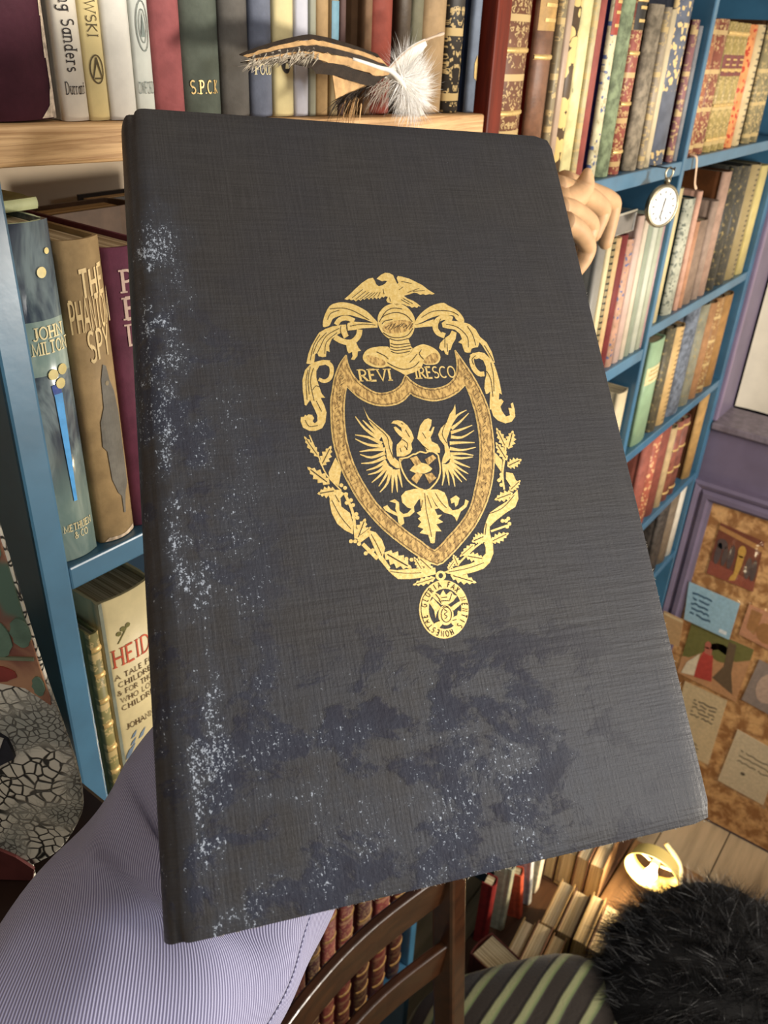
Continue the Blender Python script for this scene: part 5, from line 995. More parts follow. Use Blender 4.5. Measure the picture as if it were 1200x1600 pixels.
def make_book(label, group, loc, w, h, col, style, kw, rot=None, d=None):
    d = d or kw.get('d') or min(.17, max(.10, h*.66)); b = min(.0065, w*.17)
    if style in ('jacket', 'gloss'): b = min(.0035, w*.12)
    t = thing('book', label, 'book', loc, group, rot)
    if col not in ('#a85c48',):
        rgb = [int(col[i:i+2], 16) for i in (1, 3, 5)]; g_ = sum(rgb)/3; col = '#%02x%02x%02x' % tuple(int(c*.86+g_*.14) for c in rgb)
    if style == 'gilt': sm = gilt(col, kw.get('gold', 1))
    elif style == 'leather': sm = gilt(col, kw.get('gold', 1)) if kw.get('gold', 1) in (2, 10) else mat('worn_leather', col, .5, 0, .4, 50, .3, .4)
    elif style == 'jacket': sm = mat('paper_jacket', col, .45, 0, .12, 40, .05, .4)
    elif style == 'gloss': sm = gloss_mat(col)
    elif kw.get('mott'): sm = mat('mottled_cloth', col, .7, 0, .55, 90, .3)
    else: sm = mat('book_cloth', col, .65, 0, .22, 55, .25)
    bm_ = mat('board_cloth', kw['side'], .5, 0, .3, 40, .15) if 'side' in kw else (mat('board_cloth', col, .65, 0, .25, 50, .2) if style in ('gilt', 'leather') else sm)
    V, F, M = book_mesh(w, h, d, b)
    cv = recalc(obj('cover', V, F, [sm, bm_], t, False, M))
    for p in cv.data.polygons: p.use_smooth = p.material_index == 0 and abs(p.normal.z) < .5
    tt = min(.0026, w*.23)
    if w-2*tt > .001: box('page_block', (-w/2+tt, .002, .003), (w/2-tt, d-.004, h-.003), page_mat(0), t)
    nb = kw.get('bands', 0)
    if nb:
        bmesh_ = None
        for i in range(nb):
            z = h*(.10+.82*i/max(1, nb-1))
            if bmesh_ is None:
                v = []; f = []; n = 8
                for k in range(n+1):
                    x = -w/2+w*k/n; y = -b*(1-(2*x/w)**2)
                    for dy, dz in ((0, -.0022), (-.0014, -.0012), (-.0014, .0012), (0, .0022)): v.append((x, y+dy, dz))
                for k in range(n):
                    for q in range(3): f.append((4*k+q, 4*k+4+q, 4*k+5+q, 4*k+1+q))
                o = obj('raised_band', v, f, GOLDLEAF if kw.get('gold') != 10 else mat('dull_gilt', '#8c6a3a', .5, .2, .3, 200, .1), t, True); bmesh_ = o.data
            else:
                o = bpy.data.objects.new('raised_band', bmesh_); C.objects.link(o); o.parent = t
            o.location = (0, 0, z)
    if 'label' in kw:
        lb = spine_patch('title_label', w, b, h*.60, h*.76, .0004, mat('label_leather', kw['label'], .5, 0, .25, 80, .1), t, .96)
        for zz in (.63, .68, .72):
            spine_patch('label_lettering', w, b, h*zz, h*(zz+.012), .0008, GOLDLEAF, t, .6)
    if 'band' in kw: spine_patch('colour_band', w, b, h*.20, h*.34, .0004, mat('blue_band', kw['band'], .5), t, 1.0); 
    if kw.get('fleck'): spine_shape('gilt_stamp', [[(-w*.1, h*.12), (w*.3, h*.11), (w*.35, h*.16), (w*.1, h*.2), (-w*.15, h*.17)]], w, b, .0005, GOLDLEAF, t)
    if kw.get('wear'):
        random.seed(4); P = []
        for i in range(26):
            z = h*i/26; q = [(w*.5-.0018-random.random()*.0014, z), (w*.5, z), (w*.5, z+h/24), (w*.5-.0014-random.random()*.0018, z+h/24)]; P.append(q)
        P += [[(w*.5-.011, 0.0005), (w*.5, .0005), (w*.5, .017), (w*.5-.0025, .013), (w*.5-.0042, .006)]]
        spine_shape('scuffed_edge', P, w, b, .0003, WEAR, t)
    tx = kw.get('txt')
    if tx: TEXTS[tx](t, w, h, b)
    return t
def gloss_mat(col):
    m, b = base('glossy_jacket'); c = lin(col); co = objco(m)
    sp = nod(m, 'ShaderNodeSeparateXYZ'); lk(m, co, sp.inputs[0]); z = sp.outputs[2]
    n = noise(m, scaled(m, co, (1, 1, .35)), 55, 4, .6, .6)
    c1 = mix_c(m, ramp(m, n, .4, .65), lin('#3c4654'), lin('#7f8f92'))
    pale = mix_c(m, ramp(m, n, .35, .7), lin('#7d948f'), lin('#a9b9ae'))
    f = math_n(m, 'LESS_THAN', z, .07); lk(m, mix_c(m, math_n(m, 'MAXIMUM', ramp(m, z, .085, .03), math_n(m, 'MULTIPLY', math_n(m, 'LESS_THAN', z, .153), math_n(m, 'GREATER_THAN', z, .122))), c1, pale), b.inputs['Base Color'])
    b.inputs['Roughness'].default_value = .16; b.inputs['Specular IOR Level'].default_value = .6; b.inputs['Coat Weight'].default_value = .6; b.inputs['Coat Roughness'].default_value = .07
    lk(m, bump(m, noise(m, scaled(m, co, (3, 1, .3)), 30, 2), .35, .002), b.inputs['Normal'])
    return m
def disc(cx, cz, r_, n=14): return [(cx+r_*math.cos(2*math.pi*i/n), cz+r_*math.sin(2*math.pi*i/n)) for i in range(n)]
def ring_polys(cx, cz, rx, rz, wd, n=20):
    P = []
    for i in range(n):
        a, c = 2*math.pi*i/n, 2*math.pi*(i+1)/n
        P.append([(cx+rx*math.cos(a), cz+rz*math.sin(a)), (cx+rx*math.cos(c), cz+rz*math.sin(c)), (cx+(rx-wd)*math.cos(c), cz+(rz-wd)*math.sin(c)), (cx+(rx-wd)*math.cos(a), cz+(rz-wd)*math.sin(a))])
    return P
BLUE_P = mat('sky_blue_print', '#4f9fe0', .4); GREY_P = mat('grey_print', '#6b675e', .6, 0, .2, 120, .05); RED_P = mat('red_print', '#c0553c', .6); SLATE_P = mat('slate_blue_print', '#6f7f90', .6); CREAM_P = mat('cream_print', '#e6d6a4', .5)
def t_sanders(t, w, h, b):
    spine_text('Manning Sanders', w, b, 0, .0735, .0068, DARKINK, t, True, .051, weight=.13)
    spine_text('Durrant', w, b, 0, .0125, .0055, DARKINK, t, False, w*.8, weight=.13)
def t_kowski(t, w, h, b):
    spine_text('PINKOWSKI', w, b, 0, .075, .0060, mat('brown_ink', '#4a3c1c', .6), t, True, fit=.0365, weight=.11)
    spine_shape('emblem', ring_polys(0, .024, .0042, .0068, .0007), w, b, .0005, mat('brown_ink', '#4a3c1c', .6), t)
    spine_shape('emblem_mark', [[(-.003, .020), (-.0024, .020), (0, .027), (.0024, .020), (.003, .020), (.0004, .0295), (-.0004, .0295)], [(-.002, .0195), (.002, .0195), (.002, .0202), (-.002, .0202)]], w, b, .0006, mat('brown_ink', '#4a3c1c', .6), t)
def t_oxf(t, w, h, b):
    ink = mat('pale_grey_ink', '#6f776f', .6)
    spine_shape('crest_stamp', ring_polys(.0006, .045, .0042, .012, .0006)+ring_polys(.0006, .045, .0026, .008, .0005)+[[(-.001, .040), (.002, .040), (.0006, .052)]], w, b, .0005, ink, t)
    spine_text('OXFORD', w, b, .0002, .013, .0055, ink, t, False, w*.92, weight=.13)
def t_spck(t, w, h, b): spine_text('S.P.C.K', w, b, -.001, .013, .0066, GOLDLEAF, t, False, w*.7, weight=.17)
def t_foud(t, w, h, b): spine_text('FOUD', w, b, 0, .024, .0058, CREAM_P, t, False, w*.78, weight=.16)
def t_badge(t, w, h, b):
    spine_shape('oval_badge', [[(x*.62, z) for x, z in [(p[0], p[1]) for p in disc(0, .0315, .0068, 20)]]], w, b, .0005, DARKINK, t)
    spine_shape('badge_mark', [disc(.0004, .033, .0018), [(-.0016, .0275), (.002, .0275), (.001, .031), (-.001, .031)]], w, b, .0008, CREAM_P, t)
def t_john(t, w, h, b):
    zz = lambda y: h*(880-y)/535
    spine_text('JOHN', w, b, .002, zz(506), .0066, CREAM_P, t, False, w*.70, weight=.17)
    spine_text('MILTON', w, b, .002, zz(528), .0066, CREAM_P, t, False, w*.84, weight=.17)
    gd = mat('gold_dot', '#e2d08c', .4)
    for cx, cz, r_ in ((.003, zz(413), .0030), (.0085, zz(386), .0017), (.0002, zz(561), .0032), (.0068, zz(557), .0032), (.0040, zz(577), .0032)): spine_shape('gold_dot', [disc(cx, cz, r_)], w, b, .0008, gd, t)
    spine_shape('blue_sword', [[(-.0012, zz(592)), (.0042, zz(592)), (.0026, zz(775)), (.0004, zz(775))]], w, b, .0006, BLUE_P, t)
    spine_shape('sword_hilt', [[(-.002, zz(578)), (.0036, zz(576)), (.004, zz(594)), (-.0014, zz(594))]], w, b, .0005, mat('deep_blue_print', '#2c4a9c', .4), t)
    spine_text('METHUEN', w, b, .001, zz(826), .0045, CREAM_P, t, False, w*.74, weight=.16)
    spine_text('& CO', w, b, .002, zz(842), .0045, CREAM_P, t, False, w*.36, weight=.16)
def t_spy(t, w, h, b):
    ink = mat('cream_lettering', '#e0c692', .6)
    spine_text('THE', w, b, .0035, h*.835, .0150, ink, t, False, w*.62, False, .17, skew=.10)
    spine_text('PHANTOM', w, b, .0012, h*.735, .0185, ink, t, False, w*1.0, False, .17, skew=.10)
    spine_text('SPY', w, b, .0030, h*.640, .0175, ink, t, False, w*.58, False, .17, skew=.10)
    z = lambda y: h*(848-y)/476
    fig = [(-.0005, z(618)), (.0002, z(575)), (.0028, z(552)), (.0052, z(556)), (.0068, z(580)), (.0098, z(600)), (.0118, z(640)), (.0118, z(760)), (.0085, z(772)), (.0068, z(790)), (.0062, z(806)), (.0046, z(806)), (.0046, z(775)), (.002, z(766)), (-.0012, z(740)), (-.002, z(690)), (-.0045, z(680)), (-.0038, z(640))]
    spine_shape('cloaked_figure', [fig], w, b, .0005, GREY_P, t)
    spine_shape('figure_face', [disc(.0042, z(582), .0016, 8)], w, b, .0007, mat('face_print', '#94866a', .6), t)
    spine_shape('worn_foot', [[(-w*.4, .0003), (w*.48, .0003), (w*.48, .004), (w*.1, .0022), (-w*.3, .0028)]], w, b, .0003, WEAR, t)
def t_pee(t, w, h, b):
    ink = mat('pale_pink_lettering', '#cdb0a0', .6)
    for i, ch in enumerate('PEL'): spine_text(ch, w, b, -.0045, h*(.86-.088*i), .0125, ink, t, False, .0068, True, .16)
def t_heidi(t, w, h, b):
    z = lambda y: h*(1225-y)/280
    spine_text('HEIDI', w, b, 0, z(1031), .0150, RED_P, t, False, w*.78, True, .12)
    ink = mat('brown_lettering', '#5c452c', .6)
    for i, s_ in enumerate(('A TALE FOR', 'CHILDREN', '& FOR THOSE', 'WHO LOVE', 'CHILDREN')):
        spine_text(s_, w, b, 0, z(1048+i*11.0), .0044, ink, t, False, w*(.8 if i in (0, 2) else .72), True, .13)
    spine_text('JOHANNA', w, b, -.001, z(1121), .0050, ink, t, False, w*.62, True, .14)
    random.seed(8); P = []
    for i in range(22):
        cx = random.uniform(-.019, .017); cz = random.uniform(.014, .064); s_ = random.uniform(.003, .0065)
        P.append([(cx-s_*.7, cz-s_), (cx+s_*.2, cz-s_*.7), (cx+s_, cz+s_*.9), (cx-s_*.1, cz+s_*.1)])
    spine_shape('mountain_drawing', P, w, b, .0005, SLATE_P, t)
    spine_shape('flower_sprig', [disc(-.011, z(990), .002, 7), disc(-.0075, z(986), .0022, 7), disc(-.0035, z(984), .002, 7), [(-.013, z(1002)), (-.012, z(1002)), (-.002, z(982)), (-.003, z(981))]], w, b, .0005, mat('olive_print', '#6f6a3c', .6), t)
    spine_patch('jacket_edge', w, b, 0, h, .0004, mat('grey_green_edge', '#73786a', .7), t, .06).location = (-w*.46, .0028, 0)
TEXTS = {'sanders': t_sanders, 'kowski': t_kowski, 'oxf': t_oxf, 'spck': t_spck, 'foud': t_foud, 'badge': t_badge, 'john': t_john, 'spy': t_spy, 'pee': t_pee, 'heidi': t_heidi}

# ---------------------------------------------------------------- the room
XW = 1.74
plum = mat('plum_paint', '#71667a', .5, 0, .12, 12, .1)
plaster = mat('beige_plaster', '#b5a48d', .9, 0, .12, 8, .2)
struct(box('wall_back', (-.8, .67, -.02), (XW, .72, ZC+1.0), plaster))
wr = struct(box('wall_right', (XW, -1.2, -.02), (XW+.12, .67, ZC-.70), plum))
box('wall_strip', (XW, .40, ZC-.70), (XW+.12, .67, ZC+1.0), plum, wr)
box('wall_header', (XW, -1.2, ZC+.45), (XW+.12, .40, ZC+1.0), plum, wr)
sill = struct(box('trim_1', (XW-.02, -1.2, ZC-.70), (XW+.10, .405, ZC-.685), mat('grey_plum_sill', '#7b717a', .5), None, .003))
cas = struct(box('trim_2', (XW-.012, .398, ZC-.684), (XW+.004, .412, ZC+.6), mat('pale_plum_paint', '#85758c', .45, 0, .12, 12, .1), None, .003))
win = struct(box('window_1', (XW+.125, -1.2, ZC-.70), (XW+.14, .41, ZC+.45), mat('dark_pane', '#1a1a20', .2)))
bl = []
bf = []
for i in range(61):
    y = .395-1.5*i/60; x = XW+.104+.004*math.sin(i*.9)
    bl += [(x, y, ZC-.683), (x, y, ZC+.44)]
for i in range(60): bf.append((2*i, 2*i+1, 2*i+3, 2*i+2))
obj('cream_blind', bl, bf, mat('cream_blind_cloth', '#f0e7cf', .85, 0, .06, 20, .1), win, True)
# panelled cupboard front under the sill: moulded stiles and rail round a cork panel
fr = thing('pinboard_frame', 'plum painted moulded frame round the cork pinboard under the window sill', 'frame', (XW, .25, 0))
def mould(name, prof_axis, y0, y1, z0, z1):
    vert = prof_axis == 'z'
    n = 6; prof = [(0, .000), (.0, .020), (.006, .026), (.014, .022), (.019, .016), (.026, .024), (.036, .024), (.040, .012), (.047, .010), (.047, 0)]
    v = []; f = []
    for e in (0, 1):
        for a, h in prof:
            if vert: v.append((-h, (y0-.25)-a, z0 if e == 0 else z1-a))
            else: v.append((-h, (y0-.25-a) if e == 0 else (y1-.25), z1-a))
    k = len(prof)
    for i in range(k-1): f.append((i, i+1, k+i+1, k+i))
    return recalc(obj(name, v, f, plum, fr))
mould('stile', 'z', .409, 0, .006, ZC-.820)
mould('rail', 'y', .409, -1.0, 0, ZC-.820)
cork_m, cb_ = base('cork'); co = objco(cork_m)
cn = noise(cork_m, co, 34, 6, .65, .4); cn2 = noise(cork_m, co, 190, 3)
lk(cork_m, mix_c(cork_m, ramp(cork_m, cn, .40, .62), lin('#99683a'), mix_c(cork_m, cn2, lin('#c9925a'), lin('#e4b87c'))), cb_.inputs['Base Color']); cb_.inputs['Roughness'].default_value = .85
lk(cork_m, bump(cork_m, cn2, .6, .001), cb_.inputs['Normal'])
tag(box('cork_pinboard', (XW-.006, -1.0, .01), (XW-.0005, .362, ZC-.862), cork_m), 'brown cork pinboard panel with cards pinned over it', 'pinboard')
# floor of separate boards
fl = struct(box('floor', (-1.2, -1.6, -.06), (XW, .67, -.012), mat('dark_subfloor', '#3a2e22', .9)))
fm = mat('bare_floorboard', '#c6ac86', .6, 0, .35, 5, .25, .3, 0, (.4, 4, 4))
for i in range(16):
    y1 = .665-.14*i
    o = box('floorboard', (-1.2, y1-.137, -.012), (XW-.002, y1, random.Random(i).uniform(-.001, .0005)), fm, fl)

# ---------------------------------------------------------------- bookcase
blue = mat('blue_paint', '#3d6b88', .34, 0, .2, 14, .15, .8)
navy = mat('navy_back', '#0f2736', .6, 0, .2, 10, .1)
bc = thing('bookcase', 'tall blue painted built-in bookcase running along the back wall', 'bookcase', (0, 0, 0))
YF = .406; YB = .655
def upright(x0, x1, z0, z1, m=blue, nm='upright'): return box(nm, (x0, YF, z0), (x1, YB, z1), m, bc, .002)
def shelf(x0, x1, z, th=.018): return box('shelf', (x0, YF+.001, ZC+z-th), (x1, YB, ZC+z), blue, bc, .0015)
TOP = ZC+.42
upright(.2135, .2325, .0, ZC-.0685)
upright(.690, .706, .0, ZC-.085)
upright(1.2095, 1.2225, .0, TOP)
upright(1.708, 1.732, .0, TOP)
shelf(.2325, .690, -.2988, .0165); shelf(.2325, .690, -.53-.0002); shelf(.2325, .690, -1.30); shelf(.2325, .690, -.88)
for z in (-.1364, -.3986, -.605, -.86, -1.18): shelf(.706, 1.2095, z)
for z in (-.1344, -.369, -.587, -.80, -1.0, -1.25): shelf(1.2225, 1.708, z, .016)
for x0, x1 in ((.706, 1.2095), (1.2225, 1.708)): box('back_panel', (x0, YB-.006, .02), (x1, YB, TOP), navy, bc)
box('back_panel', (.2325, YB-.006, .02), (.690, YB, ZC-.32), navy, bc)
box('top_board', (.69, YF, TOP), (1.732, YB, TOP+.02), blue, bc, .002)
# raw wooden shelf board on top of the left bay, with its dark mahogany end
wd_m, wb = base('raw_pine'); co = objco(wd_m)
g1 = noise(wd_m, scaled(wd_m, co, (7, 90, 260)), 1.0, 6, .68, .8); g2 = noise(wd_m, co, 25, 4)
lk(wd_m, mix_c(wd_m, ramp(wd_m, g1, .35, .68), lin('#dcb27c'), mix_c(wd_m, g2, lin('#b98850'), lin('#7c5532'))), wb.inputs['Base Color']); wb.inputs['Roughness'].default_value = .6
lk(wd_m, bump(wd_m, g1, .4, .001), wb.inputs['Normal'])
ws = thing('wooden_shelf', 'raw sagging pine shelf board across the top of the left bay', 'shelf', (0, 0, 0))
def wz(x): return ZC-.0474-(x-.24)*.0257
x0, x1 = .03, .674
v = []; f = []
N = 12
for i in range(N+1):
    x = x0+(x1-x0)*i/N; z = wz(x); j = .0006*math.sin(i*2.1)
    v += [(x, .402+j, z), (x, .402+j*2, z-.0187), (x, .655, z-.0187), (x, .655, z)]
for i in range(N):
    for k in range(4): f.append((4*i+k, 4*i+(k+1) % 4, 4*i+4+(k+1) % 4, 4*i+4+k))
f += [(0, 3, 2, 1), (4*N, 4*N+1, 4*N+2, 4*N+3)]
bev(recalc(obj('board', v, f, wd_m, ws)), .002)
mah = mat('mahogany', '#64200f', .5, 0, .4, 20, .1, .2, 0, (6, 6, .6))
box('end_upright', (.682, .404, ZC-.0840), (.7055, .645, TOP-.001), mah, ws, .002)
box('support_bracket', (.674, .42, ZC-.0775), (.682, .64, ZC-.060), mah, ws)

# ---------------------------------------------------------------- books
ROWINFO = {'wood': 'books on the raw wooden shelf', 'upper': 'books on the upper shelf of the middle bay', 'uright': 'books on the upper shelf of the right bay', 'mright': 'books on the second shelf of the right bay', 'mid': 'books on the second shelf of the middle bay', 'lowright': 'books on the third shelf of the right bay', 'bottom': 'books on the fourth shelf of the right bay', 'base': 'books on the fifth shelf of the right bay', 'gap': None, 'left': 'books on the left bay shelf', 'leftlow': 'books on the lower left shelf', 'red': 'red volumes behind the wooden chair'}
YS = .4125
for row, lst in ROWS.items():
    for (X, w, Z, h, col, style, desc, kw) in lst:
        b = min(.0065, w*.17) if style not in ('jacket', 'gloss') else min(.0035, w*.12)
        z = Z+.0004
        if row == 'wood': z = wz(X+w/2)+w*.0257+.0003
        if row == 'red': desc = ('leftmost', 'second', 'third', 'middle', 'third last', 'second last', 'rightmost')[int(desc)-1]+' dark red gilt-banded volume in the low row behind the wooden chair'
        make_book(desc, ROWINFO[row], (X, YS+b, z), w, h, col, style, kw)
# flat books lying on the tops of the standing rows
def flat_book(label, loc, rotz, w, h, d, col, side=None):
    """a closed book lying flat: h along its local x, spine toward -y"""
    t = thing('book', label, 'book', loc, None, (0, 0, rotz))
    m = mat('book_cloth', col, .6, 0, .25, 55, .2)
    V, F, M = book_mesh(w, h, d, min(.005, w*.15))
    V = [(z, y, x+w/2) for x, y, z in V]
    recalc(obj('cover', V, F, m, t))
    box('page_block', (.003, .003, .0024), (h-.003, d-.004, w-.0024), page_mat(2), t)
    return t
make_book('brown book standing sideways at the back behind the cloaked figure book', None, (.415, .565, ZC-.2984), .035, .176, '#5c4432', 'cloth', {}, (0, 0, math.pi/2), .092)
make_book('black book standing sideways at the back beside the brown one', None, (.515, .610, ZC-.2984), .030, .172, '#2c2622', 'cloth', {}, (0, 0, math.pi/2), .095)
flat_book('pale olive pamphlet lying on top of the glossy blue-grey book', (.2335, .435, ZC-.0930), .06, .006, .035, .12, '#a2a67c')
# slip-cased book with silver corners lying on the row
sc_ = thing('slipcase', 'small grey flat box with bright silver edges lying on the slim books', 'box', (1.0475, .420, ZC-.2152))
box('case', (0, 0, 0), (.0605, .10, .026), mat('grey_case', '#77716a', .5, 0, .15, 40, .1), sc_, .002)
sv = mat('silver_edge', '#d8d8d4', .2, .9, .1, 100, 0)
for a, b_ in (((-.001, -.0015, .0245), (.0615, .004, .0280)), ((.0570, -.0015, .0002), (.0615, .003, .0240)), ((-.001, -.0012, .0002), (.0565, .0025, .0022))): box('metal_edge', a, b_, sv, sc_, .0008)

# ---------------------------------------------------------------- the dark folio
FO = Vector((0.09501, 0.13933, ZC-0.25329))
EX = Vector((0.82213, -0.56729, -0.04785)).normalized(); EZ = Vector((0.44935, 0.59499, 0.66639)); EZ = (EZ-EX*EZ.dot(EX)).normalized(); NY = EZ.cross(EX)
folio = thing('folio_book', 'large black cloth folio with gilt coat of arms, held before the shelves', 'book', FO)
folio.rotation_euler = Matrix(((EX.x, NY.x, EZ.x), (EX.y, NY.y, EZ.y), (EX.z, NY.z, EZ.z))).to_euler()
WB, HB, TB = .20428, .32976, .030
SK = .01267/.32976
m, b = base('black_book_cloth'); co = objco(m)
sp = nod(m, 'ShaderNodeSeparateXYZ'); lk(m, co, sp.inputs[0]); X, Z = sp.outputs[0], sp.outputs[2]
big = noise(m, co, 16, 4, .6); blot = noise(m, scaled(m, co, (1, 1, 1.4)), 34, 6, .68, .3)
hz = noise(m, scaled(m, co, (45, 45, 700)), 1, 3, .6); vt = noise(m, scaled(m, co, (900, 45, 40)), 1, 3, .6); hz2 = noise(m, scaled(m, co, (40, 40, 1100)), 1, 2, .6)
low = ramp(m, Z, .17, .03); foot = math_n(m, 'MULTIPLY', ramp(m, Z, .120, .06), ramp(m, X, .20, .12))
left = ramp(m, X, .085, .01)
cloth = mix_c(m, ramp(m, math_n(m, 'ADD', math_n(m, 'MULTIPLY', vt, .5), math_n(m, 'MULTIPLY', hz2, .5)), .35, .65), lin('#302d2b'), lin('#3b3836'))
cloth = mix_c(m, math_n(m, 'MULTIPLY', ramp(m, big, .35, .65), .35), cloth, lin('#2e2e35'))
navyf = math_n(m, 'MULTIPLY', ramp(m, blot, .485, .565), math_n(m, 'MAXIMUM', foot, math_n(m, 'MULTIPLY', math_n(m, 'MULTIPLY', left, ramp(m, Z, .26, .2)), .8)))
cloth = mix_c(m, math_n(m, 'MULTIPLY', navyf, .78), cloth, lin('#222231'))
# flecks of lost colour gathered along the joint and the foot
cl = noise(m, scaled(m, co, (1.4, 1, 1)), 48, 4, .7); cl2 = noise(m, co, 17, 3, .6)
fine = noise(m, scaled(m, co, (1, 1, .7)), 780, 3, .62); fine2 = noise(m, co, 1700, 2, .5)
joint = math_n(m, 'MULTIPLY', math_n(m, 'MULTIPLY', ramp(m, X, .045, .012), ramp(m, X, .004, .010)), ramp(m, Z, .31, .26))
belt = math_n(m, 'MULTIPLY', math_n(m, 'MULTIPLY', ramp(m, X, .085, .03), ramp(m, Z, .25, .19)), .62)
zone = math_n(m, 'MAXIMUM', math_n(m, 'MAXIMUM', joint, belt), math_n(m, 'MULTIPLY', math_n(m, 'MULTIPLY', ramp(m, Z, .10, .05), ramp(m, X, .19, .12)), .66))
dens = math_n(m, 'MULTIPLY', zone, ramp(m, math_n(m, 'ADD', math_n(m, 'MULTIPLY', cl, .62), math_n(m, 'MULTIPLY', cl2, .38)), .40, .58))
thr = math_n(m, 'SUBTRACT', math_n(m, 'ADD', math_n(m, 'MULTIPLY', fine, .6), math_n(m, 'MULTIPLY', fine2, .4)), math_n(m, 'SUBTRACT', .69, math_n(m, 'MULTIPLY', dens, .20)))
spot = ramp(m, thr, 0, .07)
cloth2 = mix_c(m, math_n(m, 'MULTIPLY', dens, .30), cloth, lin('#485160'))
cloth2 = mix_c(m, math_n(m, 'MULTIPLY', spot, .9), cloth2, lin('#b4bcc6'))
lk(m, cloth2, b.inputs['Base Color']); b.inputs['Specular IOR Level'].default_value = .32
rg = nod(m, 'ShaderNodeMapRange'); lk(m, navyf, rg.inputs[0]); rg.inputs[3].default_value = .50; rg.inputs[4].default_value = .68; lk(m, rg.outputs[0], b.inputs['Roughness'])
ridge = noise(m, scaled(m, co, (22, 22, 330)), 1, 3, .55)
weave = math_n(m, 'ADD', math_n(m, 'ADD', math_n(m, 'MULTIPLY', hz, .45), math_n(m, 'MULTIPLY', vt, .40)), math_n(m, 'MULTIPLY', noise(m, co, 900, 2), .30))
weave = math_n(m, 'ADD', weave, math_n(m, 'MULTIPLY', ridge, math_n(m, 'MULTIPLY', ramp(m, Z, .22, .06), 1.0)))
weave = math_n(m, 'ADD', weave, math_n(m, 'MULTIPLY', math_n(m, 'MULTIPLY', noise(m, co, 420, 3), navyf), .7))
lk(m, bump(m, weave, .5, .0007), b.inputs['Normal'])
FOLIO_M = m
def folio_sheet():
    t = .0032; bulge = .0045
    out = []
    nx = 24
    for i in range(nx+1): out.append((WB-(WB-.0062)*i/nx, 0.0))
    out += [(.0062*(1-k/10), .0030*(1-math.sqrt(1-(k/10*.985)**2))) for k in range(1, 11)]
    for i in range(1, 13):
        a = math.pi*i/13; out.append((-bulge*math.sin(a)**.8, .0032+(TB-.0046)*(1-math.cos(a))/2))
    out += [(.0006, TB-.0012), (.0025, TB-.0004), (.0055, TB-.0009), (.0085, TB-.0006)]
    for i in range(nx+1): out.append((.012+(WB-.012)*i/nx, TB))
    inn = []
    for x, y in out:
        if x > .001: inn.append((x, t if y < TB/2 else TB-t))
        else: inn.append((x+t, min(TB-t, max(t, y))))
    n = len(out); nz = 44; V = []; F = []
    rnd = random.Random(2)
    for layer in (out, inn):
        for k in range(nz+1):
            z = HB*k/nz
            for x, y in layer:
                V.append((x+SK*z, y, z))
    o2 = n*(nz+1)
    for k in range(nz):
        for i in range(n-1):
            a = k*n+i; F.append((a, a+1, a+n+1, a+n)); a += o2; F.append((a+1, a, a+n, a+n+1))
    for i in range(n-1):
        F.append((i+1, i, o2+i, o2+i+1)); a = nz*n+i; F.append((a, a+1, o2+a+1, o2+a))
    for k in range(nz):
        for i in (0, n-1):
            a = k*n+i; F.append((a, a+n, o2+a+n, o2+a) if i == 0 else (a+n, a, o2+a, o2+a+n))
    # softly bumped corners
    V2 = []
    for x, y, z in V:
        for cx, cz in ((WB, 0), (WB+.0127, HB), (0, 0), (.0127, HB)):
            dd = math.hypot(x-cx, z-cz)
            if dd < .003:
                k = (1-dd/.003)**2; x += (WB/2-x)*.006*k; z += (HB/2-z)*.006*k; y += .0014*k*(1 if y < TB/2 else -1)
        V2.append((x, y, z))
    return V2, F
V, F = folio_sheet()
cv = recalc(obj('cover', V, F, FOLIO_M, folio, True)); bev(cv, .0006, 2).modifiers[-1].angle_limit = math.radians(50)
pbv = [(x+SK*z, y, z) for x, y, z in [(.004, .0034, .003), (WB-.004, .0034, .003), (WB-.004, TB-.0034, .003), (.004, TB-.0034, .003), (.004, .0034, HB-.003), (WB-.004, .0034, HB-.003), (WB-.004, TB-.0034, HB-.003), (.004, TB-.0034, HB-.003)]]
obj('page_block', pbv, [(0, 3, 2, 1), (4, 5, 6, 7), (0, 1, 5, 4), (1, 2, 6, 5), (2, 3, 7, 6), (3, 0, 4, 7)], page_mat(1), folio)
# frayed pale threads along the foot and the fore-edge
rnd = random.Random(11); V = []; F = []
for i in range(300):
    if i < 190: x = rnd.uniform(.01, WB); z = .0002; dx, dz = rnd.uniform(-.0012, .0012), -rnd.uniform(.0002, .0010)
    else: z = rnd.uniform(.01, .24); x = WB+SK*z-.0002; dx, dz = rnd.uniform(.0002, .0011), rnd.uniform(-.001, .001)
    y = rnd.uniform(-.0002, .0024); w = rnd.uniform(.0001, .0003); o = len(V)
    if i < 190: V += [(x-w, y, z), (x+w, y, z), (x+dx, y-.0002, z+dz)]
    else: V += [(x, y, z-w), (x, y, z+w), (x+dx, y-.0002, z+dz)]
    F.append((o, o+1, o+2))
o = obj('frayed_threads', V, F, mat('pale_thread', '#a79d8c', .9, 0, .3, 300, 0), folio); o['kind'] = 'stuff'
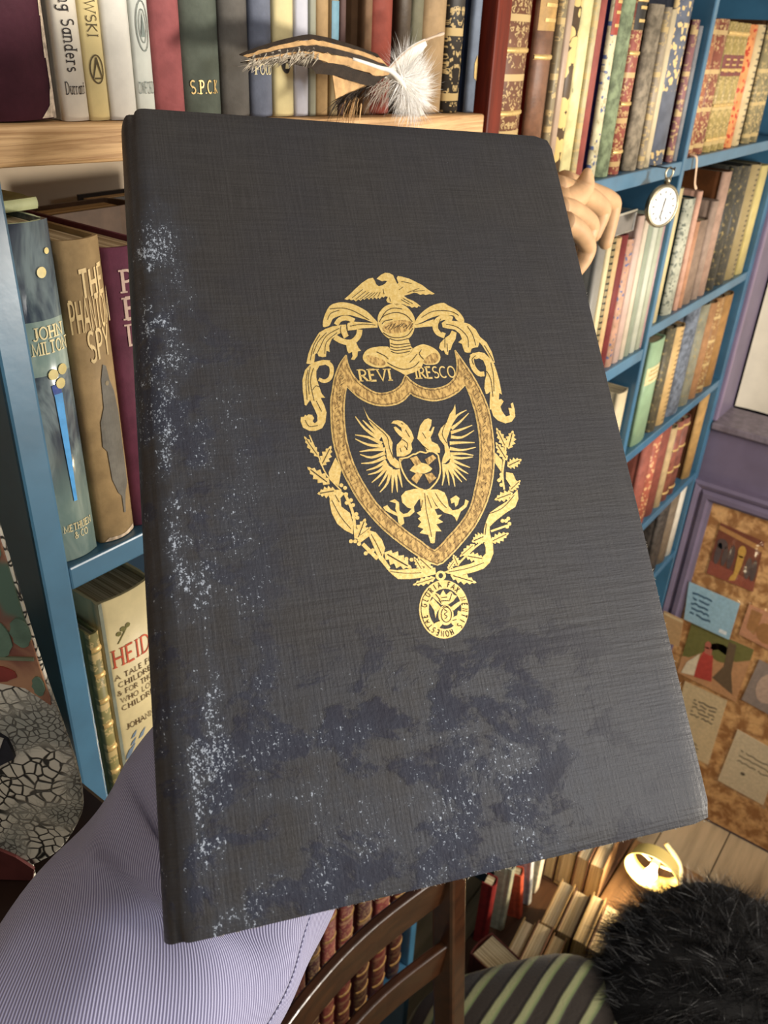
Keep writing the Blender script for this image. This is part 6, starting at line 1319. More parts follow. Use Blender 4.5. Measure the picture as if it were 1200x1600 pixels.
# gilt arms: flat foil stamped on the board
gm, gb = base('gold_foil'); co = objco(gm); gn = noise(gm, co, 700, 4, .6); gw = noise(gm, co, 60, 3)
lk(gm, mix_c(gm, ramp(gm, gn, .3, .75), lin('#dcb866'), lin('#f2d48c')), gb.inputs['Base Color']); gb.inputs['Metallic'].default_value = .35; gb.inputs['Roughness'].default_value = .42
lk(gm, bump(gm, gn, .25, .0003), gb.inputs['Normal'])
tm, tb_ = base('hatched_gold_foil'); co = objco(tm); hn = noise(tm, scaled(tm, co, (900, 900, 380)), 1, 3, .6)
lk(tm, mix_c(tm, ramp(tm, hn, .38, .6), lin('#96743f'), lin('#dcb46a')), tb_.inputs['Base Color']); tb_.inputs['Metallic'].default_value = .3; tb_.inputs['Roughness'].default_value = .5
FM = {'g': gm, 't': tm, 'd': mat('bare_cloth_line', '#3b3023', .7, 0, .2, 400, 0)}
OFF = {'g': .00010, 't': .00016, 'd': .00022}
def emblem_mesh(name, polys, parent):
    V = []; F = []; M = []; keys = ['g', 't', 'd']
    for i, (mk, pts, holes) in enumerate(polys):
        L = [[Vector((p[j]*1e-5, p[j+1]*1e-5, 0)) for j in range(0, len(p), 2)] for p in [pts]+holes]
        tri = tessellate_polygon(L); o = len(V); y = -(OFF[mk]+i*2.5e-7)
        for l in L: V += [(q.x, y, q.y) for q in l]
        F += [tuple(o+k for k in t_) for t_ in tri]; M += [keys.index(mk)]*len(tri)
    return obj(name, V, F, [FM[k] for k in keys], parent, False, M)
arms = emblem_mesh('gilt_arms', EMBLEM['shield'], folio)
for g, nm in (('crest_eagle', 'crest_eagle'), ('helmet', 'helmet'), ('mantling', 'mantling'), ('double_headed_eagle', 'double_headed_eagle'), ('wreath', 'holly_wreath'), ('medal', 'badge')):
    emblem_mesh(nm, EMBLEM[g], arms)
def foil_text(txt, x0, x1, z0, hgt, name, drop=0):
    V, F, L = letters(txt, .17, True, .12); k = (x1-x0)/L
    return obj(name, [(x0+x*k, -.00014, z0+y*hgt+drop*x*k) for x, y in V], F, gm, arms)
foil_text('REVI', .0929, .1072, .1953, .0052, 'motto')
foil_text('IRESCO', .1180, .1367, .1958, .0052, 'motto')
V = []; F = []
txt = 'FAX MENTIS HONESTAE GLORIA '
for ch, (px_, pz_, rr) in zip(txt, BADGE):
    lv, lf, L = letters(ch, .2, False); s_ = .0022; o = len(V)
    for x, y in lv:
        x = (x-L/2)*s_*.75; y = (y-.5)*s_; V.append((px_+x*math.cos(rr)-y*math.sin(rr), -.00030, pz_+x*math.sin(rr)+y*math.cos(rr)))
    F += [tuple(o+q for q in t_) for t_ in lf]
obj('badge_lettering', V, F, FM['d'], arms)

# ---------------------------------------------------------------- the arm that holds it
def fol(x, y, z): return FO+EX*x+NY*y+EZ*z
skin = mat('skin', '#c99478', .55, 0, .12, 60, .1)
def skin_body(name, chains, m, parent=None, levels=1):
    V = []; E = []; R = []
    idx = {}
    for ch in chains:
        prev = None
        for p, r_ in ch:
            k = tuple(round(c, 5) for c in p)
            if k not in idx: idx[k] = len(V); V.append(tuple(p)); R.append(r_)
            if prev is not None and prev != idx[k]: E.append((prev, idx[k]))
            prev = idx[k]
    me = bpy.data.meshes.new(name); me.from_pydata(V, E, []); o = bpy.data.objects.new(name, me); C.objects.link(o)
    me.materials.append(m)
    md = o.modifiers.new('skin', 'SKIN'); md.use_smooth_shade = True
    for i, s_ in enumerate(me.skin_vertices[0].data): s_.radius = (R[i], R[i]); s_.use_root = (i == 0)
    if levels: sd = o.modifiers.new('subsurf', 'SUBSURF'); sd.levels = levels; sd.render_levels = levels+1
    if parent: o.parent = parent
    return o
c1 = Vector((.1374, .2084, ZC-.3658)); c2 = Vector((.1800, .2075, ZC-.3285))
wrist = fol(.058, .086, .068)
elbow = Vector((-.10, .175, ZC-.43)); shoulder = Vector((-.26, -.06, ZC-.20))
palm = fol(.082, .060, .105); kn = fol(.100, .050, .135)
ch = [[(shoulder, .048), (elbow, .043), (c1.lerp(elbow, .35), .042), (c2, .034), (wrist, .024), (palm, .024)]]
for i, (dx, ln) in enumerate(((-.030, .9), (-.010, 1.0), (.010, .97), (.029, .8))):
    a = fol(.098+dx, .049, .134-abs(dx)*.25); p1 = fol(.106+dx*1.3, .046, .134+.040*ln); p2 = fol(.110+dx*1.5, .041, .134+.066*ln); p3 = fol(.112+dx*1.6, .039, .134+.084*ln)
    ch.append([(palm, .024), (a, .0105), (p1, .009), (p2, .0082), (p3, .0072)])
ch.append([(palm, .024), (fol(.118, .050, .098), .0115), (fol(.140, .044, .106), .0100), (fol(.156, .040, .114), .0085)])
person = skin_body('person', ch, skin, None, 1)
tag(person, 'person reaching in at lower left in a lavender twill sleeve, hand behind the folio', 'person')
sm_, sb = base('lavender_twill'); uvn = nod(sm_, 'ShaderNodeUVMap'); uvn.uv_map = 'UVMap'
wv = nod(sm_, 'ShaderNodeTexWave', wave_type='BANDS', bands_direction='X'); wv.inputs['Scale'].default_value = 1.0; wv.inputs['Distortion'].default_value = .15; wv.inputs['Detail'].default_value = 1
mp = nod(sm_, 'ShaderNodeMapping'); mp.inputs['Rotation'].default_value = (0, 0, math.radians(-62)); mp.inputs['Scale'].default_value = (235, 235, 235); lk(sm_, uvn.outputs[0], mp.inputs[0]); lk(sm_, mp.outputs[0], wv.inputs['Vector'])
lk(sm_, mix_c(sm_, ramp(sm_, wv.outputs[1], .3, .8), lin('#76728f'), lin('#b3b1cb')), sb.inputs['Base Color']); sb.inputs['Roughness'].default_value = .85; sb.inputs['Sheen Weight'].default_value = .15
lk(sm_, bump(sm_, wv.outputs[1], .5, .0005), sb.inputs['Normal'])
path = catmull([shoulder, shoulder.lerp(elbow, .5), elbow, c1.lerp(elbow, .5), c1, c2, c2.lerp(wrist, .55), wrist.lerp(c2, .18)], 9)
rad_k = [.062, .064, .066, .0645, .0625, .0592, .050, .041]
nseg = 72; n = len(path); V = []; F = []; UV = []
up = Vector((0, 0, 1)); a = (path[1]-path[0]).cross(up).normalized(); acc = 0
for i in range(n):
    t_ = (path[min(i+1, n-1)]-path[max(i-1, 0)]).normalized(); a = (a-t_*a.dot(t_)).normalized(); b_ = t_.cross(a)
    f_ = i/9; k0 = min(len(rad_k)-2, int(f_)); rr = rad_k[k0]+(rad_k[k0+1]-rad_k[k0])*(f_-k0)
    if i: acc += (path[i]-path[i-1]).length
    for k in range(nseg+1):
        an = 2*math.pi*k/nseg
        wr_ = .0022*math.sin(5*an+acc*38)*math.sin(acc*26+2*an)+.0016*math.sin(3*an-acc*60+1)
        V.append(path[i]+(a*math.cos(an)+b_*math.sin(an))*(rr+wr_)); UV.append((acc, an*.062))
for i in range(n-1):
    for k in range(nseg): F.append((i*(nseg+1)+k, i*(nseg+1)+k+1, (i+1)*(nseg+1)+k+1, (i+1)*(nseg+1)+k))
slv = obj('shirt_sleeve', V, F, sm_, person, True)
ul = slv.data.uv_layers.new(name='UVMap')
for lp in slv.data.loops: ul.data[lp.index].uv = UV[lp.vertex_index]
slv['label'] = 'lavender twill shirt sleeve'
sd = slv.modifiers.new('solid', 'SOLIDIFY'); sd.thickness = .0012
sd = slv.modifiers.new('sub', 'SUBSURF'); sd.levels = 0; sd.render_levels = 1
# seam along the underside of the sleeve
# ---------------------------------------------------------------- crackle-varnished panel on its side table
vm, vb = base('crackle_glaze'); co = objco(vm)
dn = nod(vm, 'ShaderNodeVectorMath', operation='MULTIPLY_ADD'); nn_ = nod(vm, 'ShaderNodeTexNoise'); nn_.inputs['Scale'].default_value = 40; lk(vm, co, nn_.inputs['Vector']); lk(vm, nn_.outputs[1], dn.inputs[0]); dn.inputs[1].default_value = (.012,)*3; lk(vm, co, dn.inputs[2])
v1 = nod(vm, 'ShaderNodeTexVoronoi', feature='DISTANCE_TO_EDGE'); v1.inputs['Scale'].default_value = 150; lk(vm, dn.outputs[0], v1.inputs['Vector'])
v2 = nod(vm, 'ShaderNodeTexVoronoi', feature='DISTANCE_TO_EDGE'); v2.inputs['Scale'].default_value = 265; lk(vm, dn.outputs[0], v2.inputs['Vector'])
zone = ramp(vm, noise(vm, co, 14, 2), .40, .52)
e1 = math_n(vm, 'SUBTRACT', 1, ramp(vm, v1.outputs[0], .03, .10)); e2 = math_n(vm, 'SUBTRACT', 1, ramp(vm, v2.outputs[0], .03, .12))
crk = math_n(vm, 'MAXIMUM', math_n(vm, 'MULTIPLY', e1, zone), math_n(vm, 'MULTIPLY', math_n(vm, 'MULTIPLY', e2, math_n(vm, 'SUBTRACT', 1, zone)), .75))
gl = mix_c(vm, zone, lin('#a9aa9e'), lin('#ece6d2'))
lk(vm, mix_c(vm, crk, gl, lin('#2b2a26')), vb.inputs['Base Color']); vb.inputs['Roughness'].default_value = .35
lk(vm, bump(vm, math_n(vm, 'SUBTRACT', 1, crk), .7, .0012), vb.inputs['Normal'])
pm, pb = base('painted_flower_band'); co = objco(pm)
pn = noise(pm, scaled(pm, co, (1, 1, .8)), 22, 4, .6, .8); pn2 = noise(pm, co, 13, 3, .6)
c_ = mix_c(pm, ramp(pm, pn, .38, .62), lin('#7c4638'), lin('#b98a66')); c_ = mix_c(pm, ramp(pm, pn2, .54, .60), c_, lin('#4f6a58'))
lk(pm, c_, pb.inputs['Base Color']); pb.inputs['Roughness'].default_value = .4
PC = Vector((.1025, .3717, ZC-.4262)); PR = Vector((.6054, -.7959, 0))
panel = thing('painted_panel', 'crackle-varnished white panel with faded red and green painting above, left of the bookcase', 'panel', PC, None, (0, 0, math.atan2(PR.y, PR.x)))
def pz(z): return z+.4262
side_pts = catmull([(.0540, 0, pz(-.4150)), (.0640, 0, pz(-.4080)), (.0746, 0, pz(-.3965)), (.0869, 0, pz(-.3727)), (.0900, 0, pz(-.3553)), (.0900, 0, pz(-.3363)), (.0874, 0, pz(-.3095)), (.0840, 0, pz(-.2803)), (.0804, 0, pz(-.2382)), (.0771, 0, pz(-.1939)), (.0740, 0, pz(-.150)), (.0710, 0, pz(-.11))], 4)
def slab(name, pts, y0, y1, m):
    n = len(pts); V = [(x, y0, z) for x, z in pts]+[(x, y1, z) for x, z in pts]
    F = [tuple(range(n)), tuple(range(2*n-1, n-1, -1))]+[(i, (i+1) % n, n+(i+1) % n, n+i) for i in range(n)]
    return recalc(obj(name, V, F, m, panel))
right = [(p.x, p.z) for p in side_pts]
outline = [(-.20, 0), (.0538, 0)]+right+[(-.20, pz(-.11))]
bev(slab('board', outline, .0, .0025, vm), .0008, 2)
# painted upper part, its lower edge a shallow curve
low_e = [(-.20, pz(-.277)), (-.05, pz(-.283)), (.03, pz(-.2775)), (.0612, pz(-.2792)), (.0732, pz(-.2820)), (.0838, pz(-.2925))]
up_r = [q for q in right if q[1] > pz(-.2900)]
slab('painted_scene', low_e+[(x-.0008, z) for x, z in up_r]+[(-.20, pz(-.112))], -.0012, .0, pm)
slab('painted_line', [(-.2, pz(-.2640)), (.0806, pz(-.2640)), (.0806, pz(-.2622)), (-.2, pz(-.2620))], -.0022, -.0012, mat('dull_green_line', '#7d8468', .5))
def blob(cx, cz, rx, rz, n=18): return [(cx+rx*math.cos(2*math.pi*i/n)*(1+.12*math.sin(3*i)), cz+rz*math.sin(2*math.pi*i/n)) for i in range(n)]
gp = mat('sage_green_paint', '#66806c', .5, 0, .3, 60, .1)
for q in (blob(.0770, pz(-.2478), .0045, .0085), blob(.0660, pz(-.2520), .0060, .0105), blob(.0800, pz(-.2800), .0028, .0060), blob(.0700, pz(-.2000), .0060, .0140), blob(.040, pz(-.225), .012, .016)): slab('green_leaf', q, -.0020, -.0011, gp)
slab('rose_flower', blob(.0600, pz(-.2730), .0105, .0050), -.0019, -.0011, mat('rose_paint', '#8a3c34', .5, 0, .3, 60, .1))
slab('dark_medallion', blob(.0330, pz(-.3225), .0268, .0185), -.0022, .0, mat('dark_glaze', '#33343c', .35))
slab('white_motif', [(.020, pz(-.330)), (.040, pz(-.338)), (.0505, pz(-.330)), (.0560, pz(-.318)), (.0575, pz(-.3145)), (.052, pz(-.3125)), (.044, pz(-.317)), (.034, pz(-.316)), (.026, pz(-.322))], -.0034, -.0022, mat('white_glaze', '#dcd8cc', .35))
slab('red_foot_patch', [(-.2, pz(-.4255)), (.0530, pz(-.4255)), (.0555, pz(-.4160)), (.047, pz(-.4060)), (.036, pz(-.3985)), (-.2, pz(-.395))], -.0018, .0, mat('dark_red_paint', '#5c2f2c', .45, 0, .4, 40, .1))
st_ = thing('side_table', 'dark wooden side table under the crackle-varnished panel', 'table', (.06, .40, 0))
dkw = mat('dark_wood', '#2c1a12', .4, 0, .3, 20, .1, .4)
box('table_top', (-.20, -.105, ZC-.446), (.135, .16, ZC-.4263), dkw, st_, .003)
for sx in (-.14, .115):
    for sy in (-.05, .14): box('leg', (sx-.016, sy-.016, .0), (sx+.016, sy+.016, ZC-.446), dkw, st_, .003)
# ---------------------------------------------------------------- feathers standing in front of the shelf edge
def blades(name, roots, tips, widths, m, parent=None, seg=3, bend=None, rnd=None):
    """thin tapering strands, one mesh"""
    R = np.array(roots, float); T = np.array(tips, float); w = np.array(widths, float)[:, None]; n = len(R)
    d = T-R; L = np.linalg.norm(d, axis=1, keepdims=True)
    side = np.cross(d, np.random.RandomState(1).normal(size=(n, 3))); side /= np.linalg.norm(side, axis=1, keepdims=True)+1e-9
    B = np.zeros((n, 3)) if bend is None else np.array(bend, float)
    V = np.zeros((n, seg*2+1, 3))
    for s in range(seg):
        t = s/seg; p = R+d*t+B*(t*t); k = w*(1-t*.75)
        V[:, 2*s] = p-side*k; V[:, 2*s+1] = p+side*k
    V[:, 2*seg] = T+B
    o = np.arange(n)[:, None]*(seg*2+1); F = []
    fl_ = []
    for s in range(seg-1):
        q = np.concatenate([o+2*s, o+2*s+1, o+2*s+3, o+2*s+2], 1); F += q.tolist()
    q = np.concatenate([o+2*seg-2, o+2*seg-1, o+2*seg], 1); F += q.tolist()
    ob = obj(name, V.reshape(-1, 3).tolist(), F, m, parent, True); ob['kind'] = 'stuff'; return ob
quill = mat('pale_quill', '#efe9dc', .4, 0, .1, 80, 0); tanb = mat('tan_vane', '#c9a06c', .7, 0, .25, 160, .3); dkb = mat('dark_vane', '#33281e', .7, 0, .3, 160, .3); whv = mat('white_vane', '#f0ebe0', .7, 0, .08, 120, .2)
down = mat('white_down', '#fbf8f2', .95, 0, .03, 60, 0)
# positions along the shelf front: x, z on the plane y = .385
def fe(x, z, y=.385): return Vector((x, y, ZC+z))
rib = catmull([fe(.553, -.0520, .384), fe(.507, -.0268, .374), fe(.488, -.0215, .376), (.452, .380, ZC-.0150), (.415, .377, ZC-.0135), (.372, .374, ZC-.0175)], 8)
f1 = thing('striped_feather', 'brown and tan striped feather with white down, propped on the wooden shelf edge', 'feather', rib[0])
def loc_(o, pts): return [Vector(p)-o for p in pts]
tube('quill', loc_(rib[0], rib[:22]), [.0024-.0014*i/21 for i in range(22)], quill, f1, 8)
# vane in lengthwise stripes, upper edge to lower edge
sect = rib[10:]
ns = len(sect); V = []; F = []; M = []
strip = [(1.0, .72, 1), (.72, .50, 0), (.50, .18, 1), (.18, -.16, 0), (-.16, -.34, 1), (-.34, -.62, 0), (-.62, -1.0, 1)]
strip = [(1, .70, 1), (.70, .38, 0), (.38, -.02, 1), (-.02, -.42, 0), (-.42, -1, 1)]
rnd = random.Random(5)
for hi, lo, mi in strip:
    o = len(V)
    for i, p in enumerate(sect):
        f_ = i/(ns-1); d = (sect[min(i+1, ns-1)]-sect[max(i-1, 0)]).normalized(); nrm = Vector((d.z, 0, -d.x)); nrm = nrm if nrm.z > 0 else -nrm
        wd = .0088*min(1, .45+f_*5)*(1 if f_ < .6 else max(.12, 1-(f_-.6)*2.0)); wl = wd*(1.25 if f_ < .55 else 1.0)
        def at_(u): return p+nrm*(u*(wd if u > 0 else wl))+Vector((-.004*abs(u)*1.2, .004*u*u, 0))
        j = rnd.uniform(-.06, .06)
        V += [at_(hi+(j if abs(hi) < 1 else 0)), at_(lo+j*.6)]
    for i in range(ns-1): F.append((o+2*i, o+2*i+1, o+2*i+3, o+2*i+2)); M.append(mi)
vane = obj('vane', loc_(rib[0], V), F, [tanb, dkb], f1, False, M); vane.modifiers.new('s', 'SOLIDIFY').thickness = .0004
# frayed barbs at the tip and the loose tuft hanging below
R = []; T = []; Wd = []
for i in range(240):
    k = rnd.uniform(.62, 1) ; p = sect[int(k*(ns-1))]; R.append(p+Vector((0, 0, rnd.uniform(-.004, .002)))); T.append(p+Vector((-rnd.uniform(.004, .014), rnd.uniform(-.004, .004), -rnd.uniform(.001, .011)*(1.3-k*.6)))); Wd.append(rnd.uniform(.0002, .0006))
blades('frayed_barbs', loc_(rib[0], R), loc_(rib[0], T), Wd, mat('pale_barb', '#b9ad98', .8, 0, .4, 200, 0), f1)
V = []; F = []
tuft = [(.497, -.0290), (.480, -.0305), (.4635, -.0290), (.452, -.0265), (.4545, -.0360), (.4560, -.0430), (.4640, -.0415), (.478, -.0365)]
tri = tessellate_polygon([[Vector((x, z, 0)) for x, z in tuft]])
o = obj('lower_tuft', loc_(rib[0], [fe(x, z, .383) for x, z in tuft]), [tuple(t_) for t_ in tri], tanb, f1); o.modifiers.new('s', 'SOLIDIFY').thickness = .0005
R = []; T = []; Wd = []; Bd = []
for i in range(90):
    a = rnd.random(); p = fe(.4935-.035*a, -.0315-.008*a, .382); R.append(p); T.append(p+Vector((-rnd.uniform(.006, .020), rnd.uniform(-.003, .003), -rnd.uniform(.001, .010)))); Wd.append(rnd.uniform(.0002, .0005)); Bd.append((0, 0, -rnd.uniform(0, .008)))
blades('dark_barbs', loc_(rib[0], R), loc_(rib[0], T), Wd, dkb, f1, 4, Bd)
R = []; T = []; Wd = []; Bd = []
for i in range(30):
    p = fe(.470+rnd.uniform(-.01, .012), -.041+rnd.uniform(-.003, .003), .382); R.append(p); T.append(p+Vector((-rnd.uniform(.004, .016), 0, -rnd.uniform(.006, .026)))); Wd.append(.00028); Bd.append((.004, 0, -.003))
blades('long_barbs', loc_(rib[0], R), loc_(rib[0], T), Wd, tanb, f1, 4, Bd)
R = []; T = []; Wd = []; Bd = []
cen = fe(.5325, -.0285, .386)
for i in range(4200):
    k = rnd.random(); p = rib[0].lerp(rib[8], .25+.75*k)+Vector((rnd.gauss(0, .0012), -.003+rnd.gauss(0, .001), 0)); p = p.lerp(cen, .35)
    a = rnd.gauss(.25, 1.25); L = rnd.uniform(.010, .026); R.append(p); T.append(p+Vector((L*math.cos(a), rnd.uniform(-.008, .008), L*math.sin(a)))); Wd.append(rnd.uniform(.00010, .00024)); Bd.append((rnd.gauss(0, .003), rnd.gauss(0, .003), rnd.gauss(0, .004)))
blades('down_tuft', loc_(rib[0], R), loc_(rib[0], T), Wd, down, f1, 4, Bd)
R = []; T = []; Wd = []; Bd = []
for i in range(160):
    p = fe(rnd.uniform(.495, .522), rnd.uniform(-.036, -.026), .380); L = rnd.uniform(.008, .022); a = rnd.gauss(math.pi*1.15, .35); R.append(p); T.append(p+Vector((L*math.cos(a), rnd.uniform(-.004, .002), L*math.sin(a)))); Wd.append(.0002); Bd.append((0, 0, -rnd.uniform(0, .006)))
blades('grey_down', loc_(rib[0], R), loc_(rib[0], T), Wd, mat('grey_down', '#b7ab9b', .9, 0, .2, 90, 0), f1, 4, Bd)
sh2 = catmull([fe(.5605, -.0008, .374), fe(.542, -.0045, .374), fe(.525, -.0095, .375), fe(.511, -.0175, .377), fe(.501, -.0270, .380)], 6)
f2 = thing('white_feather', 'small white curled feather with a pale tipped quill, above the striped feather', 'feather', sh2[0])
tube('quill', loc_(sh2[0], sh2), [.0010+.0003*math.sin(i) if i < 3 else .0008 for i in range(len(sh2))], mat('pinkish_quill', '#cdb49c', .5, 0, .1, 80, 0), f2, 8)
V = []; F = []
for i, p in enumerate(sh2[7:]):
    f_ = i/(len(sh2)-8); wd = .0095*math.sin(math.pi*(.12+.80*f_))**.8; V += [p+Vector((-.0012, 0, .0007)), p+Vector((wd*.75, .001, -wd*.75))]
for i in range(len(V)//2-1): F.append((2*i, 2*i+1, 2*i+3, 2*i+2))
vn = obj('vane', loc_(sh2[0], V), F, whv, f2, True); vn.modifiers.new('s', 'SOLIDIFY').thickness = .0004

# ---------------------------------------------------------------- carved hand hooked on the shelf edge
hm = mat('cream_carved_wood', '#c99f74', .5, 0, .14, 40, .1, .4)
def hp(x, z, y=.365): return Vector((x, y, ZC+z))
hand = thing('carved_hand', 'cream carved hand with bent fingers hooked at the shelf edge, right of the folio', 'ornament', hp(.745, -.145, .375))
ho = hand.location.copy()
def hrel(l): return [tuple(Vector(p)-ho) for p in l]
pm_ = skin_body('palm', [[(tuple(hp(.690, -.150, .372)-ho), .018), (tuple(hp(.728, -.140, .368)-ho), .023), (tuple(hp(.752, -.1330, .366)-ho), .021)]], hm, hand, 2)
def finger(name, P, R):
    c = catmull(P, 7); n = len(c); k = len(P)-1; rr = []
    for i in range(n):
        f_ = i/(n-1)*k; a_ = min(k-1, int(f_)); r_ = R[a_]+(R[a_+1]-R[a_])*(f_-a_); rr.append(r_)
    e = (c[-1]-c[-2]).normalized(); c = c+[c[-1]+e*R[-1]*.45, c[-1]+e*R[-1]*.75, c[-1]+e*R[-1]*.9]; rr += [R[-1]*.82, R[-1]*.5, R[-1]*.12]
    v, f = tube_v(hrel(c), rr, 14); return recalc(obj(name, v, f, hm, hand, True))
finger('finger', [hp(.728, -.1330, .348), hp(.7542, -.1385, .346), hp(.7900, -.1535, .344), hp(.7905, -.1640, .344), hp(.7860, -.1810, .346)], [.0105, .0100, .0098, .0092, .0072])
finger('finger', [hp(.7560, -.1200, .368), hp(.8072, -.1320, .362), hp(.8480, -.1470, .360), hp(.8520, -.1570, .360), hp(.8480, -.1760, .362)], [.0110, .0106, .0102, .0095, .0074])
finger('finger', [hp(.8050, -.1220, .384), hp(.8613, -.1372, .380), hp(.9080, -.1500, .376), hp(.9160, -.1600, .375), hp(.9163, -.1960, .376)], [.0110, .0108, .0105, .0098, .0078])
finger('finger', [hp(.720, -.1420, .336), hp(.742, -.1520, .332), hp(.7620, -.1680, .330), hp(.7620, -.1800, .331), hp(.7560, -.1920, .334)], [.0095, .0090, .0086, .0080, .0062])
finger('thumb', [hp(.752, -.1330, .360), hp(.7800, -.1285, .356), hp(.7893, -.1190, .354), hp(.7885, -.1085, .353)], [.0125, .0120, .0098, .0045])
bridge = skin_body('knuckles', [[(tuple(hp(.735, -.1370, .352)-ho), .0125), (tuple(hp(.765, -.1280, .366)-ho), .0135), (tuple(hp(.812, -.1270, .382)-ho), .0120)]], hm, hand, 2)
tag(hand, 'cream carved hand with bent fingers hooked at the shelf edge, right of the folio', 'ornament')

# ---------------------------------------------------------------- pocket watch on a nail
wc = Vector((1.0900, .3840, ZC-.1765))
watch = thing('pocket_watch', 'white-faced pocket watch hanging from the middle blue shelf by its bow', 'watch', wc, None, (0, 0, math.radians(-24)))
def face_y(prof, name, m, seg=40):      # lathe turned to face -y
    v, f = lathe_v(prof, seg); return obj(name, [(x, -z, y) for x, y, z in v], f, m, watch, True)
brass = mat('worn_silver_case', '#a49a80', .28, .85, .2, 60, .05)
recalc(face_y([(0, -.004), (.019, -.004), (.0245, -.001), (.0262, .003), (.0258, .006), (.0228, .0072), (.0222, .0058)], 'case', brass))
recalc(face_y([(0, .0056), (.0222, .0056)], 'dial', mat('white_enamel', '#f3f1ea', .3, 0, .04, 60, 0)))
ink = mat('watch_ink', '#23242c', .5)
V = []; F = []
def dial_q(x0, z0, x1, z1, w):
    d = Vector((x1-x0, 0, z1-z0)).normalized(); nn = Vector((-d.z, 0, d.x))*w; o = len(V)
    for p in ((x0, z0), (x1, z1)): V.extend([Vector((p[0], -.0059, p[1]))+nn, Vector((p[0], -.0059, p[1]))-nn])
    F.append((o, o+1, o+3, o+2))
for i in range(60):
    a = i*math.pi/30; dial_q(.0200*math.cos(a), .0200*math.sin(a), .0210*math.cos(a), .0210*math.sin(a), .00015)
obj('minute_marks', V, F, ink, watch)
V = []; F = []
for i in range(12):
    a = i*math.pi/6; dial_q(.0150*math.cos(a), .0150*math.sin(a), .0185*math.cos(a), .0185*math.sin(a), .0007)
obj('hour_marks', V, F, ink, watch)
V = []; F = []
for i in range(24):
    a = i*math.pi/12; b2 = a+math.pi/12; dial_q(.0045*math.cos(a), -.010+.0045*math.sin(a), .0045*math.cos(b2), -.010+.0045*math.sin(b2), .0002)
obj('seconds_dial', V, F, ink, watch)
for nm, a, L, w in (('hour_hand', 80, .010, .0008), ('minute_hand', 262, .015, .0006)):
    V = []; F = []; dial_q(0, 0, L*math.cos(math.radians(a)), L*math.sin(math.radians(a)), w); obj(nm, [v_-Vector((0, .0004, 0)) for v_ in V], F, ink, watch)
tube('crown', [(0.002, -.002, .026), (0.0025, -.002, .033)], [.0035, .0042], brass, watch, 10)
bow = [(.0028+.0062*math.cos(a), -.002, .0385+.0062*math.sin(a)) for a in [k*math.pi/10 for k in range(21)]]
tube('bow', bow, .0011, brass, watch, 8, cap=False)
nail = thing('nail', 'small dark nail in the blue shelf edge holding the pocket watch', 'nail', wc+Vector((.0018, -.003, .0437)))
tube('shank', [(0, .0255, 0), (0, -.005, 0)], .0009, mat('iron', '#3a3632', .4, .7), nail, 8); lathe_o = tube('head', [(0, -.005, 0), (0, -.0062, 0)], .0022, mat('iron', '#3a3632', .4, .7), nail, 10)
# ribbon hanging out of a book over the shelf edge
rp = catmull([(1.248, .412, ZC-.131), (1.2485, .403, ZC-.1335), (1.2500, .4005, ZC-.145), (1.253, .400, ZC-.158), (1.258, .400, ZC-.169), (1.2655, .399, ZC-.1765)], 5)
V = []; F = []
for i, p in enumerate(rp):
    w = .0028 if i < len(rp)-4 else .0036; V += [p+Vector((-w, 0, -.0006)), p+Vector((w, 0, .0006))]
for i in range(len(rp)-1): F.append((2*i, 2*i+1, 2*i+3, 2*i+2))
rb = obj('ribbon_bookmark', V, F, mat('cream_ribbon', '#dcb898', .7, 0, .1, 60, 0)); rb.modifiers.new('s', 'SOLIDIFY').thickness = .0005
tag(rb, 'narrow cream ribbon bookmark hanging over the right blue shelf edge', 'ribbon')

# ---------------------------------------------------------------- cards pinned on the cork
def plastic_mat():
    m = bpy.data.materials.new('clear_sleeve'); m.use_nodes = True; nt = m.node_tree; nt.nodes.clear()
    out = nt.nodes.new('ShaderNodeOutputMaterial'); tr = nt.nodes.new('ShaderNodeBsdfTransparent'); gl = nt.nodes.new('ShaderNodeBsdfGlossy'); mx = nt.nodes.new('ShaderNodeMixShader')
    gl.inputs['Roughness'].default_value = .16; co = objco(m); n = noise(m, scaled(m, co, (1, 1, 1)), 30, 1, .5, .6); lk(m, bump(m, n, .5, .006), gl.inputs['Normal'])
    fr_ = nt.nodes.new('ShaderNodeFresnel'); fr_.inputs[0].default_value = 1.38; lk(m, fr_.outputs[0], mx.inputs[0]); lk(m, tr.outputs[0], mx.inputs[1]); lk(m, gl.outputs[0], mx.inputs[2]); lk(m, mx.outputs[0], out.inputs[0]); return m
PL = plastic_mat()
XC = XW-.0075
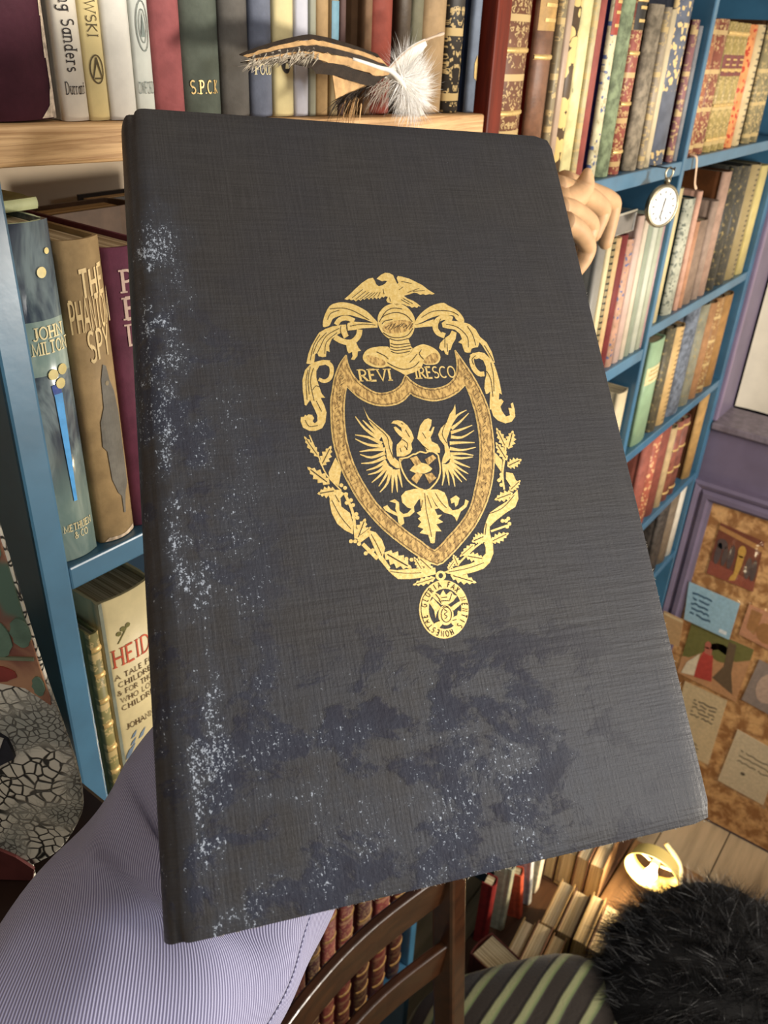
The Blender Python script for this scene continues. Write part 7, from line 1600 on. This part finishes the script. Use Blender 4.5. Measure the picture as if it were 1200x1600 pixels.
def card(label, quad, stock, art=(), sleeve=0.0, cat='card', lift=0.0):
    q = [Vector((0, y, ZC+z)) for y, z in quad]; cen = sum(q, Vector())/4; r0 = Vector((XC-lift, cen.y, cen.z))
    t = thing('postcard' if cat == 'postcard' else 'note_card', label, cat, r0)
    V = [Vector((dx, p.y-cen.y, p.z-cen.z)) for dx in (-.0012, .0008) for p in q]
    recalc(obj('card', V, [(0, 1, 2, 3), (7, 6, 5, 4), (0, 4, 5, 1), (1, 5, 6, 2), (2, 6, 7, 3), (3, 7, 4, 0)], stock, t))
    L = [p-cen for p in q]
    def uv(u, v, off): a = L[0].lerp(L[1], u); b2 = L[3].lerp(L[2], u); p = a.lerp(b2, v); return Vector((-.0012-off, p.y, p.z))
    for k, (nm, polys, mm) in enumerate(art):
        V = []; F = []
        for p in polys:
            o = len(V); V += [uv(u, v, .0003+.0002*k) for u, v in p]; F += [tuple(o+i for i in tt) for tt in tessellate_polygon([[Vector((u, v, 0)) for u, v in p]])]
        obj(nm, V, F, mm, t)
    if sleeve:
        n = 10; V = []; F = []; rr = random.Random(len(label))
        for i in range(n+1):
            for j in range(n+1):
                p = uv(-sleeve+(1+2*sleeve)*i/n, -sleeve*1.6+(1+2.2*sleeve)*j/n, .003); p.x -= .0018*math.sin(i*1.7+j*.6)+rr.uniform(0, .001); V.append(p)
        for i in range(n):
            for j in range(n): F.append((i*(n+1)+j, (i+1)*(n+1)+j, (i+1)*(n+1)+j+1, i*(n+1)+j+1))
        obj('clear_sleeve', V, F, PL, t, True)
    return t
def el(cx, cy, rx, ry, n=12): return [(cx+rx*math.cos(2*math.pi*i/n), cy+ry*math.sin(2*math.pi*i/n)) for i in range(n)]
def scrib(u0, u1, v, n=9, a=.018, th=.020, seed=0):
    rr = random.Random(seed); P = []; pts = [(u0+(u1-u0)*i/n, v+rr.uniform(-a, a)) for i in range(n+1)]
    for i in range(n):
        if rr.random() < .14: continue
        (x0, y0), (x1, y1) = pts[i], pts[i+1]; P.append([(x0, y0-th/2), (x1, y1-th/2), (x1, y1+th/2), (x0, y0+th/2)])
    return P
cm = lambda n, c: mat(n, c, .6, 0, .12, 120, 0)
inkb = cm('blue_black_ink', '#3a5a72'); inkg = cm('faded_ink', '#6f6252')
card('postcard of a dark red interior with a golden figure, under the moulded frame corner', [(.3346, -.9091), (.2382, -.9193), (.2298, -1.0454), (.3342, -1.042)], cm('brown_red_print', '#7c4532'),
     [('painted_floor', [[(0, .74), (1, .80), (1, 1), (0, 1)]], cm('red_floor_print', '#96503e')), ('painted_beam', [[(.0, .04), (1, .10), (1, .2), (0, .12)]], cm('ochre_print', '#b98650')),
      ('painted_crowd', [el(.12, .55, .07, .22), el(.27, .55, .06, .2), el(.40, .52, .07, .24), el(.80, .6, .07, .22), el(.92, .6, .06, .22), el(.16, .35, .12, .10)], cm('grey_figure_print', '#5c4c48')),
      ('golden_figure', [el(.60, .34, .085, .12), [(.53, .42), (.67, .42), (.66, .62), (.60, .92), (.47, .97), (.49, .88), (.54, .8)]], cm('gold_figure_print', '#d0a04c'))], .14, 'postcard')
card('pale blue note with five lines of handwriting, pinned over the cards', [(.3648, -1.0772), (.2469, -1.0834), (.2458, -1.1855), (.3536, -1.1794)], cm('pale_blue_paper', '#9fc2d2'),
     [('handwriting', sum([scrib(.10+.02*(i % 2), .50+.05*(i % 3 == 1), .22+.135*i, 10, .02, .05, i) for i in range(5)], []), inkb), ('pale_tab', [[(.76, .82), (.92, .82), (.92, .92), (.76, .92)]], cm('white_tab', '#e8ecec'))], .07, 'note', .006)
card('postcard of a woman in a red skirt under green trees', [(.3355, -1.1838), (.1898, -1.188), (.1914, -1.3487), (.3365, -1.3384)], cm('peach_print', '#c9966a'),
     [('painted_foliage', [[(0, .0), (1, 0), (1, .2), (.8, .34), (.5, .26), (.3, .42), (.12, .62), (0, .66)], el(.55, .3, .2, .16)], cm('olive_foliage_print', '#75723f')), ('painted_trunk', [[(.62, .05), (.74, .05), (.80, .55), (.92, .9), (.55, .78), (.66, .5)]], cm('trunk_print', '#6e5a44')),
      ('red_skirt', [[(.30, .40), (.46, .40), (.56, .86), (.28, .92), (.24, .8)]], cm('red_skirt_print', '#bf4a40')), ('painted_head', [el(.34, .26, .05, .07), [(.30, .30), (.42, .3), (.44, .42), (.32, .42)]], cm('rose_print', '#c0705c')), ('white_apron', [[(.1, .72), (.26, .46), (.27, .9), (.06, .96)]], cm('white_print', '#ead9ba'))], .10, 'postcard')
card('grey photo card in a clear sleeve at the right frame edge', [(.1729, -1.209), (.0973, -1.218), (.098, -1.3446), (.1814, -1.3347)], cm('grey_violet_print', '#9a8a80'), [('painted_shape', [el(.5, .5, .3, .34)], cm('dusk_print', '#c4a894'))], .10, 'postcard')
card('cream text card with faded writing beside the folio edge, below the red skirt card', [(.3135, -1.3542), (.2095, -1.3554), (.2051, -1.5675), (.3108, -1.5651)], cm('cream_card', '#dcc49a'), [('writing', sum([scrib(.30, .84, .18+.055*i, 10, .012, .02, 20+i) for i in range(5)], [])+sum([scrib(.45, .7, .80+.05*i, 5, .01, .02, 40+i) for i in range(3)], []), inkg)], .05, 'card')
card('cream text card with a small dark emblem at the lower right of the pinboard', [(.168, -1.4232), (.0633, -1.4352), (.0591, -1.6072), (.1729, -1.5999)], cm('pale_cream_card', '#d9c7a6'), [('writing', sum([scrib(.22, .92, .30+.09*i, 12, .014, .02, 60+i) for i in range(3)], []), inkg), ('emblem', [el(.42, .66, .05, .03)], cm('dark_emblem_ink', '#5a5044'))], .06, 'card')
card('small pinkish picture card between the blue note and the frame edge', [(.2292, -1.0803), (.1453, -1.0836), (.1405, -1.1766), (.2306, -1.1646)], cm('pink_tan_print', '#c88f6c'), [('painted_patch', [el(.6, .6, .25, .3), [(.1, .1), (.4, .1), (.35, .8), (.12, .7)]], cm('ochre_patch_print', '#a9784a'))], .08, 'postcard', -.0)
card('tan card edge showing between the folio and the red skirt card', [(.3977, -1.1649), (.3500, -1.1689), (.3440, -1.2455), (.3943, -1.2473)], cm('tan_card', '#b99468'), [('card_border', [[(.03, .03), (.97, .03), (.97, .10), (.03, .1)]], cm('pale_border', '#d4bb90'))], 0, 'card', .027)

# ---------------------------------------------------------------- low table, lamp and the heap of books
TZ = ZC-1.455
tw = mat('brown_tabletop', '#4a3120', .45, 0, .3, 12, .15, .35, 0, (1, 6, 6))
lt = thing('low_table', 'low brown wooden table under the back of the book heap', 'table', (1.05, .30, 0))
box('table_top', (-.26, -.055, TZ-.03), (.31, .100, TZ), tw, lt, .004)
for sx in (-.23, .28):
    for sy in (-.035, .08): box('leg', (sx-.018, sy-.018, 0), (sx+.018, sy+.018, TZ-.03), tw, lt, .003)
cr = thing('wooden_crate', 'upturned wooden crate under the lamp and the front of the book heap', 'crate', (1.10, .17, 0))
crm = mat('crate_wood', '#7a5a38', .6, 0, .3, 12, .15, .3, 0, (1, 6, 6))
box('crate_board', (-.21, -.075, TZ-.012), (.20, .072, TZ), crm, cr, .002)
for sx in (-.21, .188):
    for k in range(3): box('crate_slat', (sx, -.075, .002+k*.098), (sx+.012, .072, .088+k*.098-(.0 if k < 2 else .0)), crm, cr, .002)
for sy in (-.075, .060):
    for k in range(3): box('crate_slat', (-.197, sy, .002+k*.098), (.187, sy+.012, .088+k*.098), crm, cr, .002)
ORD = {3: ('nearest', 'middle', 'farthest'), 5: ('nearest', 'second nearest', 'middle', 'second farthest', 'farthest'), 4: ('nearest', 'second nearest', 'second farthest', 'farthest')}
def page_row(labels, x, y, n, ln, wds, hts, colors, rz, group):
    """books standing on their spines, fore-edges up"""
    yy = 0
    for i in range(n):
        t = thing('book', ORD[n][i]+' old book standing on its spine in the '+labels+' row of upturned page edges', 'book', (x-yy*math.sin(rz), y+yy*math.cos(rz), TZ+.0008), group, (0, 0, rz)); w = wds[i]; h = ln[i]; d = hts[i]
        V, F, M = book_mesh(w, h, d, .002); V = [(z-h/2, x_, y_+.002) for x_, y_, z in V]
        recalc(obj('cover', V, F, mat('heap_cloth', colors[i % len(colors)], .7, 0, .25, 60, .2), t))
        box('page_block', (-h/2+.004, -w/2+.0022, .005), (h/2-.004, w/2-.0022, d-.002), page_mat(1), t)
        yy += (w+wds[min(i+1, n-1)])/2+.0030
R_ = random.Random(9)
cl_ = ['#8a6a48', '#6d4a34', '#a58a5c', '#5c4030', '#94784e']
page_row('front', 1.000, .160, 5, [.108, .105, .110, .102, .106], [.026, .030, .024, .028, .026], [.098, .095, .100, .094, .097], cl_, .10, 'front heap books with page edges up')
page_row('back', 1.160, .262, 4, [.120, .125, .118, .122], [.026, .024, .030, .022], [.10, .105, .098, .102], cl_, .10, 'back heap books with page edges up')
def heap_book(label, loc, eul, w, h, d, col, cat='book'):
    t = thing('book', label, 'book', loc, None, eul); V, F, M = book_mesh(w, h, d, min(.004, w*.15)); recalc(obj('cover', V, F, mat('heap_cloth', col, .55, 0, .25, 60, .2), t))
    box('page_block', (-w/2+.0024, .003, .003), (w/2-.0024, d-.003, h-.003), page_mat(0), t); return t
Rd = math.radians
heap_book('fat maroon-backed book with pale page edges facing out of the heap', (.824, .345, TZ+.001), (0, 0, Rd(170)), .056, .115, .085, '#5c2a24')
heap_book('upright deep red book at the back of the heap', (.905, .372, TZ+.001), (0, 0, Rd(8)), .024, .165, .02, '#7c2222')
heap_book('tall pale grey-green book at the back of the heap', (.948, .360, TZ+.001), (0, 0, Rd(12)), .022, .175, .03, '#a9aa92')
heap_book('orange-red book leaning in the heap', (.990, .345, TZ+.003), (Rd(-4), Rd(-9), Rd(15)), .020, .150, .045, '#c4553a')
page_row('middle', .893, .244, 3, [.088, .092, .086], [.024, .028, .022], [.092, .10, .09], cl_, .10, 'middle heap books with page edges up')
heap_book('white and pale blue book leaning beside the orange-red one', (1.025, .345, TZ+.003), (Rd(-3), Rd(-8), Rd(12)), .018, .16, .045, '#c6ccd0')
heap_book('large cream book behind the lamp in the heap', (1.065, .350, TZ+.002), (0, Rd(-4), Rd(12)), .035, .16, .04, '#d8ceb8')
# lamp
lp = thing('desk_lamp', 'small lit desk lamp with an open yellow shade among the heaped books', 'lamp', (1.105, .140, TZ))
lmet = mat('cream_lamp_metal', '#e8d9a8', .4, 0, .05, 30, 0)
recalc(lathe('base', [(0, .0005), (.040, .0005), (.042, .004), (.038, .010), (.010, .014), (0, .014)], lmet, lp, 32))
hd = Vector((1.140, .168, ZC-1.325))-Vector((1.105, .140, TZ))
tube('stem', catmull([(0, 0, .012), (.05, -.02, .05), (.095, -.01, .10), (hd.x+.060, hd.y, hd.z+.012)], 6), .0045, lmet, lp, 8)
ax = Vector((-.961, -.05, -.10)).normalized(); q = ax.to_track_quat('Z', 'Y').to_matrix()
ym, yb = base('lit_yellow_shade'); yb.inputs['Base Color'].default_value = (*lin('#f0d27a'), 1); yb.inputs['Roughness'].default_value = .5
prof = [(.0425, -.020), (.0450, -.010), (.0478, .001), (.0500, .011), (.0488, .0115), (.0466, .001), (.0438, -.010), (.0412, -.020), (.0425, -.020)]
v, f = lathe_v(prof, 40); recalc(obj('shade', [q @ Vector(p)+hd for p in v], f, ym, lp, True))
for k in range(3):
    a = k*2*math.pi/3+.4; tube('shade_bracket', [q @ Vector((.012*math.cos(a), .012*math.sin(a), -.010))+hd, q @ Vector((.044*math.cos(a), .044*math.sin(a), -.006))+hd], .0022, lmet, lp, 6)
tube('lamp_holder', [q @ Vector((0, 0, -.040))+hd, q @ Vector((0, 0, -.008))+hd], [.006, .008], lmet, lp, 12)
em = bpy.data.materials.new('glowing_bulb'); em.use_nodes = True; eb = em.node_tree.nodes['Principled BSDF']; eb.inputs['Emission Color'].default_value = (1, .86, .6, 1); eb.inputs['Emission Strength'].default_value = 25
v, f = lathe_v([(.0, -.022), (.008, -.020), (.010, -.012), (.0145, .000), (.0150, .006), (.011, .014), (.0, .018)], 20); obj('bulb', [q @ (Vector(p)*.8+Vector((0, 0, .010)))+hd for p in v], f, em, lp, True)
pl = bpy.data.lights.new('lamp_glow', 'POINT'); pl.energy = 3.2; pl.color = (1, .80, .52); pl.shadow_soft_size = .018
po = bpy.data.objects.new('lamp_glow', pl); C.objects.link(po); po.location = Vector((1.105, .140, TZ))+hd+ax*.032

# ---------------------------------------------------------------- ladder-back chair
chm = mat('polished_brown_wood', '#371d0c', .3, 0, .35, 22, .08, .5, .3, (1, 4, 4))
chr_ = thing('wooden_chair', 'dark polished wooden ladder-back chair standing before the red books', 'chair', (.36, .20, 0))
cb0 = Vector((.30, .17, 0))
KC = .85
def bar(name, path, hw, hh, m, parent, sub=5):
    P = catmull(path, sub); V = []; F = []; n = len(P)
    for i, p in enumerate(P):
        t_ = (P[min(i+1, n-1)]-P[max(i-1, 0)]).normalized(); s_ = t_.cross(Vector((0, 0, 1))).normalized(); u_ = s_.cross(t_)
        for a, b2 in ((-1, -1), (1, -1), (1, 1), (-1, 1)): V.append(p+s_*a*hw+u_*b2*hh)
    for i in range(n-1):
        for k in range(4): F.append((4*i+k, 4*i+(k+1) % 4, 4*i+4+(k+1) % 4, 4*i+4+k))
    F += [(3, 2, 1, 0), (4*n-4, 4*n-3, 4*n-2, 4*n-1)]
    o = recalc(obj(name, V, F, m, parent)); bev(o, min(hw, hh)*.5, 3); return o
def cw(x, y, z): return Vector((x*KC, y*KC, ZC+z*KC))-cb0
def post(name, x0, y0, x1, y1, zb, zt, h=.0145):
    V = []
    for (x, y, z) in ((x0, y0, zb), (x1, y1, zt)):
        for a, b2 in ((-h, -h), (h, -h), (h, h), (-h, h)): V.append((x-cb0.x+a, y-cb0.y+b2, z))
    o = recalc(obj(name, V, [(3, 2, 1, 0), (4, 5, 6, 7), (0, 1, 5, 4), (1, 2, 6, 5), (2, 3, 7, 6), (3, 0, 4, 7)], chm, chr_)); bev(o, .004, 2)
pmx = lambda z: (.557+(z+1.037)*.0986, .276+(z+1.037)*.162)
tx_, ty_ = pmx(-.70); bx_, by_ = pmx(-ZC/KC)
post('back_post', bx_*KC, by_*KC, tx_*KC, ty_*KC, .0, ZC-.70*KC)
post('back_post', .130*KC, by_*KC, .155*KC, ty_*KC, .0, ZC-.70*KC)
def slat(z, hh):
    x1, y1 = pmx(z); bar('slat', [cw(.155, y1, z), cw(.25, y1+.026, z-.002), cw(.345, y1+.034, z-.002), cw(.44, y1+.026, z), cw(x1-.008, y1, z)], .0055, hh, chm, chr_)
slat(-.952, .0255); slat(-1.072, .0235); slat(-.815, .026)
sv_ = [(.10, -.15), (.455, -.15), (.462, .185), (.10, .185)]
V = [(x-cb0.x, y-cb0.y, z) for z in (.43, .455) for x, y in sv_]
bev(recalc(obj('seat', V, [(3, 2, 1, 0), (4, 5, 6, 7), (0, 1, 5, 4), (1, 2, 6, 5), (2, 3, 7, 6), (3, 0, 4, 7)], chm, chr_)), .006, 2)
for x in (.12, .435): post('front_leg', x, -.13, x, -.13, 0, .4295, .014)

# ---------------------------------------------------------------- striped armchair
stm, stb = base('striped_upholstery'); co = objco(stm); sp = nod(stm, 'ShaderNodeSeparateXYZ'); lk(stm, co, sp.inputs[0])
wv_ = noise(stm, co, 10, 2); ph = math_n(stm, 'ADD', math_n(stm, 'MULTIPLY', sp.outputs[1], 2*math.pi/.036), math_n(stm, 'MULTIPLY', wv_, 1.4)); s_ = math_n(stm, 'SINE', ph)
s2 = math_n(stm, 'SINE', math_n(stm, 'ADD', math_n(stm, 'MULTIPLY', ph, 1), .9))
c_ = mix_c(stm, ramp(stm, s_, .45, .88), lin('#20160d'), lin('#85865f')); c_ = mix_c(stm, math_n(stm, 'MULTIPLY', ramp(stm, s2, .86, .97), .5), c_, lin('#6a7a4a'))
lk(stm, c_, stb.inputs['Base Color']); stb.inputs['Roughness'].default_value = .75; stb.inputs['Sheen Weight'].default_value = .1
lk(stm, bump(stm, math_n(stm, 'ADD', ramp(stm, s_, -.2, .9), math_n(stm, 'MULTIPLY', noise(stm, co, 220, 3), .4)), .6, .003), stb.inputs['Normal'])
ac = thing('armchair', 'rounded armchair in brown and pale green striped fabric, under the black fur', 'armchair', (.90, -.02, 0))
ar_a = math.radians(-37)
def superell(name, cen, half, e, m, parent, nu=40, nv=24, wob=0, rz=0):
    V = []; F = []
    sg = lambda c, p: math.copysign(abs(c)**p, c)
    for j in range(nv+1):
        ph = -math.pi/2+math.pi*j/nv
        for i in range(nu):
            th = 2*math.pi*i/nu; w_ = 1+wob*math.sin(3*th+ph*2)
            V.append((cen[0]+half[0]*sg(math.cos(ph), e)*sg(math.cos(th), e)*w_, cen[1]+half[1]*sg(math.cos(ph), e)*sg(math.sin(th), e)*w_, cen[2]+half[2]*sg(math.sin(ph), e)))
    for j in range(nv):
        for i in range(nu): i2 = (i+1) % nu; F.append((j*nu+i, j*nu+i2, (j+1)*nu+i2, (j+1)*nu+i))
    if rz: V = [(cen[0]+(x-cen[0])*math.cos(rz)-(y-cen[1])*math.sin(rz), cen[1]+(x-cen[0])*math.sin(rz)+(y-cen[1])*math.cos(rz), z) for x, y, z in V]
    bm = bmesh.new(); me = bpy.data.meshes.new(name); me.from_pydata(V, [], F); bm.from_mesh(me); bmesh.ops.remove_doubles(bm, verts=bm.verts, dist=1e-5); bmesh.ops.recalc_face_normals(bm, faces=bm.faces); bm.to_mesh(me); bm.free()
    me.polygons.foreach_set('use_smooth', [True]*len(me.polygons)); me.materials.append(m)
    o = bpy.data.objects.new(name, me); C.objects.link(o); o.parent = parent; return o
superell('rounded_arm', (.648-.90, .146+.02, ZC-1.385), (.185, .178, .215), .55, stm, ac, rz=ar_a)
superell('seat_cushion', (.12, -.16, ZC-1.36), (.235, .17, .08), .5, stm, ac, rz=ar_a)
superell('rounded_arm', (.44, -.36, ZC-1.42), (.12, .165, .20), .55, stm, ac, rz=ar_a)
superell('seat_base', (.06, -.14, ZC-1.53), (.42, .165, .11), .35, stm, ac, rz=ar_a)
for sx, sy in ((-.33, .14), (-.22, .30), (.42, -.45), (.50, -.30)): tube('leg', [(sx, sy, 0), (sx, sy, ZC-1.56)], [.014, .022], chm, ac, 12)

# ---------------------------------------------------------------- black shaggy fur on the armchair
FC = Vector((.886, .000, ZC-1.230))
furm = mat('black_hide', '#0b0a0a', .9, 0, .2, 60, .2)
FR_ = (.190, .155, .105)
fur = superell('fur_throw', (0, 0, 0), FR_, .9, furm, None, 36, 20, .05); fur.location = FC
tag(fur, 'black long-haired shaggy fur throw heaped on the striped armchair', 'fur throw')
rs = np.random.RandomState(3); n = 52000
u = rs.uniform(-1, 1, n); th = rs.uniform(0, 2*math.pi, n); s_ = np.sqrt(1-u*u)
D_ = np.stack([s_*np.cos(th), s_*np.sin(th), u], 1); keep = D_[:, 2] > -.6; D_ = D_[keep]; n = len(D_)
P_ = D_*np.array(FR_)
L_ = rs.uniform(.020, .055, n)[:, None]
q_ = np.floor(P_/.016); hsh = np.stack([np.sin(q_ @ np.array([12.9, 78.2, 37.7])*43.7), np.sin(q_ @ np.array([39.3, 11.1, 83.2])*17.3), np.sin(q_ @ np.array([73.1, 52.2, 9.7])*29.1)], 1)
tipd = D_*.55+hsh*.38+rs.normal(size=(n, 3))*.16+np.array([-.30, .12, -.05])
tipd /= np.linalg.norm(tipd, axis=1, keepdims=True)
hairm, hb = base('black_fur_hair'); hb.inputs['Base Color'].default_value = (*lin('#0e0d0f'), 1); hb.inputs['Roughness'].default_value = .45; hb.inputs['Specular IOR Level'].default_value = .5
blades('long_hair', P_*.97, P_*.97+tipd*L_, rs.uniform(.0002, .0005, n), hairm, fur, 4, rs.normal(size=(n, 3))*.004+hsh*.006+np.array([0, 0, -.010]))
